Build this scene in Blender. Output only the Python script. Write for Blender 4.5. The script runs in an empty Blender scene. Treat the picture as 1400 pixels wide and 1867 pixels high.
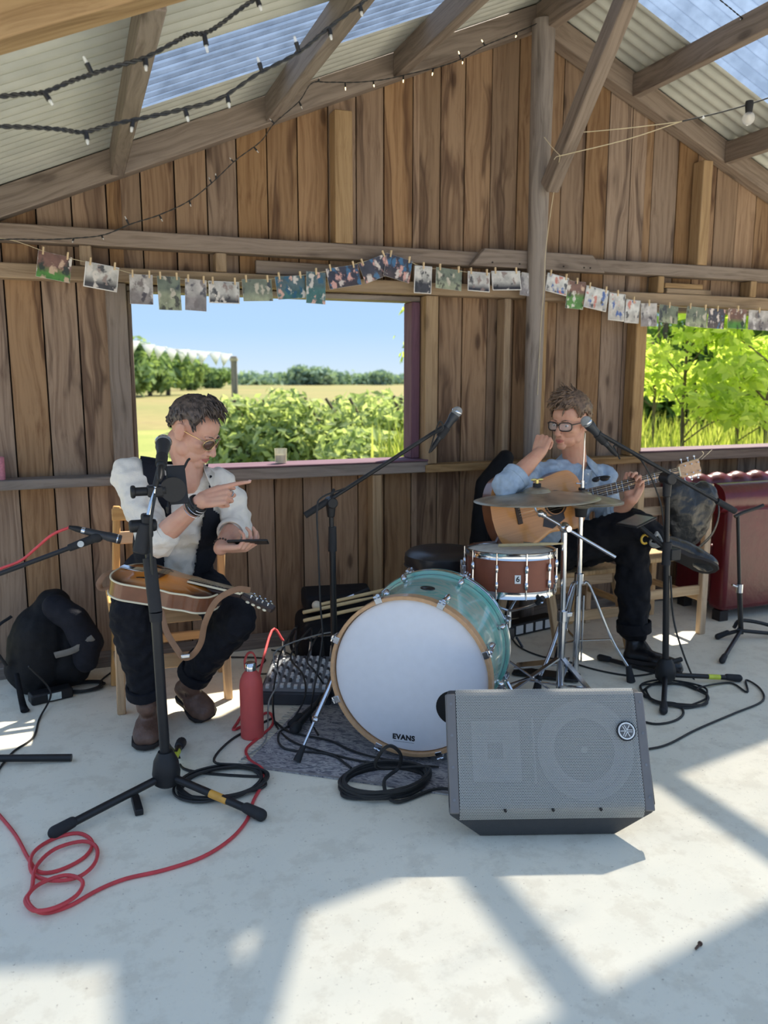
import bpy, bmesh, math, random
import numpy as np
from mathutils import Vector, Matrix, Quaternion, noise

random.seed(7)
SC = bpy.context.scene
COL = SC.collection
R = math.radians

# ------------------------------------------------------------------ camera
F_PX = 1465.0
PITCH = R(9.4)
YAW = R(21.0)
CAM_H = 1.35
cam_data = bpy.data.cameras.new('camera')
cam = bpy.data.objects.new('camera', cam_data)
COL.objects.link(cam)
cam.location = (0, 0, CAM_H)
cam.rotation_euler = (R(90) - PITCH, 0, -YAW)
cam_data.sensor_fit = 'VERTICAL'
cam_data.sensor_height = 36.0
cam_data.lens = 36.0 * F_PX / 1867.0
cam_data.clip_start = 0.05
cam_data.clip_end = 2000
cam_data.dof.use_dof = True
cam_data.dof.focus_distance = 2.75
cam_data.dof.aperture_fstop = 3.2
SC.camera = cam

# ------------------------------------------------------------------ sky, sun, exposure
SUN = Vector((0.68, 0.53, 1.0)).normalized()
world = bpy.data.worlds.new('sky')
SC.world = world
world.use_nodes = True
wn = world.node_tree
wn.nodes.clear()
w_out = wn.nodes.new('ShaderNodeOutputWorld')
w_bg = wn.nodes.new('ShaderNodeBackground')
w_tc = wn.nodes.new('ShaderNodeTexCoord')
w_sep = wn.nodes.new('ShaderNodeSeparateXYZ')
w_ramp = wn.nodes.new('ShaderNodeValToRGB')
for k_, (p_, c_) in enumerate([(0.0, (0.66, 0.80, 0.92)), (0.06, (0.46, 0.68, 0.95)), (0.16, (0.40, 0.60, 0.92)), (1.0, (0.38, 0.54, 0.86))]):
    el = w_ramp.color_ramp.elements[k_] if k_ < 2 else w_ramp.color_ramp.elements.new(p_)
    el.position = p_
    el.color = (*c_, 1)
w_bg.inputs['Strength'].default_value = 0.47
wn.links.new(w_tc.outputs['Generated'], w_sep.inputs[0])
wn.links.new(w_sep.outputs['Z'], w_ramp.inputs[0])
wn.links.new(w_ramp.outputs[0], w_bg.inputs[0])
wn.links.new(w_bg.outputs[0], w_out.inputs[0])

sun_data = bpy.data.lights.new('sun', 'SUN')
sun_data.energy = 4.8
sun_data.angle = R(0.9)
sun_data.color = (1.0, 0.93, 0.80)
sun = bpy.data.objects.new('sun', sun_data)
COL.objects.link(sun)
sun.rotation_euler = SUN.to_track_quat('Z', 'Y').to_euler()
sun.location = (6, 5, 9)

SC.view_settings.view_transform = 'Standard'
SC.view_settings.look = 'None'
SC.view_settings.gamma = 1.0
SC.view_settings.use_curve_mapping = False
SC.view_settings.exposure = 1.2

# ------------------------------------------------------------------ pixel -> place helpers (frame 1400 x 1867)
def ray(x, y):
    u = (x - 700) / F_PX
    v = (y - 933.5) / F_PX
    f = math.cos(PITCH) - v * math.sin(PITCH)
    d = math.sin(PITCH) + v * math.cos(PITCH)
    return Vector((u * math.cos(YAW) + f * math.sin(YAW), -u * math.sin(YAW) + f * math.cos(YAW), -d))

def at(x, y, Y):
    r = ray(x, y)
    t = Y / r.y
    return Vector((r.x * t, Y, CAM_H + r.z * t))

def fl(x, y, z=0.0):
    r = ray(x, y)
    t = (z - CAM_H) / r.z
    return Vector((r.x * t, r.y * t, z))

# ------------------------------------------------------------------ node materials
MATS = {}
def new_mat(name):
    m = bpy.data.materials.new(name)
    m.use_nodes = True
    MATS[name] = m
    nt = m.node_tree
    b = nt.nodes['Principled BSDF']
    return m, nt, b

def nd(nt, typ, **kw):
    n = nt.nodes.new(typ)
    for k, v in kw.items():
        if k.startswith('i_'):
            key = k[2:]
            key = int(key) if key.isdigit() else key.replace('_', ' ')
            n.inputs[key].default_value = v
        else:
            setattr(n, k, v)
    return n

def ramp(nt, stops, interp='LINEAR'):
    n = nt.nodes.new('ShaderNodeValToRGB')
    cr = n.color_ramp
    cr.interpolation = interp
    while len(cr.elements) < len(stops):
        cr.elements.new(0.5)
    for e, (p, c) in zip(cr.elements, stops):
        e.position = p
        e.color = (*c, 1) if len(c) == 3 else c
    return n

def srgb(r, g, b):
    f = lambda c: ((c / 255.0) / 12.92) if c / 255.0 <= 0.04045 else ((c / 255.0 + 0.055) / 1.055) ** 2.4
    return (f(r), f(g), f(b))

def plain(name, col, rough=0.6, metal=0.0, var=0.12, scale=30.0, bump=0.0, bscale=120.0, coat=0.0, sheen=0.0, spec=0.5, sub=0.0):
    m, nt, b = new_mat(name)
    tc = nd(nt, 'ShaderNodeTexCoord')
    n = nd(nt, 'ShaderNodeTexNoise', i_Scale=scale, i_Detail=4.0)
    nt.links.new(tc.outputs['Object'], n.inputs['Vector'])
    lo = tuple(c * (1 - var) for c in col)
    hi = tuple(min(1, c * (1 + var)) for c in col)
    rp = ramp(nt, [(0.3, lo), (0.7, hi)])
    nt.links.new(n.outputs['Fac'], rp.inputs[0])
    nt.links.new(rp.outputs[0], b.inputs['Base Color'])
    b.inputs['Roughness'].default_value = rough
    b.inputs['Metallic'].default_value = metal
    b.inputs['Specular IOR Level'].default_value = spec
    if coat:
        b.inputs['Coat Weight'].default_value = coat
        b.inputs['Coat Roughness'].default_value = 0.08
    if sheen:
        b.inputs['Sheen Weight'].default_value = sheen
    if sub:
        b.inputs['Subsurface Weight'].default_value = sub
        b.inputs['Subsurface Radius'].default_value = (0.02, 0.008, 0.004)
        b.inputs['Subsurface Scale'].default_value = 0.6
    if bump:
        n2 = nd(nt, 'ShaderNodeTexNoise', i_Scale=bscale, i_Detail=3.0)
        nt.links.new(tc.outputs['Object'], n2.inputs['Vector'])
        bp = nd(nt, 'ShaderNodeBump', i_Strength=bump, i_Distance=0.01)
        nt.links.new(n2.outputs['Fac'], bp.inputs['Height'])
        nt.links.new(bp.outputs[0], b.inputs['Normal'])
    return m

def wood(name, light, dark, streak, knots=1.0, vary=0.35, rough=0.75, grain=1.0, streaks=1.0, grey=0.0):
    """sawn timber: grain runs along the local Z axis of each piece; each piece has its own figure"""
    m, nt, b = new_mat(name)
    L = nt.links.new
    tc = nd(nt, 'ShaderNodeTexCoord')
    oi = nd(nt, 'ShaderNodeObjectInfo')
    mul = nd(nt, 'ShaderNodeVectorMath', operation='SCALE')
    mul.inputs[0].default_value = (37.0, 53.0, 91.0)
    L(oi.outputs['Random'], mul.inputs['Scale'])
    add = nd(nt, 'ShaderNodeVectorMath', operation='ADD')
    L(tc.outputs['Object'], add.inputs[0])
    L(mul.outputs[0], add.inputs[1])
    # slow sideways wander of the grain
    mp0 = nd(nt, 'ShaderNodeMapping')
    mp0.inputs['Scale'].default_value = (5, 5, 1.6)
    L(add.outputs[0], mp0.inputs[0])
    wob = nd(nt, 'ShaderNodeTexNoise', i_Scale=1.0, i_Detail=2.0)
    L(mp0.outputs[0], wob.inputs['Vector'])
    wsc = nd(nt, 'ShaderNodeVectorMath', operation='SCALE', i_Scale=0.10)
    L(wob.outputs['Color'], wsc.inputs[0])
    add2 = nd(nt, 'ShaderNodeVectorMath', operation='ADD')
    L(add.outputs[0], add2.inputs[0])
    L(wsc.outputs[0], add2.inputs[1])
    mp = nd(nt, 'ShaderNodeMapping')
    mp.inputs['Scale'].default_value = (60 * grain, 60 * grain, 1.4)
    L(add2.outputs[0], mp.inputs[0])
    g = nd(nt, 'ShaderNodeTexNoise', i_Scale=1.0, i_Detail=5.0, i_Roughness=0.65)
    L(mp.outputs[0], g.inputs['Vector'])
    rp = ramp(nt, [(0.30, dark), (0.55, light), (0.8, tuple(min(1, c * 1.12) for c in light))])
    L(g.outputs['Fac'], rp.inputs[0])
    # wide resin streaks
    mp2 = nd(nt, 'ShaderNodeMapping')
    mp2.inputs['Scale'].default_value = (8, 8, 0.7)
    L(add2.outputs[0], mp2.inputs[0])
    s = nd(nt, 'ShaderNodeTexNoise', i_Scale=1.0, i_Detail=3.0, i_Roughness=0.5, i_Distortion=0.7)
    L(mp2.outputs[0], s.inputs['Vector'])
    rs = ramp(nt, [(0.56, (0, 0, 0)), (0.62, (0.9, 0.9, 0.9)), (0.66, (0.45, 0.45, 0.45)), (0.8, (0.8, 0.8, 0.8))])
    L(s.outputs['Fac'], rs.inputs[0])
    ms = nd(nt, 'ShaderNodeMath', operation='MULTIPLY', i_1=0.85 * streaks)
    L(rs.outputs[0], ms.inputs[0])
    mx = nd(nt, 'ShaderNodeMix', data_type='RGBA', blend_type='MIX')
    L(ms.outputs[0], mx.inputs['Factor'])
    L(rp.outputs[0], mx.inputs['A'])
    mx.inputs['B'].default_value = (*streak, 1)
    # knots
    mp3 = nd(nt, 'ShaderNodeMapping')
    mp3.inputs['Scale'].default_value = (7, 7, 2.6)
    L(add.outputs[0], mp3.inputs[0])
    k = nd(nt, 'ShaderNodeTexVoronoi', i_Scale=1.0, feature='F1')
    L(mp3.outputs[0], k.inputs['Vector'])
    rk = ramp(nt, [(0.0, (1, 1, 1)), (0.09, (0.8, 0.8, 0.8)), (0.14, (0.25, 0.25, 0.25)), (0.25, (0, 0, 0))])
    L(k.outputs['Distance'], rk.inputs[0])
    mk = nd(nt, 'ShaderNodeMath', operation='MULTIPLY', i_1=0.9 * knots)
    L(rk.outputs[0], mk.inputs[0])
    mx2 = nd(nt, 'ShaderNodeMix', data_type='RGBA', blend_type='MIX')
    L(mk.outputs[0], mx2.inputs['Factor'])
    L(mx.outputs['Result'], mx2.inputs['A'])
    mx2.inputs['B'].default_value = (streak[0] * 0.55, streak[1] * 0.5, streak[2] * 0.5, 1)
    # each piece a little lighter / darker / greyer
    hsv = nd(nt, 'ShaderNodeHueSaturation')
    L(mx2.outputs['Result'], hsv.inputs['Color'])
    mr = nd(nt, 'ShaderNodeMapRange')
    L(oi.outputs['Random'], mr.inputs['Value'])
    mr.inputs['To Min'].default_value = 1 - vary
    mr.inputs['To Max'].default_value = 1 + vary * 0.6
    L(mr.outputs[0], hsv.inputs['Value'])
    wh = nd(nt, 'ShaderNodeTexWhiteNoise', noise_dimensions='1D')
    L(oi.outputs['Random'], wh.inputs['W'])
    mr2 = nd(nt, 'ShaderNodeMapRange')
    L(wh.outputs['Value'], mr2.inputs['Value'])
    mr2.inputs['To Min'].default_value = 0.72 - grey
    mr2.inputs['To Max'].default_value = 1.1 - grey
    L(mr2.outputs[0], hsv.inputs['Saturation'])
    L(hsv.outputs[0], b.inputs['Base Color'])
    b.inputs['Roughness'].default_value = rough
    b.inputs['Specular IOR Level'].default_value = 0.25
    bp = nd(nt, 'ShaderNodeBump', i_Strength=0.35, i_Distance=0.004)
    L(g.outputs['Fac'], bp.inputs['Height'])
    L(bp.outputs[0], b.inputs['Normal'])
    return m

# ------------------------------------------------------------------ mesh builder
WM = {}
def put(o, M=None, parent=None):
    M = M if M is not None else Matrix.Identity(4)
    COL.objects.link(o)
    WM[o.name] = M.copy()
    if parent is not None:
        o.parent = parent
        o.matrix_basis = WM[parent.name].inverted() @ M
    else:
        o.matrix_basis = M
    return o

def tag(o, label=None, cat=None, group=None, kind=None):
    if label: o['label'] = label
    if cat: o['category'] = cat
    if group: o['group'] = group
    if kind: o['kind'] = kind
    return o

def empty(name, loc=(0, 0, 0), label=None, cat=None, group=None, kind=None, rz=0.0):
    o = bpy.data.objects.new(name, None)
    o.empty_display_size = 0.05
    put(o, Matrix.Translation(Vector(loc)) @ Matrix.Rotation(rz, 4, 'Z'))
    return tag(o, label, cat, group, kind)

def frame_along(p0, p1, up=(0, 0, 1)):
    """matrix whose local Z runs from p0 to p1, origin at p0"""
    p0, p1 = Vector(p0), Vector(p1)
    z = (p1 - p0).normalized()
    up = Vector(up)
    if abs(z.dot(up.normalized())) > 0.98:
        up = Vector((0, 1, 0)) if abs(z.y) < 0.9 else Vector((1, 0, 0))
    x = up.cross(z).normalized()
    y = z.cross(x)
    M = Matrix((x, y, z)).transposed().to_4x4()
    M.translation = p0
    return M

def smooth_pts(pts, n=8, closed=False):
    pts = [Vector(p) for p in pts]
    if len(pts) < 3 or n <= 1:
        return pts
    out = []
    N = len(pts)
    segs = N if closed else N - 1
    for i in range(segs):
        p1, p2 = pts[i % N], pts[(i + 1) % N]
        p0 = pts[(i - 1) % N] if (closed or i > 0) else p1 * 2 - p2
        p3 = pts[(i + 2) % N] if (closed or i + 2 < N) else p2 * 2 - p1
        for k in range(n):
            t = k / n
            t2, t3 = t * t, t * t * t
            out.append(0.5 * ((2 * p1) + (p2 - p0) * t + (2 * p0 - 5 * p1 + 4 * p2 - p3) * t2 + (3 * p1 - p0 - 3 * p2 + p3) * t3))
    if not closed:
        out.append(pts[-1])
    return out

class MB:
    def __init__(self):
        self.v = []
        self.f = []
    def add(self, vs, fs, M=None):
        o = len(self.v)
        if M is not None:
            vs = [M @ Vector(p) for p in vs]
        self.v += [tuple(p) for p in vs]
        self.f += [tuple(i + o for i in f) for f in fs]
        return self
    def box(self, lo, hi, M=None):
        (a, b, c), (d, e, f) = lo, hi
        return self.add([(a, b, c), (d, b, c), (d, e, c), (a, e, c), (a, b, f), (d, b, f), (d, e, f), (a, e, f)],
                        [(0, 3, 2, 1), (4, 5, 6, 7), (0, 1, 5, 4), (1, 2, 6, 5), (2, 3, 7, 6), (3, 0, 4, 7)], M)
    def cbox(self, c, s, M=None):
        return self.box((c[0] - s[0] / 2, c[1] - s[1] / 2, c[2] - s[2] / 2), (c[0] + s[0] / 2, c[1] + s[1] / 2, c[2] + s[2] / 2), M)
    def beam(self, p0, p1, w, d, up=(0, 0, 1)):
        M = frame_along(p0, p1, up)
        L = (Vector(p1) - Vector(p0)).length
        return self.box((-w / 2, -d / 2, 0), (w / 2, d / 2, L), M)
    def lathe(self, prof, n=24, M=None, cap=True):
        vs, fs = [], []
        for r, z in prof:
            for k in range(n):
                a = 2 * math.pi * k / n
                vs.append((r * math.cos(a), r * math.sin(a), z))
        for i in range(len(prof) - 1):
            for k in range(n):
                k2 = (k + 1) % n
                fs.append((i * n + k, i * n + k2, (i + 1) * n + k2, (i + 1) * n + k))
        if cap:
            if prof[0][0] > 1e-6: fs.append(tuple(range(n - 1, -1, -1)))
            if prof[-1][0] > 1e-6: fs.append(tuple((len(prof) - 1) * n + k for k in range(n)))
        return self.add(vs, fs, M)
    def cyl(self, p0, p1, r0, r1=None, n=14):
        r1 = r0 if r1 is None else r1
        L = (Vector(p1) - Vector(p0)).length
        return self.lathe([(r0, 0), (r1, L)], n, frame_along(p0, p1))
    def tube(self, pts, r, n=8, sm=6, closed=False, flat=1.0, up=None):
        P = smooth_pts(pts, sm, closed)
        rs = r if isinstance(r, (list, tuple)) else None
        N = len(P)
        vs, fs = [], []
        nrm = None
        for i, p in enumerate(P):
            a = P[(i - 1) % N] if (closed or i > 0) else P[i]
            b = P[(i + 1) % N] if (closed or i < N - 1) else P[i]
            t = (b - a)
            t = t.normalized() if t.length > 1e-9 else Vector((0, 0, 1))
            if up is not None:
                nrm = Vector(up) - t * t.dot(Vector(up))
            elif nrm is None:
                q = Vector((0, 0, 1)) if abs(t.z) < 0.9 else Vector((1, 0, 0))
                nrm = q - t * t.dot(q)
            else:
                nrm = nrm - t * t.dot(nrm)
            if nrm.length < 1e-6:
                nrm = t.orthogonal()
            nrm.normalize()
            bn = t.cross(nrm)
            if rs is None:
                rr = r
            else:
                f = i / max(1, N - 1) * (len(rs) - 1)
                k = min(int(f), len(rs) - 2)
                rr = rs[k] * (1 - (f - k)) + rs[k + 1] * (f - k)
            for j in range(n):
                an = 2 * math.pi * j / n
                vs.append(p + nrm * (math.cos(an) * rr * flat) + bn * (math.sin(an) * rr))
        for i in range(N if closed else N - 1):
            i2 = (i + 1) % N
            for j in range(n):
                j2 = (j + 1) % n
                fs.append((i * n + j, i * n + j2, i2 * n + j2, i2 * n + j))
        if not closed:
            fs.append(tuple(range(n - 1, -1, -1)))
            fs.append(tuple((N - 1) * n + j for j in range(n)))
        return self.add(vs, fs)
    def ell(self, c, r, nu=16, nv=10, M=None):
        T = Matrix.Translation(Vector(c))
        T = T @ M if M is not None else T
        vs, fs = [], []
        for i in range(1, nv):
            th = math.pi * i / nv
            for k in range(nu):
                a = 2 * math.pi * k / nu
                vs.append((r[0] * math.sin(th) * math.cos(a), r[1] * math.sin(th) * math.sin(a), r[2] * math.cos(th)))
        top, bot = len(vs), len(vs) + 1
        vs += [(0, 0, r[2]), (0, 0, -r[2])]
        for i in range(nv - 2):
            for k in range(nu):
                k2 = (k + 1) % nu
                fs.append((i * nu + k, (i + 1) * nu + k, (i + 1) * nu + k2, i * nu + k2))
        for k in range(nu):
            k2 = (k + 1) % nu
            fs.append((top, k, k2))
            fs.append((bot, (nv - 2) * nu + k2, (nv - 2) * nu + k))
        return self.add(vs, fs, T)
    def cap(self, p0, p1, r0, r1, n=14):
        """round-ended tapered limb piece (closed ellipsoid ends + cone), for fused bodies"""
        p0, p1 = Vector(p0), Vector(p1)
        L = (p1 - p0).length
        prof = []
        for k in range(5):
            a = math.pi / 2 * (k / 5)
            prof.append((max(1e-4, r0 * math.sin(a)), -r0 * math.cos(a)))
        prof.append((r0, 0)); prof.append((r1, L))
        for k in range(4, -1, -1):
            a = math.pi / 2 * (k / 5)
            prof.append((max(1e-4, r1 * math.sin(a)), L + r1 * math.cos(a)))
        return self.lathe(prof, n, frame_along(p0, p1))
    def chain(self, pts, rs, n=14):
        for i in range(len(pts) - 1):
            self.cap(pts[i], pts[i + 1], rs[i], rs[i + 1], n)
        return self
    def prism(self, out, z0, z1, M=None):
        n = len(out)
        vs = [(x, y, z0) for x, y in out] + [(x, y, z1) for x, y in out]
        fs = [tuple(range(n - 1, -1, -1)), tuple(range(n, 2 * n))]
        fs += [(i, (i + 1) % n, n + (i + 1) % n, n + i) for i in range(n)]
        return self.add(vs, fs, M)
    def sheet(self, fn, nu, nv, M=None):
        vs = [fn(i / nu, j / nv) for i in range(nu + 1) for j in range(nv + 1)]
        fs = [(i * (nv + 1) + j, (i + 1) * (nv + 1) + j, (i + 1) * (nv + 1) + j + 1, i * (nv + 1) + j + 1) for i in range(nu) for j in range(nv)]
        return self.add(vs, fs, M)
    def mesh(self, name, sharp=40):
        me = bpy.data.meshes.new(name)
        me.from_pydata(self.v, [], self.f)
        bm = bmesh.new(); bm.from_mesh(me)
        bmesh.ops.recalc_face_normals(bm, faces=bm.faces)
        bm.to_mesh(me); bm.free()
        if sharp:
            me.shade_smooth()
            me.set_sharp_from_angle(angle=R(sharp))
        return me
    def build(self, name, mat, parent=None, M=None, sharp=40, bevel=0.0, seg=2, solid=0.0, sub=0):
        me = self.mesh(name, sharp)
        me.materials.append(mat)
        o = bpy.data.objects.new(name, me)
        put(o, M, parent)
        if solid:
            s = o.modifiers.new('thick', 'SOLIDIFY'); s.thickness = solid; s.offset = 0
        if bevel:
            bv = o.modifiers.new('bevel', 'BEVEL'); bv.width = bevel; bv.segments = seg; bv.limit_method = 'ANGLE'; bv.angle_limit = R(40)
            bv.harden_normals = False
        if sub:
            ss = o.modifiers.new('sub', 'SUBSURF'); ss.levels = sub; ss.render_levels = sub
        return o

def from_mesh(name, me, parent=None, M=None):
    o = bpy.data.objects.new(name, me)
    return put(o, M, parent)

def timber(name, p0, p1, w, d, mat, parent=None, up=(0, 0, 1), bevel=0.004):
    """sawn timber as a mesh in its own frame, length along local Z"""
    M = frame_along(p0, p1, up)
    L = (Vector(p1) - Vector(p0)).length
    return MB().box((-w / 2, -d / 2, 0), (w / 2, d / 2, L)).build(name, mat, parent, M, sharp=30, bevel=bevel, seg=1)

def fused(name, mb, mat, parent=None, voxel=0.006, smooth=6, disp=0.0, dscale=0.1, dtype='CLOUDS', sm_f=0.5, seed_off=0.0, ddepth=2):
    """fuse overlapping closed pieces into one continuous skin"""
    me = bpy.data.meshes.new(name)
    me.from_pydata(mb.v, [], mb.f)
    bm = bmesh.new(); bm.from_mesh(me)
    bmesh.ops.recalc_face_normals(bm, faces=bm.faces)
    bm.to_mesh(me); bm.free()
    o = bpy.data.objects.new(name, me)
    COL.objects.link(o)
    rm = o.modifiers.new('r', 'REMESH'); rm.mode = 'VOXEL'; rm.voxel_size = voxel
    if smooth:
        s = o.modifiers.new('s', 'SMOOTH'); s.iterations = smooth; s.factor = sm_f
    if disp:
        tx = bpy.data.textures.new(name, dtype)
        tx.noise_scale = dscale
        if dtype == 'CLOUDS':
            tx.noise_depth = ddepth
        dm = o.modifiers.new('d', 'DISPLACE'); dm.texture = tx; dm.strength = disp; dm.mid_level = 0.5
        dm.texture_coords = 'LOCAL'
    dg = bpy.context.evaluated_depsgraph_get()
    me2 = bpy.data.meshes.new_from_object(o.evaluated_get(dg))
    me2.name = name
    COL.objects.unlink(o)
    bpy.data.objects.remove(o)
    me2.materials.clear()
    me2.materials.append(mat)
    me2.shade_smooth()
    o2 = bpy.data.objects.new(name, me2)
    put(o2, None, parent)
    return o2
# ------------------------------------------------------------------ materials of the place
M_BOARD = wood('larch_boards', srgb(152, 122, 92), srgb(118, 88, 63), srgb(74, 50, 36), knots=0.95, vary=0.22)
M_FRAME = wood('weathered_frame_timber', srgb(140, 124, 110), srgb(112, 96, 83), srgb(76, 62, 53), knots=0.7, vary=0.16, streaks=0.4, grey=0.12)
M_STUD = wood('pale_stud_timber', srgb(164, 136, 100), srgb(134, 106, 73), srgb(94, 67, 45), knots=0.6, vary=0.14, streaks=0.35)
M_POST = wood('grey_pole', srgb(146, 132, 120), srgb(112, 99, 88), srgb(78, 66, 57), knots=0.8, vary=0.05, streaks=0.4, grey=0.2)
M_PURPLE = wood('purple_painted_timber', srgb(112, 84, 96), srgb(92, 66, 76), srgb(78, 54, 60), knots=0.1, vary=0.08, streaks=0.2)
M_BACK = plain('dark_backing', srgb(52, 40, 32), 0.9)

def floor_mat():
    m, nt, b = new_mat('painted_concrete')
    L = nt.links.new
    tc = nd(nt, 'ShaderNodeTexCoord')
    n1 = nd(nt, 'ShaderNodeTexNoise', i_Scale=1.6, i_Detail=6.0, i_Roughness=0.6)
    n2 = nd(nt, 'ShaderNodeTexNoise', i_Scale=9.0, i_Detail=8.0, i_Roughness=0.7)
    n3 = nd(nt, 'ShaderNodeTexNoise', i_Scale=70.0, i_Detail=4.0, i_Roughness=0.8)
    n4 = nd(nt, 'ShaderNodeTexVoronoi', i_Scale=13.0)
    for n in (n1, n2, n3, n4):
        L(tc.outputs['Object'], n.inputs['Vector'])
    r1 = ramp(nt, [(0.35, srgb(236, 230, 210)), (0.65, srgb(244, 236, 214))])
    L(n1.outputs['Fac'], r1.inputs[0])
    r2 = ramp(nt, [(0.50, (0, 0, 0)), (0.60, (1, 1, 1))])
    L(n2.outputs['Fac'], r2.inputs[0])
    mx = nd(nt, 'ShaderNodeMix', data_type='RGBA')
    f = nd(nt, 'ShaderNodeMath', operation='MULTIPLY', i_1=0.42)
    L(r2.outputs[0], f.inputs[0]); L(f.outputs[0], mx.inputs['Factor'])
    L(r1.outputs[0], mx.inputs['A'])
    mx.inputs['B'].default_value = (*srgb(214, 204, 182), 1)
    r3 = ramp(nt, [(0.30, (1, 1, 1)), (0.38, (0, 0, 0))])
    L(n3.outputs['Fac'], r3.inputs[0])
    mx2 = nd(nt, 'ShaderNodeMix', data_type='RGBA')
    f2 = nd(nt, 'ShaderNodeMath', operation='MULTIPLY', i_1=0.8)
    L(r3.outputs[0], f2.inputs[0]); L(f2.outputs[0], mx2.inputs['Factor'])
    L(mx.outputs['Result'], mx2.inputs['A'])
    mx2.inputs['B'].default_value = (*srgb(150, 136, 118), 1)
    r4 = ramp(nt, [(0.0, (1, 1, 1)), (0.035, (1, 1, 1)), (0.06, (0, 0, 0))])
    L(n4.outputs['Distance'], r4.inputs[0])
    mx3 = nd(nt, 'ShaderNodeMix', data_type='RGBA')
    f3 = nd(nt, 'ShaderNodeMath', operation='MULTIPLY', i_1=0.4)
    L(r4.outputs[0], f3.inputs[0]); L(f3.outputs[0], mx3.inputs['Factor'])
    L(mx2.outputs['Result'], mx3.inputs['A'])
    mx3.inputs['B'].default_value = (*srgb(180, 164, 142), 1)
    L(mx3.outputs['Result'], b.inputs['Base Color'])
    b.inputs['Roughness'].default_value = 0.62
    b.inputs['Specular IOR Level'].default_value = 0.3
    bp = nd(nt, 'ShaderNodeBump', i_Strength=0.25, i_Distance=0.004)
    L(n2.outputs['Fac'], bp.inputs['Height'])
    L(bp.outputs[0], b.inputs['Normal'])
    return m
M_FLOOR = floor_mat()

def steel_mat():
    m, nt, b = new_mat('galvanised_sheet')
    L = nt.links.new
    tc = nd(nt, 'ShaderNodeTexCoord')
    n1 = nd(nt, 'ShaderNodeTexNoise', i_Scale=6.0, i_Detail=5.0)
    L(tc.outputs['Object'], n1.inputs['Vector'])
    r1 = ramp(nt, [(0.3, srgb(176, 178, 170)), (0.7, srgb(196, 197, 188))])
    L(n1.outputs['Fac'], r1.inputs[0])
    L(r1.outputs[0], b.inputs['Base Color'])
    b.inputs['Metallic'].default_value = 0.1
    b.inputs['Roughness'].default_value = 0.5
    return m
M_STEEL = steel_mat()

def skylight_mat():
    m, nt, b = new_mat('clear_corrugated_sheet')
    L = nt.links.new
    nt.nodes.remove(b)
    out = nt.nodes['Material Output']
    tr = nd(nt, 'ShaderNodeBsdfTransparent'); tr.inputs[0].default_value = (0.30, 0.305, 0.32, 1)
    gl = nd(nt, 'ShaderNodeBsdfGlossy'); gl.inputs['Roughness'].default_value = 0.12
    tl = nd(nt, 'ShaderNodeBsdfTranslucent'); tl.inputs[0].default_value = (0.55, 0.72, 1.0, 1)
    mp = nd(nt, 'ShaderNodeTexCoord')
    n1 = nd(nt, 'ShaderNodeTexNoise', i_Scale=9.0, i_Detail=5.0)
    L(mp.outputs['Object'], n1.inputs['Vector'])
    rg = ramp(nt, [(0.35, (0.11, 0.11, 0.11)), (0.75, (0.22, 0.22, 0.22))])
    L(n1.outputs['Fac'], rg.inputs[0])
    m1 = nd(nt, 'ShaderNodeMixShader')
    L(rg.outputs[0], m1.inputs[0]); L(tr.outputs[0], m1.inputs[1]); L(tl.outputs[0], m1.inputs[2])
    lw = nd(nt, 'ShaderNodeLayerWeight', i_Blend=0.5)
    pw = nd(nt, 'ShaderNodeMath', operation='POWER', i_1=4.0)
    L(lw.outputs['Facing'], pw.inputs[0])
    fr = nd(nt, 'ShaderNodeMath', operation='MULTIPLY', i_1=0.35)
    L(pw.outputs[0], fr.inputs[0])
    m2 = nd(nt, 'ShaderNodeMixShader')
    L(fr.outputs[0], m2.inputs[0]); L(m1.outputs[0], m2.inputs[1]); L(gl.outputs[0], m2.inputs[2])
    L(m2.outputs[0], out.inputs[0])
    return m
M_SKYLIGHT = skylight_mat()

# ------------------------------------------------------------------ floor
o = MB().box((-2.6, -2.4, -0.12), (6.6, 4.08, 0.0)).build('floor', M_FLOOR, bevel=0.01)
tag(o, 'pale grey painted concrete floor slab, worn and speckled', kind='structure')

# ------------------------------------------------------------------ back wall
YB = 3.96      # inner face of the boards
YF = 3.87      # inner face of the frame timbers
RX, RZ, SL = 2.34, 3.24, 0.425     # ridge line and roof slope (top of rafters)
def roof_z(x):
    return RZ - SL * abs(x - RX)
XL, XR = -0.56, 5.2
W1 = (0.255, 1.713, 0.925, 1.765)
W2 = (3.112, 5.05, 0.925, 1.765)

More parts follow.
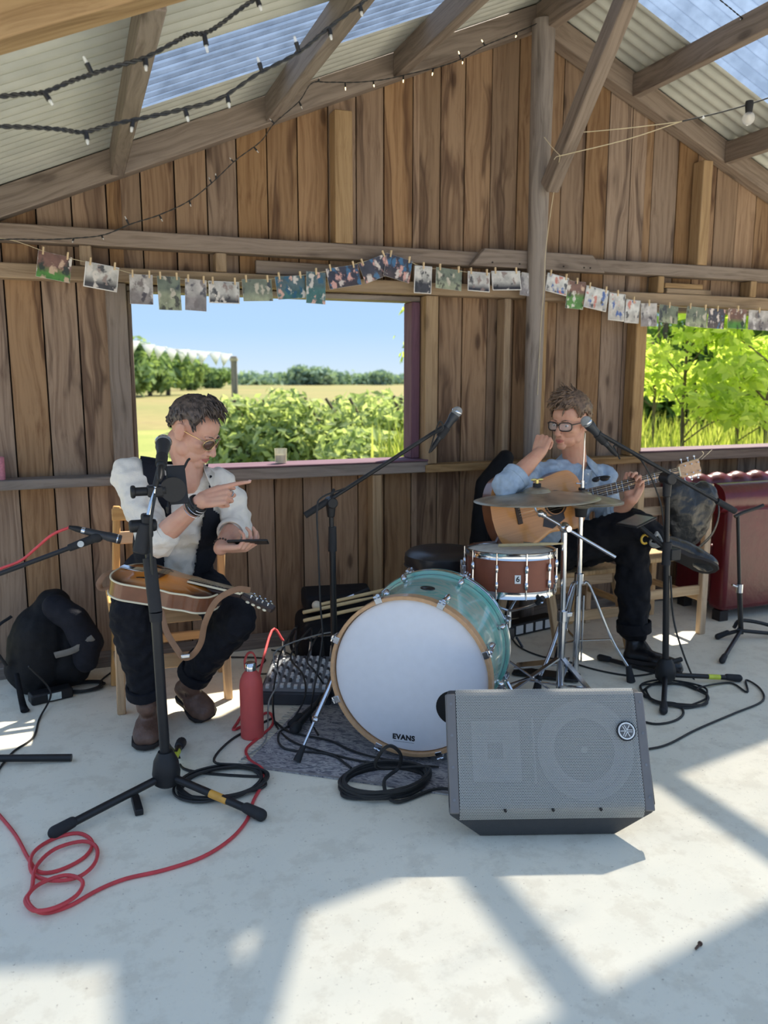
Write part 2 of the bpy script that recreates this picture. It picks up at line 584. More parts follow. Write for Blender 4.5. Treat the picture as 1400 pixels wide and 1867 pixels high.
wall = empty('wall_back', (2.3, 3.96, 0), 'gable wall of rough vertical larch boards', kind='structure')
seams = [XL, -0.40, -0.25, -0.102, 0.044, 0.192, 0.342, 0.493, 0.639, 0.781, 0.927, 1.076, 1.23, 1.373, 1.52, 1.677, 1.831, 1.968, 2.12, 2.28, 2.42, 2.555,
         2.705, 2.854, 3.01, 3.163, 3.339, 3.479, 3.622, 3.789, 3.94, 4.09, 4.24, 4.39, 4.54, 4.69, 4.84, 4.99, XR]
def board_piece(x0, x1, z0, z1, dy, sloped, tw):
    w = x1 - x0
    cx = (x0 + x1) / 2
    if sloped:
        za, zb = roof_z(x0) - 0.02 - z0, roof_z(x1) - 0.02 - z0
    else:
        za = zb = z1 - z0
    h = w / 2
    a, b_ = -h, h
    vs = [(a, 0, 0), (b_, 0, 0), (b_, 0.022, 0), (a, 0.022, 0), (a, 0, za), (b_, 0, zb), (b_, 0.022, zb), (a, 0.022, za)]
    mb = MB()
    mb.add(vs, [(0, 3, 2, 1), (4, 5, 6, 7), (0, 1, 5, 4), (1, 2, 6, 5), (2, 3, 7, 6), (3, 0, 4, 7)])
    M = Matrix.Translation((cx, YB + dy, z0)) @ Matrix.Rotation(tw, 4, 'Z')
    mb.build('board', M_BOARD, wall, M, sharp=30)
for i in range(len(seams) - 1):
    g = 0.0035
    xa, xb = seams[i] + g, seams[i + 1] - g
    cuts = [xa, xb]
    for w in (W1, W2):
        for e in w[:2]:
            if xa + 0.015 < e < xb - 0.015:
                cuts.append(e)
    cuts.sort()
    dy = random.uniform(0, 0.006)
    tw = random.uniform(-0.02, 0.02)
    for k in range(len(cuts) - 1):
        p, q = cuts[k], cuts[k + 1]
        mid = (p + q) / 2
        win = next((w for w in (W1, W2) if w[0] - 0.01 < mid < w[1] + 0.01), None)
        if win:
            board_piece(p, q, 0.02, win[2], dy, False, tw)
            board_piece(p, q, win[3], 0, dy, True, tw)
        else:
            board_piece(p, q, 0.02, 0, dy, True, tw)
mb = MB()
def back_panel(x0, x1, z0, top):
    n = 6
    for i in range(n):
        a, b_ = x0 + (x1 - x0) * i / n, x0 + (x1 - x0) * (i + 1) / n
        za, zb = (roof_z(a) - 0.03, roof_z(b_) - 0.03) if top is None else (top, top)
        y0, y1 = 3.992, 4.005
        mb.add([(a, y0, z0), (b_, y0, z0), (b_, y1, z0), (a, y1, z0), (a, y0, za), (b_, y0, zb), (b_, y1, zb), (a, y1, za)],
               [(0, 3, 2, 1), (4, 5, 6, 7), (0, 1, 5, 4), (1, 2, 6, 5), (2, 3, 7, 6), (3, 0, 4, 7)])
back_panel(XL, W1[0], 0, None)
back_panel(W1[0], W1[1], 0, W1[2]); back_panel(W1[0], W1[1], W1[3], None)
back_panel(W1[1], RX, 0, None); back_panel(RX, W2[0], 0, None)
back_panel(W2[0], W2[1], 0, W2[2]); back_panel(W2[0], W2[1], W2[3], None)
back_panel(W2[1], XR, 0, None)
mb.build('backing_layer', M_BACK, wall, sharp=0)

yc = (YF + YB) / 2 - 0.001
fd = YB - YF - 0.004
def hrail(name, x0, x1, z0, z1, mat, y=yc, d=fd, par=wall):
    return timber(name, (x0, y, (z0 + z1) / 2), (x1, y, (z0 + z1) / 2), d, z1 - z0, mat, par)
def stud(name, x0, x1, z0, z1, mat, y=yc, d=fd, par=wall):
    return timber(name, ((x0 + x1) / 2, y, z0), ((x0 + x1) / 2, y, z1), x1 - x0, d, mat, par, up=(0, 1, 0))
hrail('sole_plate', XL, XR, 0.0, 0.055, M_FRAME)
hrail('tie_beam', XL, 2.6, 1.928, 2.0, M_FRAME)
hrail('tie_beam', 2.6, XR, 1.934, 2.004, M_FRAME)
hrail('window_head_rail', XL, 2.3, 1.775, 1.838, M_STUD)
hrail('window_head_rail', 2.36, XR, 1.768, 1.836, M_STUD)
hrail('mid_rail', XL, 0.2, 0.868, 0.912, M_FRAME, y=3.90, d=0.115)
hrail('mid_rail', 1.716, 3.10, 0.862, 0.903, M_STUD, y=3.905, d=0.105)
stud('window_stud', 0.165, 0.252, 0.915, 1.772, M_FRAME)
stud('window_stud', 1.716, 1.788, 0.905, 1.772, M_STUD)
stud('window_stud', 3.03, 3.108, 0.905, 1.766, M_STUD)
stud('short_stud', 1.425, 1.475, 0.056, 0.86, M_STUD)
stud('short_stud', 0.655, 0.705, 1.84, 1.926, M_STUD)
stud('short_stud', 0.065, 0.115, 1.84, 1.926, M_STUD)
stud('short_stud', 3.165, 3.21, 1.838, 1.932, M_STUD)
stud('short_stud', 3.85, 3.90, 1.838, 1.932, M_STUD)
stud('post_side_stud', 2.175, 2.215, 0.905, 1.773, M_STUD)
stud('post_side_stud', 2.40, 2.44, 0.905, 1.766, M_STUD)
stud('gable_stud', 1.235, 1.325, 2.002, roof_z(1.235) - 0.16, M_STUD)
stud('gable_stud', 3.44, 3.51, 2.006, roof_z(3.53) - 0.15, M_STUD)
# splice plate over the tie beam joint, with slanted ends
spl = MB()
out = [(0.0, 0.0), (0.82, 0.0), (0.735, 0.09), (0.075, 0.09)]
vsl = [(h_, 0.0, l_) for l_, h_ in out] + [(h_, 0.045, l_) for l_, h_ in out]
spl.add(vsl, [(3, 2, 1, 0), (4, 5, 6, 7), (0, 1, 5, 4), (1, 2, 6, 5), (2, 3, 7, 6), (3, 0, 4, 7)])
Mspl = Matrix(((0, 0, 1, 1.948), (0, -1, 0, 3.868), (1, 0, 0, 1.924), (0, 0, 0, 1)))
so = spl.build('splice_plate', M_FRAME, wall, Mspl, sharp=30, bevel=0.004, seg=1)
mb = MB()
for lx in (0.12, 0.28, 0.33, 0.55, 0.68, 0.72):
    mb.cyl((1.948 + lx, 3.8225, 1.945), (1.948 + lx, 3.8205, 1.945), 0.0045, n=8)
mb.build('nail_head', plain('dark_nail', srgb(50, 45, 42), 0.5, 0.8), so)
# round post standing before the wall
PX, PY = 2.318, 3.80
pm = MB()
prof = []
for k in range(9):
    z = 3.12 * k / 8
    prof.append((0.041 + 0.019 * (k / 8) ** 1.5 + 0.001 * math.sin(k * 2.1), z))
pm.lathe(prof, 18)
post = pm.build('post', M_POST, wall, Matrix.Translation((PX, PY, 0)))

# windows: painted linings and sills (open, no glass)
def window(name, w, label):
    e = empty(name, ((w[0] + w[1]) / 2, 3.96, w[2]), label, kind='structure')
    hrail('sill', w[0] - 0.02, w[1] + 0.02, w[2] - 0.062, w[2] - 0.004, M_FRAME, y=3.955, d=0.185, par=e)
    hrail('sill_top', w[0] - 0.02, w[1] + 0.02, w[2] - 0.003, w[2] + 0.006, M_PURPLE, y=3.957, d=0.20, par=e)
    stud('jamb', w[1] - 0.05, w[1] - 0.002, w[2] + 0.007, w[3] - 0.022, M_PURPLE, y=3.985, d=0.11, par=e)
    stud('jamb', w[0] + 0.001, w[0] + 0.02, w[2] + 0.007, w[3] - 0.022, M_FRAME, y=3.985, d=0.11, par=e)
    hrail('head', w[0] + 0.001, w[1] - 0.002, w[3] - 0.021, w[3] + 0.005, M_FRAME, y=3.985, d=0.11, par=e)
    return e
window('window_1', W1, 'wide unglazed window opening with purple painted sill, looking onto the field')
window('window_2', W2, 'unglazed window opening with purple painted sill, looking onto leafy saplings')

# ------------------------------------------------------------------ roof
roof = empty('ceiling', (RX, 1.5, RZ), 'pitched timber roof of corrugated metal and clear sheets', kind='structure')
def rafter2(side, y0, y1, depth, mat):
    s = -1 if side == 'L' else 1
    xe = RX + s * 2.95
    d = depth * math.cos(math.atan(SL))
    a = Vector((RX, (y0 + y1) / 2, RZ - depth / 2)); b_ = Vector((xe, (y0 + y1) / 2, roof_z(xe) - depth / 2))
    # width across local y (vertical-ish) and local x (along world y)
    M = frame_along(a, b_, (0, 0, 1))
    L = (b_ - a).length
    MB().box((-(y1 - y0) / 2, -d / 2, 0), ((y1 - y0) / 2, d / 2, L)).build('rafter', mat, roof, M, sharp=30, bevel=0.004, seg=1)
for s in 'LR':
    rafter2(s, YF, 3.955, 0.125, M_FRAME)
    rafter2(s, 2.06, 2.155, 0.125, M_STUD)
bays = [(2.157, 3.868), (1.80, 2.058)]
for px_ in (0.24, 0.93, 1.56, 2.95, 3.61, 4.28, -0.42):
    for y0, y1 in bays:
        s = -1 if px_ < RX else 1
        zt = roof_z(px_)
        timber('purlin', (px_, y0, zt - 0.066), (px_, y1, zt - 0.066), 0.055, 0.115, M_FRAME, roof)
for y0, y1 in bays:
    timber('ridge_beam', (RX, y0, RZ - 0.09), (RX, y1, RZ - 0.09), 0.06, 0.15, M_FRAME, roof)
# knee brace from the post up to the ridge beam
b0 = Vector((PX + 0.012, 3.72, 2.31)); b1 = Vector((RX - 0.035, 2.95, 3.15))
timber('knee_brace', b0, b1, 0.07, 0.09, M_FRAME, roof, up=(0, 0, 1))

PITCH_C = 0.0762
def corr(name, xa, xb, y0, y1, mat, lift=0.0):
    mb = MB()
    n = max(2, int(round((y1 - y0) / PITCH_C * 8)))
    xs = [xa + (xb - xa) * k / 3 for k in range(4)]
    def fn(u, v):
        y = y0 + (y1 - y0) * u
        x = xa + (xb - xa) * v
        return (x, y, roof_z(x) + 0.014 + lift + 0.0125 * math.sin(2 * math.pi * y / PITCH_C))
    mb.sheet(fn, n, 3)
    return mb.build(name, mat, roof, sharp=0 or 80)
rows = [(3.47, 4.17, 0), (2.86, 3.50, 1), (2.14, 2.88, 0), (1.72, 2.16, 0)]
for y0, y1, clear in rows:
    lift = 0.002 if clear else 0.0
    if clear:
        corr('clear_sheet', 0.245, RX, y0, y1, M_SKYLIGHT, 0.003)
        corr('roof_sheet', -0.66, 0.30, y0, y1, M_STEEL)
        corr('clear_sheet', RX, 4.35, y0, y1, M_SKYLIGHT, 0.003)
        corr('roof_sheet', 4.30, 5.34, y0, y1, M_STEEL)
    else:
        corr('roof_sheet', -0.66, RX, y0, y1, M_STEEL)
        corr('roof_sheet', RX, 5.34, y0, y1, M_STEEL)
mb = MB()
for s in (-1, 1):
    mb.add([(RX, 1.71, RZ + 0.055), (RX + s * 0.15, 1.71, roof_z(RX + 0.15) + 0.045), (RX + s * 0.15, 4.18, roof_z(RX + 0.15) + 0.045), (RX, 4.18, RZ + 0.055)], [(0, 1, 2, 3)])
mb.build('ridge_cap', M_STEEL, roof, solid=0.002)

# ------------------------------------------------------------------ outside
def ground_mat(name, a, b_, c, sc=0.35):
    m, nt, b = new_mat(name)
    L = nt.links.new
    tc = nd(nt, 'ShaderNodeTexCoord')
    n1 = nd(nt, 'ShaderNodeTexNoise', i_Scale=sc, i_Detail=6.0, i_Roughness=0.6)
    n2 = nd(nt, 'ShaderNodeTexNoise', i_Scale=sc * 30, i_Detail=5.0)
    L(tc.outputs['Object'], n1.inputs['Vector']); L(tc.outputs['Object'], n2.inputs['Vector'])
    r1 = ramp(nt, [(0.32, a), (0.5, b_), (0.68, c)])
    L(n1.outputs['Fac'], r1.inputs[0])
    mx = nd(nt, 'ShaderNodeMix', data_type='RGBA', blend_type='MULTIPLY', i_Factor=0.5)
    L(r1.outputs[0], mx.inputs['A'])
    r2 = ramp(nt, [(0.3, (0.55, 0.55, 0.5)), (0.7, (1, 1, 1))])
    L(n2.outputs['Fac'], r2.inputs[0]); L(r2.outputs[0], mx.inputs['B'])
    L(mx.outputs['Result'], b.inputs['Base Color'])
    b.inputs['Roughness'].default_value = 0.95
    return m
M_FIELD = ground_mat('summer_field', srgb(122, 126, 62), srgb(140, 132, 72), srgb(150, 132, 80), 0.05)
M_LAWN = ground_mat('lawn', srgb(132, 142, 62), srgb(146, 152, 70), srgb(158, 154, 80), 0.5)
M_YARD = ground_mat('pale_bounce_ground', srgb(206, 196, 178), srgb(214, 204, 188), srgb(220, 210, 194), 0.6)
o = MB().box((-400, 24, -0.6), (900, 1200, -0.14)).build('field', M_FIELD)
tag(o, 'dry summer meadow running to the horizon', kind='structure')
o = MB().box((-60, 4.1, -0.6), (90, 24.5, -0.13)).build('lawn', M_LAWN)
tag(o, 'mown green grass strip outside the barn', kind='structure')
o = MB().box((-40, -40, -0.6), (50, 4.09, -0.125)).build('yard', M_YARD)  # unseen ground, added pale and warm to bounce sun under the roof
tag(o, 'unseen yard around the barn, made pale to bounce sunlight inside', kind='structure')

def leaf_mat(name, a, b_, trans=0.45):
    m, nt, b = new_mat(name)
    L = nt.links.new
    nt.nodes.remove(b)
    out = nt.nodes['Material Output']
    g = nd(nt, 'ShaderNodeNewGeometry')
    r1 = ramp(nt, [(0.0, a), (1.0, b_)])
    L(g.outputs['Random Per Island'], r1.inputs[0])
    df = nd(nt, 'ShaderNodeBsdfDiffuse'); tl = nd(nt, 'ShaderNodeBsdfTranslucent')
    L(r1.outputs[0], df.inputs[0])
    br = nd(nt, 'ShaderNodeMix', data_type='RGBA', blend_type='MULTIPLY', i_Factor=1.0)
    L(r1.outputs[0], br.inputs['A']); br.inputs['B'].default_value = (1.3, 1.35, 0.75, 1)
    L(br.outputs['Result'], tl.inputs[0])
    mx = nd(nt, 'ShaderNodeMixShader'); mx.inputs[0].default_value = trans
    L(df.outputs[0], mx.inputs[1]); L(tl.outputs[0], mx.inputs[2])
    L(mx.outputs[0], out.inputs[0])
    return m
M_LEAF_BUSH = leaf_mat('bramble_leaf', srgb(118, 138, 96), srgb(206, 214, 160))
M_LEAF_SAP = leaf_mat('sapling_leaf', srgb(160, 180, 90), srgb(228, 236, 140), 0.6)
M_LEAF_DARK = leaf_mat('hedge_leaf', srgb(60, 88, 52), srgb(134, 162, 84), 0.4)
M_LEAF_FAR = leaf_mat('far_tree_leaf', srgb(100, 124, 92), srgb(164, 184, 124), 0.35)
M_LEAF_HAZE = leaf_mat('haze_tinted_leaf', srgb(120, 142, 130), srgb(164, 184, 160), 0.25)  # distance haze is mixed into these leaf colours
M_BARK = plain('bark', srgb(104, 92, 76), 0.9, bump=0.4)
M_GRASS = leaf_mat('tall_grass', srgb(150, 166, 74), srgb(208, 206, 128), 0.45)

RNG = np.random.default_rng(11)
def leaves(blobs, n, size, seed=0, shell=0.55):
    """leaf blades scattered through a set of ellipsoids (cx,cy,cz,rx,ry,rz)"""
    rg = np.random.default_rng(seed)
    bl = np.array(blobs, float)
    vol = bl[:, 3] * bl[:, 4] * bl[:, 5]
    idx = rg.choice(len(bl), n, p=(vol ** 0.7) / (vol ** 0.7).sum())
    d = rg.normal(size=(n, 3)); d /= np.linalg.norm(d, axis=1)[:, None]
    rr = shell + (1 - shell) * rg.random(n) ** 0.6
    c = bl[idx, :3] + d * rr[:, None] * bl[idx, 3:] * (0.9 + 0.25 * rg.random((n, 1)))
    nrm = d * 0.6 + rg.normal(size=(n, 3)) * 0.7 + np.array([0, 0, 0.35])
    nrm /= np.linalg.norm(nrm, axis=1)[:, None]
    t = rg.normal(size=(n, 3)); t -= (t * nrm).sum(1)[:, None] * nrm; t /= np.linalg.norm(t, axis=1)[:, None]
    b_ = np.cross(nrm, t)
    s = size * (0.6 + 0.8 * rg.random(n))[:, None]
    v = np.stack([c - t * s, c + b_ * s * 0.45 + nrm * s * 0.12, c + t * s, c - b_ * s * 0.45 + nrm * s * 0.12], 1).reshape(-1, 3)
    return v, n
def leaf_obj(name, blobs, n, size, mat, parent, seed=0, shell=0.55):
    v, k = leaves(blobs, n, size, seed, shell)
    me = bpy.data.meshes.new(name)
    me.from_pydata(v.tolist(), [], [(4 * i, 4 * i + 1, 4 * i + 2, 4 * i + 3) for i in range(k)])
    me.materials.append(mat)
    return from_mesh(name, me, parent)

def bush(name, base, w, d, h, n, size, mat, label, cat, group, seed, core=True):
    e = empty(name, base, label, cat, group)
    rg = random.Random(seed)
    bl = []
    for k in range(7):
        rx = w * rg.uniform(0.22, 0.38); ry = d * rg.uniform(0.25, 0.4); rz = h * rg.uniform(0.25, 0.4)
        bl.append((base[0] + rg.uniform(-0.5, 0.5) * (w - rx), base[1] + rg.uniform(-0.4, 0.4) * (d - ry), base[2] + max(rz * 0.85, rg.uniform(0.25, 0.95) * h - rz), rx, ry, rz))
    leaf_obj('foliage', bl, n, size, mat, e, seed)
    mb = MB()
    for k in range(4):
        x = base[0] + rg.uniform(-0.2, 0.2) * w
        mb.tube([(x, base[1], base[2] - 0.02), (x + rg.uniform(-.1, .1) * w, base[1] + rg.uniform(-.1, .1), base[2] + 0.4 * h), (x + rg.uniform(-.25, .25) * w, base[1], base[2] + 0.8 * h)], 0.012 + 0.008 * h, 6, 3)
    mb.build('stems', M_BARK, e)
    return e

# hedge of bramble bushes across the meadow window
bush_words = ['leftmost, half hidden by the seated man', 'second from the left, with pale tips', 'low one behind the drinking glass', 'tall one in the middle of the hedge',
              'dense one right of the middle', 'dark one beside the purple window jamb', 'pale one at the right window corner', 'low front one under the window corner']
for i, (px_, Y, w, h) in enumerate([(425, 13.2, 2.0, 1.2), (475, 12.6, 2.0, 1.32), (530, 13.6, 2.2, 1.25), (585, 12.8, 2.2, 1.36), (640, 12.4, 2.2, 1.34), (700, 11.6, 2.0, 1.36), (752, 11.0, 2.0, 1.42), (715, 9.4, 1.7, 0.85)]):
    p = at(px_, 700, Y)
    bush('bramble_bush', (p.x, Y, -0.13), w, 1.8, h + 0.13, 2600, 0.085, M_LEAF_BUSH, 'leafy green hedge bush outside the left window, ' + bush_words[i], 'bush', 'bushes of the meadow hedge', 100 + i)

def tree(name, px_, Y, ztop, w, n, size, mat, label, group, seed, zb=-0.14, low=0.25):
    p = at(px_, 690, Y)
    e = empty(name, (p.x, Y, zb), label, 'tree', group)
    rg = random.Random(seed)
    H_ = ztop - zb
    bl = []
    for k in range(9):
        a = rg.uniform(0, 6.28)
        rr = rg.uniform(0, 0.33) * w
        f = rg.uniform(low, 0.95)
        r_ = w * rg.uniform(0.2, 0.34)
        bl.append((p.x + rr * math.cos(a), Y + rr * math.sin(a), zb + min(f * H_, H_ - r_ * 0.7), r_, r_, r_ * 0.75))
    leaf_obj('crown', bl, n, size, mat, e, seed, 0.35)
    MB().tube([(p.x, Y, zb - 0.1), (p.x + 0.02 * w, Y, zb + 0.4 * H_), (p.x - 0.03 * w, Y, zb + 0.75 * H_)], [0.04 * w, 0.03 * w, 0.012 * w], 8, 3).build('trunk', M_BARK, e)
    return e
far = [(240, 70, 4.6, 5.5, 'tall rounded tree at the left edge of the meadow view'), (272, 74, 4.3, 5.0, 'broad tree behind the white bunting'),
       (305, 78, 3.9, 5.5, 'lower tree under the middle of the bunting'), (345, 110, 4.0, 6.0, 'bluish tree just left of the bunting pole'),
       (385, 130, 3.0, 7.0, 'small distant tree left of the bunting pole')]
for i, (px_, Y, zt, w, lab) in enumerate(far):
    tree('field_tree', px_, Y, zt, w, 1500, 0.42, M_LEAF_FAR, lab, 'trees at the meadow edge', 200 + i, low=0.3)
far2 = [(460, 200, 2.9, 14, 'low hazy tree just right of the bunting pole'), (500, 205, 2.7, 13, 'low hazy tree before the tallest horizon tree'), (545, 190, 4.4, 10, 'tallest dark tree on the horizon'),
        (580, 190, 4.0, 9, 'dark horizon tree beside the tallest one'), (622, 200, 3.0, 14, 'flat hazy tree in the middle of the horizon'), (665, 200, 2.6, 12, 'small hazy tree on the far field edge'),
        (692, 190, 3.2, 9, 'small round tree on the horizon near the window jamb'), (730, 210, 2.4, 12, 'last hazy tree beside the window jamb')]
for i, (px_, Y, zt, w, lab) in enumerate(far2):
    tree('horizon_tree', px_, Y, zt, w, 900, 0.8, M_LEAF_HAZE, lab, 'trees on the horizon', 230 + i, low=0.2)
# twig of foliage hanging at the upper right corner of the meadow window
e = empty('branch_tree', (at(790, 640, 9.0).x, 9.0, -0.13), 'leafy branches just showing past the right jamb of the meadow window', 'tree')
c = at(775, 620, 9.0)
leaf_obj('crown', [(c.x, 9.0, c.z, 0.34, 0.4, 0.6), (c.x + 0.3, 9.0, c.z + 0.5, 0.6, 0.5, 0.6)], 500, 0.06, M_LEAF_SAP, e, 301, 0.1)
MB().tube([(c.x + 0.5, 9.0, -0.2), (c.x + 0.45, 9.0, c.z), (c.x + 0.35, 9.0, c.z + 0.6)], [0.06, 0.045, 0.02], 8, 3).build('trunk', M_BARK, e)

# bunting and its pole
pp = at(426, 650, 14.5)
e = empty('bunting_pole', (pp.x, 14.5, -0.13), 'grey wooden pole holding up the white bunting', 'pole')
MB().lathe([(0.07, 0), (0.06, 1.0), (0.055, pp.z + 0.13), (0.0, pp.z + 0.14)], 10).build('shaft', M_POST, e, Matrix.Translation((pp.x, 14.5, -0.13)))
MB().lathe([(0.075, 0), (0.075, 0.05)], 10).build('rope_band', plain('rope', srgb(190, 176, 150), 0.9), e, Matrix.Translation((pp.x, 14.5, pp.z - 0.08)))
def white_cloth():
    m, nt, b = new_mat('white_cloth')
    nt.nodes.remove(b)
    df = nd(nt, 'ShaderNodeBsdfDiffuse'); tl = nd(nt, 'ShaderNodeBsdfTranslucent'); mx = nd(nt, 'ShaderNodeMixShader')
    n1 = nd(nt, 'ShaderNodeTexNoise', i_Scale=40.0)
    r1 = ramp(nt, [(0.3, srgb(236, 238, 240)), (0.7, srgb(250, 250, 250))])
    nt.links.new(n1.outputs['Fac'], r1.inputs[0])
    nt.links.new(r1.outputs[0], df.inputs[0]); nt.links.new(r1.outputs[0], tl.inputs[0])
    mx.inputs[0].default_value = 0.6
    nt.links.new(df.outputs[0], mx.inputs[1]); nt.links.new(tl.outputs[0], mx.inputs[2])
    nt.links.new(mx.outputs[0], nt.nodes['Material Output'].inputs[0])
    return m
M_WHITE = white_cloth()
e = empty('bunting', (at(330, 630, 14.2).x, 14.3, 1.9), 'string of white triangular bunting flags against the trees', 'bunting')
pts = [at(222, 612, 13.8), at(245, 622, 13.9), at(280, 630, 14.1), at(315, 636, 14.2), at(360, 640, 14.3), at(400, 643, 14.4), at(424, 648, 14.46)]
MB().tube(pts, 0.006, 5, 5).build('cord', M_WHITE, e)
for px_, py_ in [(243, 621), (270, 628), (292, 632), (313, 636), (334, 637), (353, 640), (371, 642), (391, 643), (411, 645)]:
    p = at(px_, py_, 14.2)
    s = 0.11
    q = random.uniform(-0.05, 0.05)
    mb = MB().add([(p.x - s, p.y, p.z), (p.x + s, p.y + q, p.z), (p.x + q, p.y + 0.03, p.z - 2.0 * s), (p.x, p.y + 0.02, p.z - 0.4 * s)], [(0, 3, 1), (0, 2, 3), (3, 2, 1)])
    mb.build('flag', M_WHITE, e, solid=0.003)
# drinking glass on the sill goes with the small things

# saplings behind the right window
def sapling(px_, Y, ztop, w, n, label, seed, mat=M_LEAF_SAP, zlow=0.9, lean=0.0, thick=0.022):
    p = at(px_, 800, Y)
    e = empty('sapling', (p.x, Y, -0.13), label, 'tree', 'saplings outside the right window')
    rg = random.Random(seed)
    mb = MB()
    mb.tube([(p.x - lean, Y, -0.2), (p.x + 0.01, Y, 0.6), (p.x - 0.01, Y, 1.2), (p.x + 0.02, Y, ztop)], [thick, thick * 0.9, thick * 0.75, 0.006], 8, 4)
    bl = []
    for k in range(12):
        a = rg.uniform(0, 6.28); z = rg.uniform(zlow, ztop); rr = rg.uniform(0.25, 1.0) * w * 0.5
        q = Vector((p.x + rr * math.cos(a), Y + rr * math.sin(a) * 0.8, z + 0.1))
        mb.tube([(p.x, Y, z - 0.2), (p.x * 0.5 + q.x * 0.5, Y * 0.5 + q.y * 0.5, z), q], [0.008, 0.006, 0.003], 5, 3)
        bl.append((q.x, q.y, q.z, 0.28 * w, 0.26 * w, 0.13))
    mb.build('trunk', M_BARK, e)
    leaf_obj('leaves', bl, n, 0.062, mat, e, seed, 0.1)
    return e
sapling(1243, 6.0, 2.5, 1.5, 1500, 'slim sapling nearest the right window stud, trunk in full view', 41)
sapling(1342, 6.4, 2.7, 1.6, 1700, 'broader sapling in the middle of the right window', 42)
sapling(1395, 5.6, 2.5, 1.3, 1200, 'sapling at the right edge of the picture', 43, zlow=1.2)
sapling(1190, 7.6, 2.6, 1.5, 1000, 'sapling behind the others beside the window stud', 44, zlow=1.1)
for i, (px_, Y, w, h, lab) in enumerate([(1170, 10.5, 3.4, 3.6, 'dark hedge bush behind the saplings, beside the window stud'), (1275, 11.0, 3.6, 3.9, 'dark hedge bush behind the slim sapling'),
                                    (1390, 10.5, 3.6, 4.2, 'dark hedge bush at the right edge of the picture'), (1340, 13.5, 4.5, 4.2, 'rearmost dark hedge bush seen between the saplings')]):
    p = at(px_, 690, Y)
    bush('hedge_bush', (p.x, Y, -0.13), w, 2.0, h, 3000, 0.11, M_LEAF_DARK, lab, 'bush', 'dark hedge behind the saplings', 60 + i)
# tall meadow grass below the right window
rg = np.random.default_rng(5)
ng = 5200
gx = rg.uniform(3.2, 10.5, ng); gy = rg.uniform(4.9, 9.2, ng)
hh = rg.uniform(0.45, 1.0, ng); wd = rg.uniform(0.008, 0.02, ng); an = rg.uniform(0, 6.28, ng); ln = rg.normal(0, 0.12, (ng, 2))
v = np.zeros((ng, 5, 3))
v[:, 0] = np.stack([gx - wd * np.cos(an), gy - wd * np.sin(an), np.full(ng, -0.14)], 1)
v[:, 1] = np.stack([gx + wd * np.cos(an), gy + wd * np.sin(an), np.full(ng, -0.14)], 1)
v[:, 2] = np.stack([gx + 0.8 * wd * np.cos(an) + ln[:, 0] * 0.4, gy + 0.8 * wd * np.sin(an) + ln[:, 1] * 0.4, hh * 0.6], 1)
v[:, 3] = np.stack([gx - 0.8 * wd * np.cos(an) + ln[:, 0] * 0.4, gy - 0.8 * wd * np.sin(an) + ln[:, 1] * 0.4, hh * 0.6], 1)
v[:, 4] = np.stack([gx + ln[:, 0], gy + ln[:, 1], hh], 1)
me = bpy.data.meshes.new('tall_grass')
me.from_pydata(v.reshape(-1, 3).tolist(), [], [f for i in range(ng) for f in ((5 * i, 5 * i + 1, 5 * i + 2, 5 * i + 3), (5 * i + 3, 5 * i + 2, 5 * i + 4))])
me.materials.append(M_GRASS)
tag(from_mesh('tall_grass', me), 'tall sunlit yellow green grass outside the right window', 'grass', kind='stuff')
# ------------------------------------------------------------------ gear materials
M_CHROME = plain('chrome', srgb(214, 216, 220), 0.14, 1.0, var=0.03)
M_BLACKM = plain('black_powder_coat', srgb(34, 34, 36), 0.42, 0.2, var=0.1)
M_BLACKP = plain('black_plastic', srgb(30, 30, 32), 0.5, var=0.1, spec=0.4)
M_RUBBER = plain('black_rubber', srgb(36, 36, 38), 0.75, var=0.1)
M_CABLE = plain('black_cable', srgb(38, 38, 38), 0.55)
M_GREYCABLE = plain('grey_cable', srgb(150, 150, 146), 0.55)
M_GRILLE_BALL = plain('mic_ball_mesh', srgb(186, 188, 188), 0.38, 0.75, var=0.25, scale=900, bump=0.6, bscale=1500)
M_MICBODY = plain('mic_body', srgb(62, 64, 68), 0.45, 0.5)
M_TAPE_Y = plain('yellow_tape', srgb(206, 214, 70), 0.5)
M_TAPE_O = plain('orange_sticker', srgb(218, 158, 66), 0.5)
M_MAPLE = plain('maple_hoop', srgb(196, 154, 112), 0.4, var=0.1, scale=60, coat=0.4)
M_HEAD = plain('white_drum_head', srgb(226, 228, 234), 0.55, var=0.02)
M_LABELW = plain('white_print', srgb(225, 228, 228), 0.5, var=0.03)
M_INK = plain('black_ink', srgb(22, 24, 30), 0.5)

def text_mesh(txt, size, extr=0.0006, bold=0.0, align='CENTER'):
    cu = bpy.data.curves.new('lettering', 'FONT')
    cu.space_character = 1.08
    cu.body = txt
    cu.size = size
    cu.extrude = extr
    cu.offset = bold
    cu.align_x = align
    cu.align_y = 'CENTER'
    ob = bpy.data.objects.new('lettering', cu)
    COL.objects.link(ob)
    dg = bpy.context.evaluated_depsgraph_get()
    me = bpy.data.meshes.new_from_object(ob.evaluated_get(dg))
    COL.objects.unlink(ob)
    bpy.data.objects.remove(ob)
    return me

def lettering(txt, size, M, mat, parent, bold=0.0, extr=0.0006, name='lettering'):
    me = text_mesh(txt, size, extr, bold)
    me.materials.clear(); me.materials.append(mat)
    return from_mesh(name, me, parent, M)

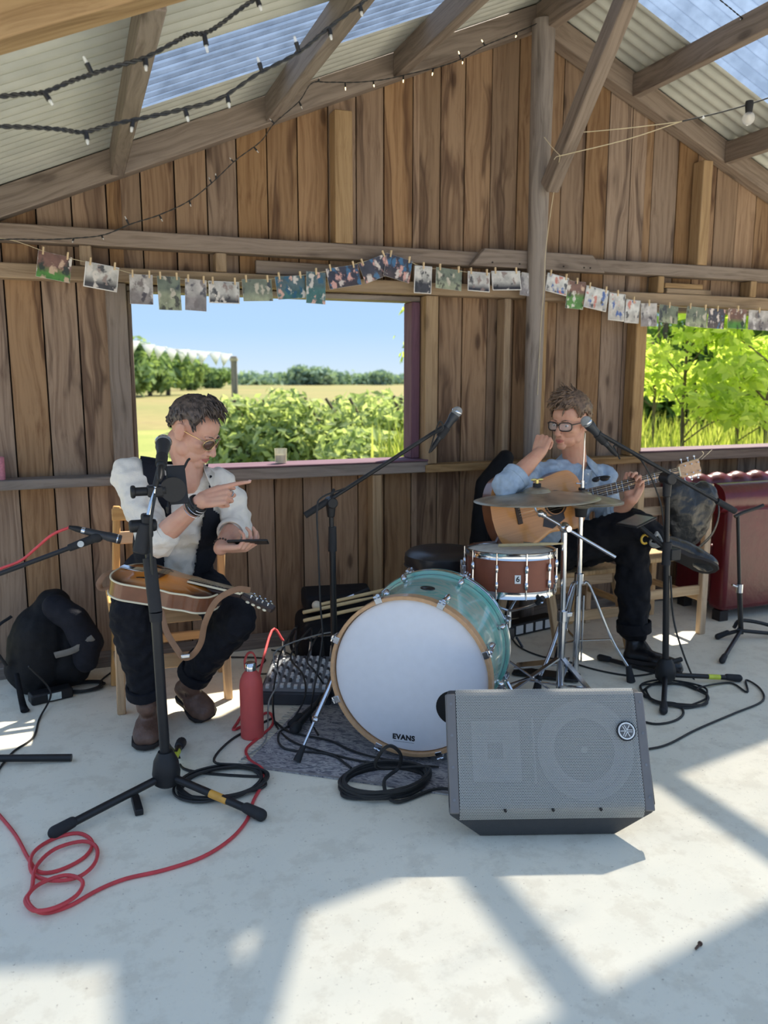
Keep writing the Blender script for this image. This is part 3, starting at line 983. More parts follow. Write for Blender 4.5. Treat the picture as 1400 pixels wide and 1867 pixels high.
# ------------------------------------------------------------------ bass drum
def swirl_mat():
    m, nt, b = new_mat('aqua_swirl_wrap')
    L = nt.links.new
    tc = nd(nt, 'ShaderNodeTexCoord')
    mp = nd(nt, 'ShaderNodeMapping'); mp.inputs['Scale'].default_value = (3.0, 3.0, 9.0)
    L(tc.outputs['Object'], mp.inputs[0])
    n1 = nd(nt, 'ShaderNodeTexNoise', i_Scale=1.3, i_Detail=3.0, i_Distortion=1.6)
    L(mp.outputs[0], n1.inputs['Vector'])
    r1 = ramp(nt, [(0.25, srgb(96, 170, 162)), (0.45, srgb(132, 196, 184)), (0.56, srgb(172, 196, 182)), (0.66, srgb(112, 186, 176)), (0.8, srgb(180, 206, 192))])
    L(n1.outputs['Fac'], r1.inputs[0]); L(r1.outputs[0], b.inputs['Base Color'])
    b.inputs['Roughness'].default_value = 0.22
    b.inputs['Metallic'].default_value = 0.15
    b.inputs['Coat Weight'].default_value = 0.6
    b.inputs['Coat Roughness'].default_value = 0.06
    return m
M_SWIRL = swirl_mat()
C0, C1 = Vector((1.045, 2.475, 0.318)), Vector((1.305, 2.805, 0.318))
DL = (C1 - C0).length
DM = frame_along(C0, C1)
drum = empty('bass_drum', (1.17, 2.64, 0), 'aqua swirl bass drum with white front head and black port hole', 'drum')
RS, RH = 0.279, 0.294
MB().lathe([(RS - 0.008, 0.03), (RS, 0.03), (RS, DL - 0.03), (RS - 0.008, DL - 0.03)], 64, cap=False).build('shell', M_SWIRL, drum, DM)
def hoop(z0, z1, r_in, r_out):
    return MB().lathe([(r_in, z0), (r_out - 0.002, z0), (r_out, z0 + 0.002), (r_out, z1 - 0.002), (r_out - 0.002, z1), (r_in, z1), (r_in, z0)], 72, cap=False)
hoop(-0.008, 0.034, 0.281, RH).build('front_hoop', M_MAPLE, drum, DM, sharp=30)
rh = hoop(DL - 0.034, DL + 0.008, 0.281, RH).build('rear_hoop', M_SWIRL, drum, DM, sharp=30)
hoop(DL - 0.028, DL - 0.012, 0.2955, 0.2975).build('inlay', M_CHROME, rh, DM, sharp=30)
fh = MB().lathe([(0.0, 0.006), (0.268, 0.006), (0.277, 0.010), (0.281, 0.020), (0.281, 0.03)], 72).build('front_head', M_HEAD, drum, DM)
MB().lathe([(0.281, DL - 0.03), (0.277, DL - 0.008), (0.0, DL - 0.006)], 48).build('rear_head', M_HEAD, drum, DM)
MI = DM.inverted()
def on_face(px_, py_):
    """point of the front head plane seen at this pixel, in drum frame"""
    n = (C1 - C0).normalized()
    r = ray(px_, py_)
    o_ = Vector((0, 0, CAM_H))
    t = (C0 - o_).dot(n) / r.dot(n)
    return MI @ (o_ + r * t)
ph = on_face(826, 1292)
MB().lathe([(0.0, 0.0), (0.056, 0.0), (0.062, 0.0015), (0.062, 0.003)], 36).build('port_hole', plain('port_black', srgb(14, 14, 16), 0.8), drum, DM @ Matrix.Translation((ph.x, ph.y, 0.0025)))
lp = on_face(735, 1346)
LM = DM @ Matrix.Translation((lp.x, lp.y, 0.0052)) @ Matrix.Rotation(math.pi, 4, 'Y')
lettering('EVANS', 0.026, LM, M_INK, drum, bold=0.0011)
MB().cbox((0, -0.0165, 0), (0.076, 0.0012, 0.0006)).build('underline', plain('grey_print', srgb(120, 124, 132), 0.6), drum, LM)
for k in range(8):
    a = R(22.5 + 45 * k)
    for side in (0, 1):
        Ma = DM @ Matrix.Rotation(a, 4, 'Z')
        z0 = -0.011 if side == 0 else DL + 0.011
        s = 1 if side == 0 else -1
        mb = MB()
        mb.box((0.281, -0.013, min(z0, z0 + s * 0.004)), (0.299, 0.013, max(z0, z0 + s * 0.004)))
        mb.box((0.296, -0.013, min(z0, z0 + s * 0.036)), (0.301, 0.013, max(z0, z0 + s * 0.036)))
        mb.cyl((0.306, 0, z0 + s * 0.012), (0.306, 0, z0 + s * 0.05), 0.009, 0.007, 10)
        cl = mb.build('claw', M_CHROME, drum, Ma, bevel=0.0015)
        mb = MB()
        mb.cyl((0.306, 0, z0 - s * 0.002), (0.306, 0, z0 + s * 0.11), 0.003, n=8)
        mb.cyl((0.306, 0, z0 + s * 0.012), (0.306, 0, z0 + s * 0.002), 0.006, n=8)
        mb.cyl((0.306, -0.012, z0 + s * 0.004), (0.306, 0.012, z0 + s * 0.004), 0.004, n=8)
        mb.build('tension_rod', M_CHROME, cl, Ma)
        mb = MB()
        zz = z0 + s * 0.105
        mb.ell((0.292, 0, zz), (0.016, 0.012, 0.022), 12, 8)
        mb.cyl((0.277, 0, zz), (0.300, 0, zz), 0.011, 0.009, 10)
        mb.build('lug', M_CHROME, drum, Ma)
# grommet badge on top of the shell
Mg = DM @ Matrix.Rotation(R(94), 4, 'Z') @ Matrix.Translation((RS, 0, DL * 0.42)) @ Matrix.Rotation(R(90), 4, 'Y')
MB().lathe([(0.0, 0.003), (0.010, 0.003), (0.012, 0.0015), (0.026, 0.002), (0.027, -0.001)], 24).build('badge', plain('dark_badge', srgb(40, 46, 48), 0.35, 0.5), drum, Mg)
# spurs
def spur(top, foot):
    top, foot = Vector(top), Vector(foot)
    d = (foot - top).normalized()
    mid = top.lerp(foot, 0.62)
    mb = MB().cyl(top, mid, 0.0095, n=12)
    mb.cyl(mid - d * 0.01, foot - d * 0.03, 0.0055, n=10)
    mb.ell(mid, (0.012, 0.02, 0.014), 10, 8)
    s = mb.build('spur', M_CHROME, drum)
    MB().cyl(foot - d * 0.06, foot, 0.009, 0.015, 12).build('rubber_foot', M_RUBBER, s)
spur(C0 + Vector((-0.16, 0.24, 0.03)), fl(541, 1390, 0.008) + Vector((0.0, 0.0, 0.004)))
spur(C0 + Vector((0.36, -0.05, -0.05)), Vector((1.50, 2.30, 0.012)))

# ------------------------------------------------------------------ snare drum on its stand
SN = Vector((1.648, 2.838, 0.0))
TILT = Matrix.Rotation(R(-3), 4, 'X') @ Matrix.Rotation(R(1.5), 4, 'Y')
SM = Matrix.Translation(SN + Vector((0, 0, 0.487))) @ TILT
snare = empty('snare_drum', SN + Vector((0, 0, 0.48)), 'reddish brown wooden snare drum with chrome hoops', 'drum')
M_MAHOG = plain('mahogany_shell', srgb(132, 74, 52), 0.5, var=0.14, scale=14)
sh = 0.170
MB().lathe([(0.170, 0.012), (0.178, 0.012), (0.178, sh - 0.012), (0.170, sh - 0.012)], 56, cap=False).build('shell', M_MAHOG, snare, SM)
def chrome_hoop(z0, z1, nm):
    MB().lathe([(0.176, z0), (0.186, z0), (0.183, (z0 + z1) / 2), (0.187, z1), (0.180, z1 + 0.002), (0.177, z1 - 0.004)], 56, cap=False).build(nm, M_CHROME, snare, SM)
chrome_hoop(sh - 0.020, sh + 0.006, 'top_hoop')
MB().lathe([(0.178, 0.024), (0.185, 0.024), (0.183, 0.012), (0.187, -0.004), (0.178, -0.006)], 56, cap=False).build('bottom_hoop', M_CHROME, snare, SM)
MB().lathe([(0.0, sh - 0.003), (0.177, sh - 0.003), (0.178, sh - 0.01)], 48).build('top_head', plain('coated_head', srgb(220, 220, 210), 0.7), snare, SM)
MB().lathe([(0.178, 0.004), (0.0, 0.004)], 48).build('bottom_head', M_HEAD, snare, SM)
for k in range(10):
    a = R(36 * k + 8)
    Mk = SM @ Matrix.Rotation(a, 4, 'Z')
    mb = MB()
    mb.ell((0.186, 0, sh * 0.30), (0.010, 0.008, 0.020), 10, 8)
    mb.ell((0.186, 0, sh * 0.68), (0.010, 0.008, 0.020), 10, 8)
    mb.cyl((0.188, 0, sh * 0.3), (0.188, 0, sh * 0.68), 0.005, n=8)
    lg = mb.build('lug', M_CHROME, snare, Mk)
    MB().cyl((0.1885, 0, -0.006), (0.1885, 0, sh + 0.008), 0.0024, n=6).build('tension_rod', M_CHROME, lg, Mk)
# badge with its numeral
to_cam = Vector((-SN.x, -SN.y, 0)).normalized()
ab = math.atan2(to_cam.y, to_cam.x) + R(10)
Mb = SM @ Matrix.Rotation(ab, 4, 'Z') @ Matrix.Translation((0.1785, 0, sh * 0.45)) @ Matrix.Rotation(R(90), 4, 'Z') @ Matrix.Rotation(R(90), 4, 'X')
bd = MB().cbox((0, 0, 0.0008), (0.024, 0.034, 0.0016)).build('badge', M_LABELW, snare, Mb, bevel=0.001)
lettering('6', 0.030, Mb @ Matrix.Translation((0, 0, 0.0017)), M_INK, bd, bold=0.0008)
MB().box((0.178, -0.02, 0.03), (0.196, 0.02, 0.10)).box((0.196, -0.006, 0.05), (0.205, 0.006, 0.12)).build('strainer', M_CHROME, snare, SM @ Matrix.Rotation(R(150), 4, 'Z'), bevel=0.003)
st = empty('snare_stand', SN, 'chrome tripod stand holding the brown snare drum', 'stand')
hubz = 0.395
for k in range(3):
    a = R(-80 + 120 * k)
    tip = SN + Vector((0.172 * math.cos(a), 0.172 * math.sin(a), 0.470))
    arm = MB().tube([SN + Vector((0.0, 0, hubz)), SN + Vector((0.1 * math.cos(a), 0.1 * math.sin(a), 0.435)), tip, tip + Vector((0.026 * math.cos(a), 0.026 * math.sin(a), 0.012))], 0.006, 8, 4).build('basket_arm', M_CHROME, st)
    MB().cyl(tip, tip + Vector((0.03 * math.cos(a), 0.03 * math.sin(a), 0.03)), 0.011, n=10).build('rubber_grip', M_RUBBER, arm)
off = Vector((-0.025, 0.01, 0))
MB().cyl(SN + Vector((0, 0, 0.30)), SN + Vector((0, 0, 0.40)), 0.011, n=12).build('upper_tube', M_CHROME, st)
MB().cbox(SN + Vector((-0.01, 0, 0.30)), (0.06, 0.035, 0.05)).cyl(SN + Vector((0.02, -0.03, 0.29)), SN + Vector((0.035, -0.06, 0.25)), 0.005).build('tilter', M_BLACKM, st, bevel=0.006)
MB().cyl(SN + off + Vector((0, 0, 0.03)), SN + off + Vector((0, 0, 0.30)), 0.0135, n=12).build('lower_tube', M_CHROME, st)
MB().cyl(SN + off + Vector((0, 0, 0.20)), SN + off + Vector((0, 0, 0.235)), 0.019, n=12).build('collar', M_BLACKM, st)
for a in (R(-20), R(100), R(215)):
    foot = SN + off + Vector((0.26 * math.cos(a), 0.26 * math.sin(a), 0.012))
    lg = MB().beam(SN + off + Vector((0, 0, 0.20)), foot, 0.020, 0.006).build('leg', M_CHROME, st)
    MB().cyl(foot + Vector((-0.03 * math.cos(a), -0.03 * math.sin(a), 0.02)), foot + Vector((0, 0, -0.004)), 0.011, 0.014, 10).build('rubber_foot', M_RUBBER, lg)
    MB().beam(SN + off + Vector((0, 0, 0.06)), SN + off + Vector((0.13 * math.cos(a), 0.13 * math.sin(a), 0.105)), 0.014, 0.004).build('brace', M_CHROME, lg)
# a pair of sticks lying over the snare
M_STICK = plain('hickory', srgb(222, 196, 146), 0.5, var=0.08)
def stick(p0, p1, label, group, r=0.0072, mat=M_STICK):
    p0, p1 = Vector(p0), Vector(p1)
    L = (p1 - p0).length
    M = frame_along(p0, p1)
    o = MB().lathe([(0.0, 0), (r, 0.004), (r, L * 0.72), (r * 0.5, L * 0.955), (r * 0.72, L * 0.965), (r * 0.75, L * 0.985), (0.0, L)], 12).build('drumstick', mat, None, M)
    return tag(o, label, 'drumstick', group)
zt = 0.487 + sh + 0.012
stick((1.60, 2.86, zt + 0.004), (1.87, 2.79, zt + 0.006), 'pale drumstick lying across the top of the brown snare drum', 'drumsticks')

# ------------------------------------------------------------------ cymbals and stands
def bronze_mat():
    m, nt, b = new_mat('aged_bronze')
    L = nt.links.new
    tc = nd(nt, 'ShaderNodeTexCoord')
    sx = nd(nt, 'ShaderNodeVectorMath', operation='LENGTH')
    fl_ = nd(nt, 'ShaderNodeVectorMath', operation='MULTIPLY'); fl_.inputs[1].default_value = (1, 1, 0)
    L(tc.outputs['Object'], fl_.inputs[0]); L(fl_.outputs[0], sx.inputs[0])
    m1 = nd(nt, 'ShaderNodeMath', operation='MULTIPLY', i_1=900.0)
    L(sx.outputs['Value'], m1.inputs[0])
    sn = nd(nt, 'ShaderNodeMath', operation='SINE'); L(m1.outputs[0], sn.inputs[0])
    n = nd(nt, 'ShaderNodeTexNoise', i_Scale=14.0, i_Detail=5.0); L(tc.outputs['Object'], n.inputs['Vector'])
    r1 = ramp(nt, [(0.3, srgb(150, 142, 126)), (0.7, srgb(196, 186, 166))]); L(n.outputs['Fac'], r1.inputs[0])
    L(r1.outputs[0], b.inputs['Base Color'])
    b.inputs['Metallic'].default_value = 0.75
    b.inputs['Roughness'].default_value = 0.42
    bp = nd(nt, 'ShaderNodeBump', i_Strength=0.15, i_Distance=0.001); L(sn.outputs[0], bp.inputs['Height']); L(bp.outputs[0], b.inputs['Normal'])
    return m
M_BRONZE = bronze_mat()
def cymbal_profile(r, bell=0.05, bow=0.028):
    pr = [(0.006, bow + bell * 0.42)]
    for k in range(1, 7):
        a = k / 6
        pr.append((bell * a + 0.004, bow + bell * 0.42 * math.sqrt(max(0, 1 - a * a)) ))
    for k in range(1, 9):
        a = k / 8
        pr.append((bell + 0.004 + (r - bell - 0.004) * a, bow * (1 - a ** 1.6)))
    return pr
def cymbal(name, c, r, M, mat, label, bow=0.028, bell=0.05, flip=False):
    e = empty(name, c, label, 'cymbal')
    W = Matrix.Translation(Vector(c)) @ M
    pr = cymbal_profile(r, bell, bow)
    o = MB().lathe(pr, 64, cap=False).build('plate', mat, e, W, solid=0.0016)
    return e, W
rc = at(978, 911, 2.87)
ride, RW = cymbal('ride_cymbal', rc, 0.262, Matrix.Rotation(R(-3.0), 4, 'X') @ Matrix.Rotation(R(-1.5), 4, 'Y'), M_BRONZE, 'large bronze ride cymbal on the boom stand, left of the hi-hat', 0.030, 0.055)
bs = empty('cymbal_boom_stand', (1.89, 2.80, 0), 'chrome boom cymbal stand carrying the large ride cymbal', 'stand')
B0 = Vector((1.885, 2.80, 0))
top = at(1029, 962, 2.80)
MB().cyl(B0 + Vector((0, 0, 0.03)), (B0.x, B0.y, 0.36), 0.016, n=14).build('lower_tube', M_CHROME, bs)
MB().cyl((B0.x, B0.y, 0.34), (top.x, top.y, top.z), 0.0125, n=14).build('upper_tube', M_CHROME, bs)
MB().cyl((B0.x, B0.y, 0.335), (B0.x, B0.y, 0.385), 0.022, n=14).cbox((B0.x + 0.025, B0.y - 0.01, 0.365), (0.03, 0.012, 0.02)).build('collar', M_CHROME, bs, bevel=0.003)
MB().ell(top, (0.022, 0.022, 0.024), 14, 10).cyl(top + Vector((0, -0.035, 0)), top + Vector((0, 0.03, 0)), 0.013).build('tilter', M_CHROME, bs)
a0 = at(985, 936, 2.86); a1 = at(1122, 1016, 2.70)
MB().cyl(a0, a1, 0.0075, n=12).build('boom_arm', M_CHROME, bs)
MB().cyl(a0 + Vector((0.02, -0.005, -0.01)), a0, 0.013, n=12).tube([a0, at(975, 925, 2.87), rc + Vector((0, 0, 0.075))], 0.005, 8, 4).ell(a0, (0.016, 0.016, 0.016)).build('cymbal_rod', M_CHROME, bs)
MB().cyl(rc + Vector((0, 0, 0.050)), rc + Vector((0, 0, 0.068)), 0.017, n=16).build('felt', M_RUBBER, bs)
wg = rc + Vector((0, 0, 0.078))
MB().cyl(wg - Vector((0, 0, 0.012)), wg + Vector((0, 0, 0.006)), 0.007, n=10).ell(wg + Vector((-0.016, 0, 0.006)), (0.014, 0.004, 0.006)).ell(wg + Vector((0.016, 0, 0.006)), (0.014, 0.004, 0.006)).build('wing_nut', plain('brass', srgb(206, 190, 120), 0.3, 0.9), bs)
for a in (R(170), R(285), R(45)):
    f_ = B0 + Vector((0.27 * math.cos(a), 0.27 * math.sin(a), 0.012))
    lg = MB().beam(B0 + Vector((0, 0, 0.18)), f_, 0.024, 0.007).build('leg', M_CHROME, bs)
    MB().beam(B0 + Vector((0, 0, 0.05)), B0 + Vector((0.15 * math.cos(a), 0.15 * math.sin(a), 0.085)), 0.014, 0.005).build('brace', M_CHROME, lg)
    MB().cyl(f_ + Vector((-0.03 * math.cos(a), -0.03 * math.sin(a), 0.035)), f_ - Vector((0, 0, 0.01)), 0.012, 0.017, 10).build('rubber_foot', M_RUBBER, lg)
# hi-hat
hc = at(1060, 911, 2.93)
H0 = Vector((hc.x + 0.004, 2.93, 0))
hh_, HW = cymbal('hi_hat_cymbal', hc, 0.180, Matrix.Rotation(R(2), 4, 'Y'), M_BRONZE, 'upper hi-hat cymbal with a worn dark logo, right of the ride', 0.020, 0.042)
ti = -math.atan2(hc.x, hc.y)
sm_M = HW @ Matrix.Rotation(ti + R(30), 4, 'Z') @ Matrix.Translation((0.0, -0.125, 0.0108)) @ Matrix.Rotation(R(7), 4, 'X')
mb = MB()
for k, (w_, h_) in enumerate([(0.010, 0.012), (0.008, 0.010), (0.011, 0.014), (0.009, 0.011)]):
    x_ = -0.026 + 0.016 * k
    mb.tube([(x_ - w_ * 0.5, -h_ * 0.5, 0), (x_ - w_ * 0.2, h_ * 0.5, 0), (x_ + w_ * 0.2, -h_ * 0.3, 0), (x_ + w_ * 0.5, h_ * 0.4, 0)], 0.0016, 6, 4, flat=0.3, up=(0, 0, 1))
mb.build('worn_logo', M_INK, hh_, sm_M)
hl = empty('hi_hat_bottom_cymbal', hc + Vector((0, 0, -0.006)), 'lower hi-hat cymbal facing down beneath its pair', 'cymbal')
MB().lathe([(r_, -z_) for r_, z_ in cymbal_profile(0.180, 0.042, 0.018)], 64, cap=False).build('plate', M_BRONZE, hl, Matrix.Translation(hc + Vector((0, 0, -0.004))) @ Matrix.Rotation(R(2), 4, 'Y'), solid=0.0016)
hs = empty('hi_hat_stand', H0, 'chrome hi-hat stand with pull rod and pedal', 'stand')
MB().cyl(H0 + Vector((0, 0, 0.05)), H0 + Vector((0, 0, 0.50)), 0.0145, n=14).build('lower_tube', M_CHROME, hs)
MB().cyl(H0 + Vector((0, 0, 0.46)), hc + Vector((0, 0, -0.05)), 0.0115, n=14).build('upper_tube', M_CHROME, hs)
MB().cyl(H0 + Vector((0, 0, 0.455)), H0 + Vector((0, 0, 0.50)), 0.021, n=14).build('collar', M_CHROME, hs)
MB().cyl(hc + Vector((0, 0, -0.075)), hc + Vector((0, 0, -0.028)), 0.024, 0.03, 14).build('seat_cup', M_RUBBER, hs)
MB().cyl(hc + Vector((0, 0, -0.06)), hc + Vector((0.004, 0, 0.29)), 0.003, n=8).build('pull_rod', M_CHROME, hs)
MB().cyl(hc + Vector((0, 0, 0.042)), hc + Vector((0, 0, 0.052)), 0.015, n=12).build('felt', M_RUBBER, hs)
MB().cyl(hc + Vector((0, 0, 0.052)), hc + Vector((0, 0, 0.085)), 0.009, n=12).cyl(hc + Vector((0, 0, 0.07)), hc + Vector((-0.035, -0.005, 0.074)), 0.003, n=8).build('clutch', M_CHROME, hs)
for a, rr in ((R(-25), 0.25), (R(75), 0.25), (R(195), 0.25)):
    d_ = Vector((math.cos(a), math.sin(a), 0))
    f_ = H0 + d_ * rr + Vector((0, 0, 0.014))
    k_ = H0 + d_ * rr * 0.62 + Vector((0, 0, 0.20))
    lg = MB().tube([H0 + d_ * 0.02 + Vector((0, 0, 0.455)), H0 + d_ * 0.05 + Vector((0, 0, 0.44)), k_, f_ + d_ * -0.012 + Vector((0, 0, 0.05))], 0.010, 10, 4, flat=0.6).build('leg', M_CHROME, hs)
    MB().beam(H0 + Vector((0, 0, 0.19)), k_, 0.012, 0.004).build('brace', M_CHROME, lg)
    MB().cyl(f_ + d_ * -0.016 + Vector((0, 0, 0.065)), f_ - Vector((0, 0, 0.012)), 0.012, 0.020, 10).build('rubber_foot', M_RUBBER, lg)
pd = MB()
pdir = Vector((-0.75, 0.65, 0)).normalized()
pM = frame_along(H0 + Vector((0, 0, 0.015)) - pdir * 0.02, H0 + pdir * 0.30 + Vector((0, 0, 0.012)))
MB().box((-0.045, -0.006, 0), (0.045, 0.006, 0.30)).build('base_plate', M_BLACKM, hs, pM, bevel=0.003)
pM2 = frame_along(H0 + Vector((0, 0, 0.09)) + pdir * 0.03, H0 + pdir * 0.29 + Vector((0, 0, 0.03)))
MB().box((-0.04, -0.005, 0), (0.04, 0.005, 0.25)).build('footboard', M_CHROME, hs, pM2, bevel=0.003)
MB().cyl(H0 + Vector((0.008, -0.01, 0.09)), H0 + Vector((0.008, -0.01, 0.34)), 0.002, n=6).cyl(H0 + Vector((-0.016, -0.012, 0.09)), H0 + Vector((-0.016, -0.012, 0.40)), 0.0045, n=6).cyl(H0 + Vector((0.02, -0.012, 0.09)), H0 + Vector((0.02, -0.012, 0.40)), 0.0045, n=6).build('side_rods', M_CHROME, hs)

# ------------------------------------------------------------------ drum throne
TH = Vector((1.52, 3.22, 0))
th = empty('drum_throne', TH, 'round black vinyl drum throne behind the aqua bass drum', 'stool')
M_VINYL = plain('black_vinyl', srgb(40, 40, 42), 0.32, var=0.05, spec=0.5)
MB().lathe([(0.0, 0.505), (0.15, 0.507), (0.168, 0.520), (0.174, 0.545), (0.170, 0.572), (0.150, 0.588), (0.08, 0.594), (0.0, 0.594)], 48).build('seat', M_VINYL, th, Matrix.Translation(TH))
MB().lathe([(0.172, 0.520), (0.1755, 0.524), (0.172, 0.528)], 48, cap=False).build('piping', M_BLACKP, th, Matrix.Translation(TH))
MB().cyl(TH + Vector((0, 0, 0.10)), TH + Vector((0, 0, 0.51)), 0.016, n=12).build('post', M_CHROME, th)
for k in range(3):
    a = R(30 + 120 * k)
    f_ = TH + Vector((0.25 * math.cos(a), 0.25 * math.sin(a), 0.012))
    lg = MB().beam(TH + Vector((0, 0, 0.30)), f_, 0.024, 0.008).build('leg', M_CHROME, th)
    MB().ell(f_, (0.016, 0.016, 0.014)).build('rubber_foot', M_RUBBER, lg)

# ------------------------------------------------------------------ microphones and stands
def foot_leg(hub, foot, parent, r=0.011, mat=M_BLACKM):
    hub, foot = Vector(hub), Vector(foot)
    d_ = (foot - hub).normalized()
    fz = Vector((foot.x, foot.y, r + 0.006))
    lg = MB().cyl(hub, fz - d_ * 0.01, r, n=12).build('leg', mat, parent)
    MB().cap(fz - d_ * 0.055, fz, r * 1.35, r * 1.55, 12).build('rubber_foot', M_RUBBER, lg)
    return lg
def dyn_mic(p, d, label, s=1.0, mat=M_MICBODY):
    """handheld vocal microphone; p = centre of the ball, d = direction from the ball towards the tail"""
    p, d = Vector(p), Vector(d).normalized()
    e = empty('microphone', p, label, 'microphone')
    M = frame_along(p, p + d)
    MB().ell((0, 0, 0), (0.0255 * s, 0.0255 * s, 0.027 * s), 20, 14, None).build('grille', M_GRILLE_BALL, e, M)
    MB().lathe([(0.0262 * s, -0.003), (0.0275 * s, 0.0), (0.0262 * s, 0.004)], 20, cap=False).build('band', M_CHROME, e, M)
    MB().lathe([(0.0, 0.014), (0.0245 * s, 0.014), (0.024 * s, 0.034 * s), (0.019 * s, 0.055 * s), (0.0135 * s, 0.155 * s), (0.0125 * s, 0.160 * s), (0.0, 0.161 * s)], 20).build('body', mat, e, M)
    MB().lathe([(0.0, 0.160 * s), (0.0105, 0.160 * s), (0.0105, 0.205 * s), (0.006, 0.235 * s), (0.0, 0.236 * s)], 16).build('connector', M_BLACKP, e, M)
    return e

# left vocal stand
s1 = empty('microphone_stand', fl(303, 1432), 'black tripod microphone stand in front of the man in the waistcoat', 'stand', 'microphone stands')
hub = fl(303, 1402, 0.085)
MB().lathe([(0.0, -0.055), (0.030, -0.055), (0.042, -0.045), (0.046, -0.01), (0.040, 0.03), (0.024, 0.062), (0.0, 0.064)], 20).build('hub', M_BLACKP, s1, Matrix.Translation(hub))
l1 = foot_leg(hub + Vector((0, 0, -0.02)), fl(100, 1528), s1, 0.0125)
l2 = foot_leg(hub + Vector((0, 0, -0.02)), fl(476, 1496), s1, 0.0125)
l3 = foot_leg(hub + Vector((0, 0, -0.02)), fl(331, 1362), s1, 0.0125)
q0, q1 = hub + Vector((0, 0, -0.02)), fl(476, 1496)
q1.z = 0.018
d_ = (q1 - q0)
MB().cyl(q0 + d_ * 0.48, q0 + d_ * 0.66, 0.0131, n=12).build('sticker', M_TAPE_O, l2)
q1 = fl(331, 1362); q1.z = 0.018
d_ = (q1 - q0)
MB().cyl(q0 + d_ * 0.45, q0 + d_ * 0.70, 0.0131, n=12).build('tape', M_TAPE_Y, l3)
pt = at(268, 985, 2.615)
MB().cyl(hub, (pt.x * 0.45 + hub.x * 0.55, hub.y, 0.62), 0.0165, n=16).build('lower_tube', M_BLACKM, s1)
mid = Vector((pt.x * 0.45 + hub.x * 0.55, hub.y, 0.62))
MB().cyl(mid + Vector((0, 0, -0.02)), pt, 0.0115, n=14).build('upper_tube', M_BLACKM, s1)
MB().cyl(mid, mid.lerp(pt, 0.75) , 0.021, n=14).cyl(mid + Vector((0, 0, -0.03)), mid, 0.019, 0.021, 14).build('clutch', M_RUBBER, s1)
jt = at(268, 958, 2.60)
MB().cbox(jt, (0.034, 0.05, 0.075)).cyl(jt + Vector((-0.055, 0, 0.0)), jt + Vector((0.03, 0, 0)), 0.02).build('boom_joint', M_BLACKP, s1, bevel=0.008)
b0_, b1_ = at(257, 1000, 2.58), at(291, 852, 2.60)
MB().cyl(b0_, b1_, 0.0075, n=12).build('boom_arm', M_CHROME, s1)
MB().cyl(b0_ - (b1_ - b0_) * 0.06, b0_ + (b1_ - b0_) * 0.30, 0.0235, n=16).build('counterweight', M_RUBBER, s1, bevel=0.005)
MB().cyl(b1_ - (b1_ - b0_) * 0.24, b1_, 0.009, n=12).build('boom_sleeve', M_BLACKP, s1)
mc = at(298, 806, 2.70)
dn = (at(294, 846, 2.575) - mc).normalized()
MB().lathe([(0.015, 0.0), (0.019, 0.0), (0.0175, 0.05), (0.0135, 0.05)], 16, cap=False).cyl((0, -0.018, 0.03), (0.0, -0.03, 0.055), 0.008).build('mic_clip', M_RUBBER, s1, frame_along(mc + dn * 0.095, mc + dn * 0.2))
dyn_mic(mc, dn, 'silver ball vocal microphone before the shoulder of the man in the waistcoat')
# tablet clamp with its dark tablet on the boom
tb = empty('tablet_holder', at(285, 895, 2.60), 'black clamp holding a small dark tablet on the left microphone stand', 'holder')
c_ = at(283, 895, 2.61)
MB().cbox(c_, (0.05, 0.045, 0.036)).cyl(c_ + Vector((-0.07, 0, 0)), c_ + Vector((-0.02, 0, 0)), 0.014).cyl(c_ + Vector((-0.075, 0, 0)), c_ + Vector((-0.060, 0, 0)), 0.022, n=8).build('clamp', M_BLACKP, tb, bevel=0.006)
c2 = at(316, 893, 2.59)
MB().cyl(c_, c2 + Vector((-0.02, 0.01, 0)), 0.016).cyl(c2 + Vector((0, 0.012, 0)), c2 + Vector((0, -0.0, 0)), 0.04, n=20).build('swivel', M_BLACKP, tb)
tM = Matrix.Translation(at(323, 884, 2.625)) @ Matrix.Rotation(R(10), 4, 'Z') @ Matrix.Rotation(R(-14), 4, 'X')
MB().cbox((0, 0, 0), (0.062, 0.008, 0.125)).build('tablet', M_BLACKP, tb, tM, bevel=0.003)
mb = MB()
for sx in (-1, 1):
    mb.tube([(sx * 0.028, 0.006, 0.05), (sx * 0.042, 0.0, 0.075), (sx * 0.046, -0.012, 0.08)], 0.004, 6, 3)
    mb.tube([(sx * 0.028, 0.006, -0.04), (sx * 0.040, 0.0, -0.078), (sx * 0.044, -0.014, -0.086), (sx * 0.046, -0.02, -0.07)], 0.0045, 6, 3)
mb.build('prongs', M_BLACKP, tb, tM)

# middle boom stand
s2b = Vector((0.955, 3.06, 0))
s2 = empty('microphone_stand', s2b, 'tall black boom microphone stand behind the white drum head', 'stand', 'microphone stands')
MB().lathe([(0.0, 0.03), (0.03, 0.03), (0.04, 0.07), (0.024, 0.12), (0.0, 0.121)], 18).build('hub', M_BLACKP, s2, Matrix.Translation(s2b))
for a in (R(90), R(215), R(330)):
    foot_leg(s2b + Vector((0, 0, 0.07)), s2b + Vector((0.28 * math.cos(a), 0.28 * math.sin(a), 0)), s2)
j2 = at(603, 916, 3.06)
MB().cyl(s2b + Vector((0, 0, 0.1)), Vector((j2.x * 0.5 + s2b.x * 0.5, 3.06, 0.66)), 0.0135, n=14).build('lower_tube', M_BLACKM, s2)
MB().cyl(Vector((j2.x * 0.5 + s2b.x * 0.5, 3.06, 0.60)), j2, 0.0095, n=14).build('upper_tube', M_BLACKM, s2)
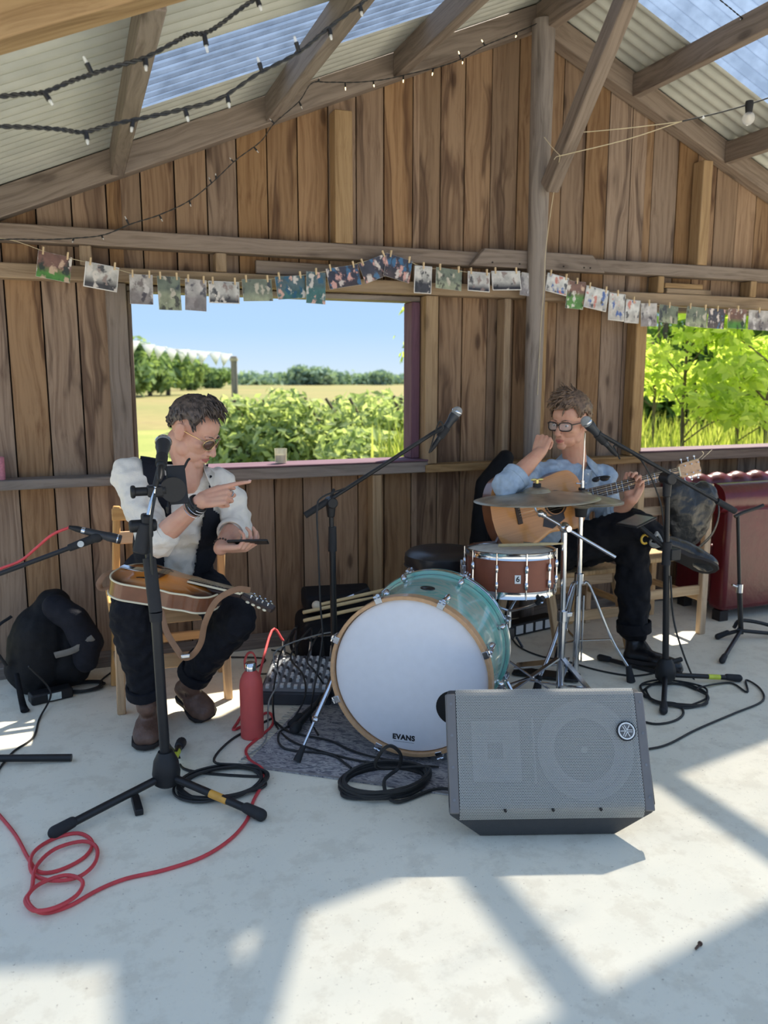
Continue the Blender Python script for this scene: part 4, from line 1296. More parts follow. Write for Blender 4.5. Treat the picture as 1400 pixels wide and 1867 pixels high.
MB().cyl(Vector((j2.x * 0.5 + s2b.x * 0.5, 3.06, 0.66)), Vector((j2.x * 0.4 + s2b.x * 0.6, 3.06, 0.76)), 0.018, 0.016, 14).build('clutch', M_RUBBER, s2)
MB().cyl(j2 + Vector((0, 0, -0.06)), j2, 0.015, 0.022, 12).cyl(j2 + Vector((0, -0.03, 0.0)), j2 + Vector((0, 0.03, 0.0)), 0.022).cyl(j2 + Vector((0, 0, 0.02)), j2 + Vector((0.015, 0, 0.055)), 0.006).build('boom_joint', M_BLACKP, s2, bevel=0.004)
e0, e1 = at(556, 940, 3.06), at(806, 779, 3.02)
MB().cyl(e0, e1, 0.0085, n=12).build('boom_arm', M_BLACKM, s2)
MB().cyl(e0, e0.lerp(e1, 0.16), 0.0135, n=12).build('boom_grip', M_RUBBER, s2)
mc2 = at(833, 751, 3.02)
tail2 = at(812, 782, 3.03)
MB().lathe([(0.015, 0.0), (0.0185, 0.0), (0.017, 0.05), (0.0135, 0.05)], 16, cap=False).build('mic_clip', M_RUBBER, s2, frame_along(mc2.lerp(tail2, 0.9), tail2 + (tail2 - mc2)))
dyn_mic(mc2, tail2 - mc2, 'silver ball microphone on the raised boom over the drums', 0.85)

# right boom stand in front of the guitarist
hub3 = fl(1213, 1222, 0.07)
s3 = empty('microphone_stand', (hub3.x, hub3.y, 0), 'black boom microphone stand in front of the acoustic guitarist', 'stand', 'microphone stands')
MB().lathe([(0.0, -0.05), (0.028, -0.05), (0.042, -0.035), (0.046, 0.0), (0.036, 0.035), (0.024, 0.055), (0.0, 0.056)], 18).cyl((0.03, 0, 0.035), (0.085, 0.0, 0.04), 0.011, n=10).build('hub', M_BLACKP, s3, Matrix.Translation(hub3))
g1 = foot_leg(hub3 + Vector((0, 0, -0.02)), fl(1346, 1243), s3)
g2 = foot_leg(hub3 + Vector((0, 0, -0.02)), fl(1094, 1205), s3)
g3 = foot_leg(hub3 + Vector((0, 0, -0.02)), fl(1209, 1303), s3)
q0 = hub3 + Vector((0, 0, -0.02)); q1 = fl(1346, 1243); q1.z = 0.017
MB().cyl(q0.lerp(q1, 0.58), q0.lerp(q1, 0.74), 0.0116, n=12).build('tape', M_TAPE_Y, g1)
j3 = at(1217, 872, hub3.y)
m3 = hub3.lerp(j3, 0.62)
MB().cyl(hub3, m3, 0.0145, n=14).build('lower_tube', M_BLACKM, s3)
MB().cyl(m3, j3, 0.0105, n=14).build('upper_tube', M_BLACKM, s3)
MB().cyl(m3 - Vector((0, 0, 0.05)), m3 + Vector((0, 0, 0.05)), 0.0195, n=14).build('clutch', M_RUBBER, s3)
MB().cyl(j3 + Vector((0, -0.03, 0)), j3 + Vector((0, 0.03, 0)), 0.026).cyl(j3 + Vector((0, 0, -0.08)), j3, 0.017, 0.02).build('boom_joint', M_BLACKP, s3, bevel=0.004)
f0, f1 = at(1340, 932, hub3.y - 0.06), at(1092, 790, hub3.y + 0.02)
MB().cyl(f0, f1, 0.0085, n=12).build('boom_arm', M_BLACKM, s3)
MB().cyl(f0, f0.lerp(f1, 0.14), 0.014, n=12).build('boom_grip', M_RUBBER, s3)
mc3 = at(1069, 769, hub3.y + 0.03)
tail3 = at(1094, 797, hub3.y + 0.03)
MB().lathe([(0.015, 0.0), (0.0185, 0.0), (0.017, 0.05), (0.0135, 0.05)], 16, cap=False).build('mic_clip', M_RUBBER, s3, frame_along(mc3.lerp(tail3, 0.8), tail3 + (tail3 - mc3)))
dyn_mic(mc3, tail3 - mc3, "silver ball microphone beside the guitarist's ear", 0.9)

# stand at the left edge with a pencil microphone
s0b = Vector((-0.50, 3.02, 0))
s0 = empty('microphone_stand', s0b, 'black microphone stand at the left edge of the picture, mostly out of view', 'stand', 'microphone stands')
MB().lathe([(0.0, 0.02), (0.03, 0.02), (0.04, 0.06), (0.024, 0.11), (0.0, 0.111)], 18).build('hub', M_BLACKP, s0, Matrix.Translation(s0b))
foot_leg(s0b + Vector((0, 0, 0.05)), s0b + Vector((-0.2, 0.22, 0)), s0)
foot_leg(s0b + Vector((0, 0, 0.05)), s0b + Vector((-0.2, -0.2, 0)), s0)
lf = fl(131, 1388); lf.z = 0.014
MB().cyl(s0b + Vector((0, 0, 0.035)), lf, 0.013, n=12).build('leg', M_BLACKM, s0)
jm = Vector((-0.50, 3.02, 0.66))
MB().cyl(s0b + Vector((0, 0, 0.1)), jm, 0.0125, n=14).build('lower_tube', M_BLACKM, s0)
MB().cyl(jm + Vector((0, -0.03, 0)), jm + Vector((0, 0.03, 0)), 0.024).build('boom_joint', M_BLACKP, s0, bevel=0.004)
k1 = at(148, 991, 2.94)
k0 = at(0, 1046, 3.0)
MB().cyl(k0 + (k0 - k1) * 0.9, k1, 0.0085, n=12).build('boom_arm', M_BLACKM, s0)
k2 = at(176, 980, 2.93)
MB().cyl(k1 + (k0 - k1) * 0.15, k2, 0.013, 0.016, n=12).ell(k2, (0.022, 0.02, 0.018)).build('mic_clip', M_RUBBER, s0)
MB().cyl(at(147, 992, 2.92), at(147, 992, 2.91), 0.011, n=14).build('thumb_screw', plain('pale_knob', srgb(196, 196, 190), 0.4, 0.6), s0)
ma, mbk = at(221, 984, 2.92), at(155, 968, 2.94)
pm_ = empty('pencil_microphone', ma, 'slim black instrument microphone with red cable at the left edge', 'microphone')
Mp = frame_along(ma, mbk)
Lp = (mbk - ma).length
MB().lathe([(0.0, 0.0), (0.014, 0.0), (0.0165, 0.004), (0.0165, 0.045), (0.015, 0.05), (0.0135, Lp * 0.6), (0.012, Lp)], 18).build('body', M_MICBODY, pm_, Mp)
MB().lathe([(0.0170, 0.010), (0.0170, 0.014)], 18, cap=False).build('band', M_CHROME, pm_, Mp)
MB().lathe([(0.0125, Lp), (0.0125, Lp + 0.012)], 16, cap=False).build('collar', M_CHROME, pm_, Mp)
MB().lathe([(0.0115, Lp + 0.008), (0.0105, Lp + 0.03), (0.006, Lp + 0.055), (0.0, Lp + 0.056)], 16).build('connector', M_BLACKP, pm_, Mp)

# folded guitar stand at the right edge
gs0 = fl(1350, 1165)
gs = empty('guitar_stand', gs0, 'tubular black instrument stand before the red sofa', 'stand')
gt = at(1345, 938, gs0.y)
MB().cyl(gs0 + Vector((0, 0, 0.03)), gs0.lerp(gt, 0.42), 0.0135, n=12).build('lower_tube', M_BLACKM, gs)
MB().cyl(gs0.lerp(gt, 0.38), gt, 0.0095, n=12).build('upper_tube', M_BLACKM, gs)
cc = gs0.lerp(gt, 0.42)
MB().cyl(cc - Vector((0, 0, 0.025)), cc + Vector((0, 0, 0.02)), 0.018, n=12).cyl(cc, cc + Vector((-0.05, 0, 0.02)), 0.006).build('clutch', M_CHROME, gs)
MB().tube([gt + Vector((-0.02, 0, -0.01)), gt + Vector((0.03, -0.01, 0.012)), gt + Vector((0.10, -0.02, 0.03)), gt + Vector((0.135, -0.03, 0.045))], 0.009, 10, 4).build('neck_yoke', M_BLACKM, gs)
for (px_, py_) in ((1308, 1166), (1316, 1210)):
    f_ = fl(px_, py_)
    foot_leg(gs0 + Vector((0, 0, 0.05)), f_, gs, 0.010)
MB().tube([gs0 + Vector((-0.03, 0.02, 0.06)), gs0 + Vector((0.02, 0.03, 0.09)), gs0 + Vector((0.14, 0.0, 0.07)), gs0 + Vector((0.22, -0.05, 0.04)), gs0 + Vector((0.24, -0.09, 0.02)), gs0 + Vector((0.14, -0.05, 0.03)), gs0 + Vector((0.0, -0.02, 0.05)), gs0 + Vector((-0.03, 0.0, 0.055))], 0.010, 10, 4).build('cradle', M_BLACKM, gs)

# ------------------------------------------------------------------ monitor speaker
WV = Vector((0.943, -0.333, 0)).normalized()        # to the right along the speaker
NV = Vector((-0.333, -0.943, 0)).normalized()       # towards the viewer
SPC = Vector((1.238, 1.852, 0))
spk = empty('monitor_speaker', SPC + NV * -0.18, 'black floor monitor loudspeaker with perforated metal grille', 'speaker')
SPM = Matrix((WV, -NV, Vector((0, 0, 1)))).transposed().to_4x4()
SPM.translation = SPC
# local: x right, y away from viewer, z up ; front face runs from lip (y=0,z=.1) to top (y=.15,z=.40)
prof = [(0.006, 0.092, 0.303), (0.0, 0.114, 0.303), (0.147, 0.404, 0.297), (0.172, 0.411, 0.295), (0.36, 0.285, 0.205), (0.36, 0.03, 0.2), (0.33, 0.0, 0.195), (0.045, 0.0, 0.205)]
mb = MB()
nP = len(prof)
vs = [(-h_, y_, z_) for y_, z_, h_ in prof] + [(h_, y_, z_) for y_, z_, h_ in prof]
fs = [(i, (i + 1) % nP, nP + (i + 1) % nP, nP + i) for i in range(nP) if i != 1]
cl_ = (0, 0.2, 0.2)
vs += [(-0.26, 0.19, 0.17), (0.26, 0.19, 0.17)]
for i in range(nP):
    j = (i + 1) % nP
    fs.append((2 * nP, j, i)); fs.append((2 * nP + 1, nP + i, nP + j))
mb.add(vs, fs)
M_CAB = plain('textured_black_cabinet', srgb(62, 63, 65), 0.6, var=0.06, bump=0.25, bscale=500)
cab = mb.build('cabinet', M_CAB, spk, SPM, sharp=35, bevel=0.008, seg=3)
M_ENDP = plain('grey_end_plate', srgb(112, 109, 108), 0.45, var=0.04)
# face frame: local X right, Y up the face, Z out of the face
f0v, f1v = Vector((0, 0.0, 0.114)), Vector((0, 0.147, 0.404))
fy = (f1v - f0v); FLn = fy.length; fy.normalize()
fz = Vector((1, 0, 0)).cross(fy)
FM = SPM @ (Matrix.Translation(f0v) @ Matrix((Vector((1, 0, 0)), fy, fz)).transposed().to_4x4())
MB().box((-0.30, -0.002, -0.035), (0.30, FLn, -0.028)).build('baffle', plain('baffle_black', srgb(16, 16, 17), 0.8), spk, FM)
for sx in (-1, 1):
    pl = MB().box((min(sx * 0.301, sx * 0.272), -0.012, -0.03), (max(sx * 0.301, sx * 0.272), FLn + 0.004, 0.004)).build('end_plate', M_ENDP, spk, FM, bevel=0.004)
    mb = MB()
    for t_ in (0.08, 0.36, 0.64, 0.92):
        mb.cyl((sx * 0.287, FLn * t_, 0.0035), (sx * 0.287, FLn * t_, 0.0055), 0.004, n=10)
    mb.build('screws', plain('screw_steel', srgb(128, 128, 128), 0.4, 0.8), pl, FM)
# drivers seen through the mesh
wo = MB().lathe([(0.145, 0.004), (0.138, 0.010), (0.126, 0.010), (0.118, -0.002), (0.11, 0.0), (0.055, -0.03), (0.05, -0.018), (0.0, -0.008)], 40, cap=False)
wo.build('woofer', plain('woofer_cone', srgb(92, 92, 90), 0.5), spk, FM @ Matrix.Translation((0.115, FLn * 0.5, -0.018)))
MB().box((-0.16, -0.13, 0), (-0.155, 0.13, 0.02)).box((0.155, -0.13, 0), (0.16, 0.13, 0.02)).add([(-0.1, -0.12, 0.016), (0.1, -0.12, 0.016), (0.1, 0.12, 0.016), (-0.1, 0.12, 0.016), (-0.03, -0.03, -0.015), (0.03, -0.03, -0.015), (0.03, 0.03, -0.015), (-0.03, 0.03, -0.015)], [(0, 1, 5, 4), (1, 2, 6, 5), (2, 3, 7, 6), (3, 0, 4, 7), (4, 5, 6, 7)]).build('horn', plain('horn_grey', srgb(84, 84, 84), 0.5), spk, FM @ Matrix.Translation((-0.155, FLn * 0.5, -0.018)) @ Matrix.Scale(0.72, 4))
def grille_mat():
    m, nt, b = new_mat('perforated_steel')
    L = nt.links.new
    tc = nd(nt, 'ShaderNodeTexCoord')
    S = 0.0050
    def cell(off):
        sc = nd(nt, 'ShaderNodeVectorMath', operation='MULTIPLY'); sc.inputs[1].default_value = (1 / S, 1 / (S * 1.7320508), 0)
        L(tc.outputs['Object'], sc.inputs[0])
        ad = nd(nt, 'ShaderNodeVectorMath', operation='ADD'); ad.inputs[1].default_value = (off, off, 0)
        L(sc.outputs[0], ad.inputs[0])
        fr = nd(nt, 'ShaderNodeVectorMath', operation='FRACTION'); L(ad.outputs[0], fr.inputs[0])
        sb = nd(nt, 'ShaderNodeVectorMath', operation='SUBTRACT'); sb.inputs[1].default_value = (0.5, 0.5, 0); L(fr.outputs[0], sb.inputs[0])
        ml = nd(nt, 'ShaderNodeVectorMath', operation='MULTIPLY'); ml.inputs[1].default_value = (1, 1.7320508, 0); L(sb.outputs[0], ml.inputs[0])
        le = nd(nt, 'ShaderNodeVectorMath', operation='LENGTH'); L(ml.outputs[0], le.inputs[0])
        return le.outputs['Value']
    mn = nd(nt, 'ShaderNodeMath', operation='MINIMUM')
    L(cell(0.0), mn.inputs[0]); L(cell(0.5), mn.inputs[1])
    lt = nd(nt, 'ShaderNodeMath', operation='LESS_THAN', i_1=0.32); L(mn.outputs[0], lt.inputs[0])
    b.inputs['Base Color'].default_value = (*srgb(178, 178, 172), 1)
    b.inputs['Roughness'].default_value = 0.5
    b.inputs['Metallic'].default_value = 0.2
    tr = nd(nt, 'ShaderNodeBsdfTransparent')
    mx = nd(nt, 'ShaderNodeMixShader')
    L(lt.outputs[0], mx.inputs[0]); L(b.outputs[0], mx.inputs[1]); L(tr.outputs[0], mx.inputs[2])
    L(mx.outputs[0], nt.nodes['Material Output'].inputs[0])
    return m
M_GRILLE = grille_mat()
def gfn(u, v):
    x = -0.2715 + 0.543 * u
    y = -0.030 + (FLn + 0.048) * v
    z = 0.004
    lo, hi = 0.012, FLn - 0.010
    if y < lo: z -= (lo - y) ** 2 * 14
    if y > hi: z -= (y - hi) ** 2 * 16
    return (x, y, z)
gr = MB().sheet(gfn, 8, 36).build('grille', M_GRILLE, spk, FM, sharp=0, )
bp_ = FM @ Matrix.Translation((0.236, FLn * 0.66, 0.007))
bq = MB().lathe([(0.0, 0.0), (0.029, 0.0), (0.029, 0.004), (0.0, 0.004)], 32).build('badge', M_BLACKP, spk, bp_)
M_SILVER = plain('silver_badge', srgb(196, 198, 200), 0.35, 0.8)
mb = MB().lathe([(0.021, 0.004), (0.025, 0.004), (0.025, 0.0065), (0.021, 0.0065), (0.021, 0.004)], 32, cap=False)
mb.build('badge_ring', M_LABELW, bq, bp_)
MB().lathe([(0.0, 0.0045), (0.021, 0.0045)], 32).build('badge_face', plain('badge_grey', srgb(136, 136, 136), 0.5, var=0.03), bq, bp_)
mb = MB()
for k in range(3):
    Mk = Matrix.Rotation(R(120 * k), 4, 'Z')
    mb.box((-0.0185, -0.0010, 0.005), (0.001, 0.0010, 0.0066), Mk)
    for sy in (-1, 1):
        mb.box((0.001, sy * 0.0028 - 0.0009, 0.005), (0.0175, sy * 0.0028 + 0.0009, 0.0066), Mk)
    mb.box((0.0, -0.0033, 0.005), (0.0018, 0.0033, 0.0066), Mk)
mb.build('badge_forks', M_LABELW, bq, bp_)
mb = MB()
for x_ in (-0.14, 0.0, 0.14):
    mb.cyl((x_, -0.004, 0.002), (x_, -0.006, 0.008), 0.0045, n=10)
mb.build('grille_screws', M_BLACKP, gr, FM)
# ------------------------------------------------------------------ people
def skin_mat(name, base, red):
    m, nt, b = new_mat(name)
    L = nt.links.new
    tc = nd(nt, 'ShaderNodeTexCoord')
    n1 = nd(nt, 'ShaderNodeTexNoise', i_Scale=22.0, i_Detail=4.0)
    L(tc.outputs['Object'], n1.inputs['Vector'])
    r1 = ramp(nt, [(0.35, base), (0.7, red)])
    L(n1.outputs['Fac'], r1.inputs[0]); L(r1.outputs[0], b.inputs['Base Color'])
    b.inputs['Roughness'].default_value = 0.5
    b.inputs['Specular IOR Level'].default_value = 0.35
    b.inputs['Subsurface Weight'].default_value = 0.25
    b.inputs['Subsurface Radius'].default_value = (0.012, 0.005, 0.003)
    n2 = nd(nt, 'ShaderNodeTexNoise', i_Scale=260.0, i_Detail=2.0)
    L(tc.outputs['Object'], n2.inputs['Vector'])
    bp = nd(nt, 'ShaderNodeBump', i_Strength=0.12, i_Distance=0.002); L(n2.outputs['Fac'], bp.inputs['Height']); L(bp.outputs[0], b.inputs['Normal'])
    return m
M_SKIN1 = skin_mat('skin_a', srgb(214, 168, 146), srgb(208, 154, 132))
M_SKIN2 = skin_mat('skin_b', srgb(212, 162, 136), srgb(204, 148, 122))
M_LIP = plain('lips', srgb(186, 108, 100), 0.45, var=0.05)
def hair_mat(name, a, b_):
    m, nt, b = new_mat(name)
    L = nt.links.new
    tc = nd(nt, 'ShaderNodeTexCoord')
    mp = nd(nt, 'ShaderNodeMapping'); mp.inputs['Scale'].default_value = (1, 0.35, 0.5); L(tc.outputs['Object'], mp.inputs[0])
    n1 = nd(nt, 'ShaderNodeTexNoise', i_Scale=120.0, i_Detail=4.0); L(mp.outputs[0], n1.inputs['Vector'])
    r1 = ramp(nt, [(0.3, a), (0.72, b_)]); L(n1.outputs['Fac'], r1.inputs[0]); L(r1.outputs[0], b.inputs['Base Color'])
    b.inputs['Roughness'].default_value = 0.45
    bp = nd(nt, 'ShaderNodeBump', i_Strength=0.5, i_Distance=0.004); L(n1.outputs['Fac'], bp.inputs['Height']); L(bp.outputs[0], b.inputs['Normal'])
    return m
M_HAIR1 = hair_mat('hair_dark', srgb(44, 38, 36), srgb(112, 98, 90))
M_HAIR2 = hair_mat('hair_brown', srgb(66, 50, 40), srgb(140, 112, 88))
def cloth(name, col, var=0.08, bump=0.3, sc=350, rough=0.85):
    return plain(name, col, rough, var=var, scale=40, bump=bump, bscale=sc, spec=0.2)
M_SHIRT1 = cloth('cream_shirt', srgb(232, 226, 216), 0.04)
M_VEST = cloth('black_waistcoat', srgb(30, 32, 40), 0.15)
M_TROU1 = cloth('black_jeans', srgb(28, 29, 35), 0.2)
M_SHIRT2 = cloth('light_denim_shirt', srgb(170, 188, 206), 0.12)
M_TROU2 = cloth('black_trousers', srgb(26, 26, 30), 0.2)
M_BOOT1 = plain('brown_leather', srgb(108, 80, 66), 0.5, var=0.25, scale=25, bump=0.3, bscale=90)
M_SOLE = plain('dark_sole', srgb(40, 34, 32), 0.8)
M_BOOT2 = plain('black_boot_leather', srgb(24, 24, 26), 0.28, var=0.2, bump=0.2, bscale=60)
M_LACE = plain('laces', srgb(64, 48, 42), 0.7)
M_LENS_DARK = plain('tinted_lens', srgb(96, 72, 62), 0.1, var=0.02)
def lens_mat():
    m, nt, b = new_mat('clear_lens')
    b.inputs['Base Color'].default_value = (0.9, 0.9, 0.9, 1)
    b.inputs['Roughness'].default_value = 0.05
    b.inputs['Alpha'].default_value = 0.14
    return m
M_LENS = lens_mat()
M_EYE = plain('eye_white', srgb(226, 220, 214), 0.3, var=0.02)
M_IRIS = plain('iris', srgb(70, 58, 48), 0.25, var=0.1)
M_GOLD = plain('gold_wire', srgb(206, 180, 130), 0.25, 0.9)

def basis(fwd, up):
    f = Vector(fwd).normalized(); u = Vector(up)
    u = (u - f * u.dot(f)).normalized()
    r = f.cross(u)
    return Matrix((r, f, u)).transposed()

def hand(mb, wrist, d, n, right, curls, thumb, spread=0.06, s=1.0):
    """palm, four unequal fingers and a thumb. d towards the fingers, n out of the back of the hand.
    curls: per finger (index..little) three bends in degrees; thumb: (sideways, palmward) angles for two joints"""
    wrist = Vector(wrist); d = Vector(d).normalized(); n = Vector(n); n = (n - d * n.dot(d)).normalized()
    sd = n.cross(d) if right else d.cross(n)
    P = lambda a, b_, c: wrist + d * (a * s) + sd * (b_ * s) + n * (c * s)
    offs = [0.030, 0.0095, -0.0105, -0.029]
    kn = [0.088, 0.092, 0.087, 0.078]
    for o_, k_ in zip(offs, kn):
        mb.chain([P(0.0, o_ * 0.55, 0.0), P(0.04, o_ * 0.85, 0.002), P(k_, o_, 0.003)], [0.0155 * s, 0.0135 * s, 0.0105 * s], 10)
    mb.cap(P(0.02, 0.018, -0.008), P(0.055, 0.024, -0.008), 0.013 * s, 0.011 * s, 10)
    mb.cap(P(0.02, -0.016, -0.008), P(0.055, -0.02, -0.007), 0.012 * s, 0.010 * s, 10)
    lens = [(0.043, 0.026, 0.021), (0.047, 0.030, 0.022), (0.044, 0.027, 0.021), (0.034, 0.021, 0.019)]
    rad = [(0.0098, 0.0085, 0.0078, 0.0062), (0.010, 0.0087, 0.0078, 0.0062), (0.0096, 0.0083, 0.0075, 0.006), (0.0085, 0.0074, 0.0066, 0.0054)]
    tips = []
    for i in range(4):
        p = P(kn[i], offs[i], 0.003)
        ang = 0.0
        pts = [p]
        dd = (d + sd * (spread * (1.2 - i) * 0.9)).normalized()
        for j in range(3):
            ang += R(curls[i][j])
            p = p + (dd * math.cos(ang) - n * math.sin(ang)) * (lens[i][j] * s)
            pts.append(p)
        mb.chain(pts, [r_ * s for r_ in rad[i]], 10)
        tips.append(pts)
    t0 = P(0.022, 0.026, -0.006)
    pts = [t0]
    p = t0
    for (a_side, a_palm), L in zip(thumb, (0.042, 0.032, 0.026)):
        v = (d * math.cos(R(a_side)) + sd * math.sin(R(a_side)))
        v = v * math.cos(R(a_palm)) - n * math.sin(R(a_palm))
        p = p + v * (L * s)
        pts.append(p)
    mb.chain(pts, [0.0145 * s, 0.0115 * s, 0.0098 * s, 0.0075 * s], 10)
    tips.append(pts)
    return tips

def head_shape(mb, c, B, s=1.0, jaw=1.0):
    T = Matrix.Translation(Vector(c)) @ (B.to_4x4()) @ Matrix.Scale(s, 4)
    E = lambda p, r_: mb.add(*ell_local(p, r_), T)
    E((0, -0.014, 0.034), (0.073, 0.094, 0.082))
    E((0, 0.030, 0.040), (0.063, 0.056, 0.055))
    E((0, 0.028, -0.018), (0.062, 0.060, 0.060))
    E((0, 0.030, -0.070), (0.050 * jaw, 0.050, 0.036))
    E((0, 0.070, -0.096), (0.023, 0.017, 0.017))
    for sx in (-1, 1):
        E((sx * 0.047 * jaw, 0.006, -0.058), (0.016, 0.030, 0.030))
        E((sx * 0.040, 0.054, -0.018), (0.022, 0.022, 0.018))
        E((sx * 0.027, 0.076, 0.020), (0.026, 0.013, 0.008))
        E((sx * 0.0105, 0.092, -0.041), (0.0085, 0.010, 0.0075))
        E((sx * 0.0775, -0.014, -0.002), (0.008, 0.020, 0.033))
        E((sx * 0.083, -0.024, 0.008), (0.005, 0.013, 0.024))
        E((sx * 0.074, -0.004, -0.020), (0.006, 0.010, 0.014))
        E((sx * 0.031, 0.066, 0.000), (0.016, 0.014, 0.010))
    mb.cap(T @ Vector((0, 0.080, 0.012)), T @ Vector((0, 0.106, -0.036)), 0.0085 * s, 0.0125 * s, 12)
    E((0, 0.082, -0.058), (0.024, 0.013, 0.012))
    E((0, 0.082, -0.078), (0.020, 0.012, 0.009))
    return T

def ell_local(c, r, nu=18, nv=12):
    m = MB().ell(c, r, nu, nv)
    return m.v, m.f

def hair_cap(T, hairline, thick, mat, parent, name='hair', seed=3, locks=240, flow=None, lock_len=0.035, lock_r=0.0032):
    mb = MB()
    C = Vector((0, -0.010, 0.030)); RR = Vector((0.0745, 0.097, 0.086))
    nu, nv = 72, 22
    def line(az):
        k = [a for a, e in hairline]
        a = abs(((az + math.pi) % (2 * math.pi)) - math.pi) * 180 / math.pi
        for i in range(len(hairline) - 1):
            a0, e0 = hairline[i]; a1, e1 = hairline[i + 1]
            if a0 <= a <= a1:
                t = (a - a0) / (a1 - a0); t = t * t * (3 - 2 * t)
                return e0 + (e1 - e0) * t
        return hairline[-1][1]
    def pt(az, el, off):
        dv = Vector((math.sin(az) * math.cos(el), math.cos(az) * math.cos(el), math.sin(el)))
        return Vector((C.x + dv.x * (RR.x + off), C.y + dv.y * (RR.y + off), C.z + dv.z * (RR.z + off)))
    def th(az, el, e0):
        f = min(1.0, (el - e0) / R(16))
        n_ = noise.noise(Vector((math.sin(az) * 9 + seed, math.cos(az) * 9, el * 5)))
        return 0.0015 + thick(az, el) * (0.25 + 0.75 * f) + 0.0035 * n_ * f
    def fn(u, v):
        az = u * 2 * math.pi
        e0 = R(line(az))
        el = e0 + (R(90) - e0) * v
        return pt(az, el, th(az, el, e0))
    mb.sheet(fn, nu, nv)
    rg = random.Random(seed)
    for k in range(locks):
        az = rg.uniform(0, 2 * math.pi)
        e0 = R(line(az))
        el = e0 + (R(86) - e0) * rg.random() ** 0.8
        p0 = pt(az, el, th(az, el, e0) - 0.001)
        fv = flow(az, el, rg)
        L = lock_len * rg.uniform(0.6, 1.3) * (0.35 + 0.65 * max(0.0, math.sin(el)))
        nrm = (p0 - C).normalized()
        p1 = p0 + fv * L * 0.5 + nrm * 0.005 * rg.uniform(0.4, 1.4)
        p2 = p0 + fv * L + nrm * rg.uniform(-0.004, 0.006)
        mb.tube([p0, p1, p2], [lock_r, lock_r * 1.1, lock_r * 0.25], 5, 3)
    o = mb.build(name, mat, parent, T, sharp=0)
    o.data.shade_smooth()
    return o

def glasses(T, parent, mat_f, mat_l, hw=0.027, hh=0.020, rim=0.0016, z=-0.002, y=0.098, square=2.4, tilt=0.0):
    g = None
    mb = MB()
    for sx in (-1, 1):
        pts = []
        for k in range(20):
            a = 2 * math.pi * k / 20
            ca, sa = math.cos(a), math.sin(a)
            q = (abs(ca) ** square + abs(sa) ** square) ** (-1 / square)
            xx = sx * 0.033 + hw * q * ca
            pts.append(Vector((xx, y - 0.35 * (abs(xx) - 0.01) ** 2 / 0.05, z + hh * q * sa)))
        mb.tube(pts, rim, 6, 2, closed=True)
        mb.tube([(sx * 0.060, y - 0.012, z + hh * 0.55), (sx * 0.070, y - 0.03, z + hh * 0.6), (sx * 0.0775, 0.02, z + 0.012), (sx * 0.080, -0.014, z + 0.012), (sx * 0.080, -0.035, z - 0.006)], rim * 1.05, 6, 4)
    mb.tube([(-0.009, y, z + 0.006), (0, y + 0.003, z + 0.009), (0.009, y, z + 0.006)], rim, 6, 4)
    g = mb.build('glasses', mat_f, parent, T)
    for sx in (-1, 1):
        vs = [(sx * 0.033, y - 0.003, z)]
        for k in range(20):
            a = 2 * math.pi * k / 20
            ca, sa = math.cos(a), math.sin(a)
            q = (abs(ca) ** square + abs(sa) ** square) ** (-1 / square)
            xx = sx * 0.033 + hw * q * ca
            vs.append((xx, y - 0.35 * (abs(xx) - 0.01) ** 2 / 0.05, z + hh * q * sa))
        MB().add(vs, [(0, 1 + k, 1 + (k + 1) % 20) for k in range(20)]).build('lens', mat_l, g, T, solid=0.0012)
    return g

def face_bits(T, parent, brow_mat):
    for sx in (-1, 1):
        e = MB().ell((sx * 0.031, 0.0715, 0.001), (0.0115, 0.0100, 0.0066), 14, 10).build('eye', M_EYE, parent, T)
        MB().ell((sx * 0.031, 0.0805, 0.0), (0.0048, 0.002, 0.0048), 10, 8).build('iris', M_IRIS, e, T)
        MB().tube([(sx * 0.013, 0.0885, 0.0215), (sx * 0.030, 0.0865, 0.0265), (sx * 0.050, 0.070, 0.0215)], [0.003, 0.0036, 0.0016], 6, 4, flat=0.6).build('eyebrow', brow_mat, parent, T)
    MB().tube([(-0.022, 0.083, -0.069), (-0.010, 0.0935, -0.0655), (0.0, 0.0945, -0.0665), (0.010, 0.0935, -0.0655), (0.022, 0.083, -0.069)], [0.001, 0.0038, 0.0042, 0.0038, 0.001], 8, 4).tube([(-0.018, 0.084, -0.072), (0.0, 0.093, -0.0755), (0.018, 0.084, -0.072)], [0.001, 0.0046, 0.001], 8, 5).build('lips', M_LIP, parent, T)

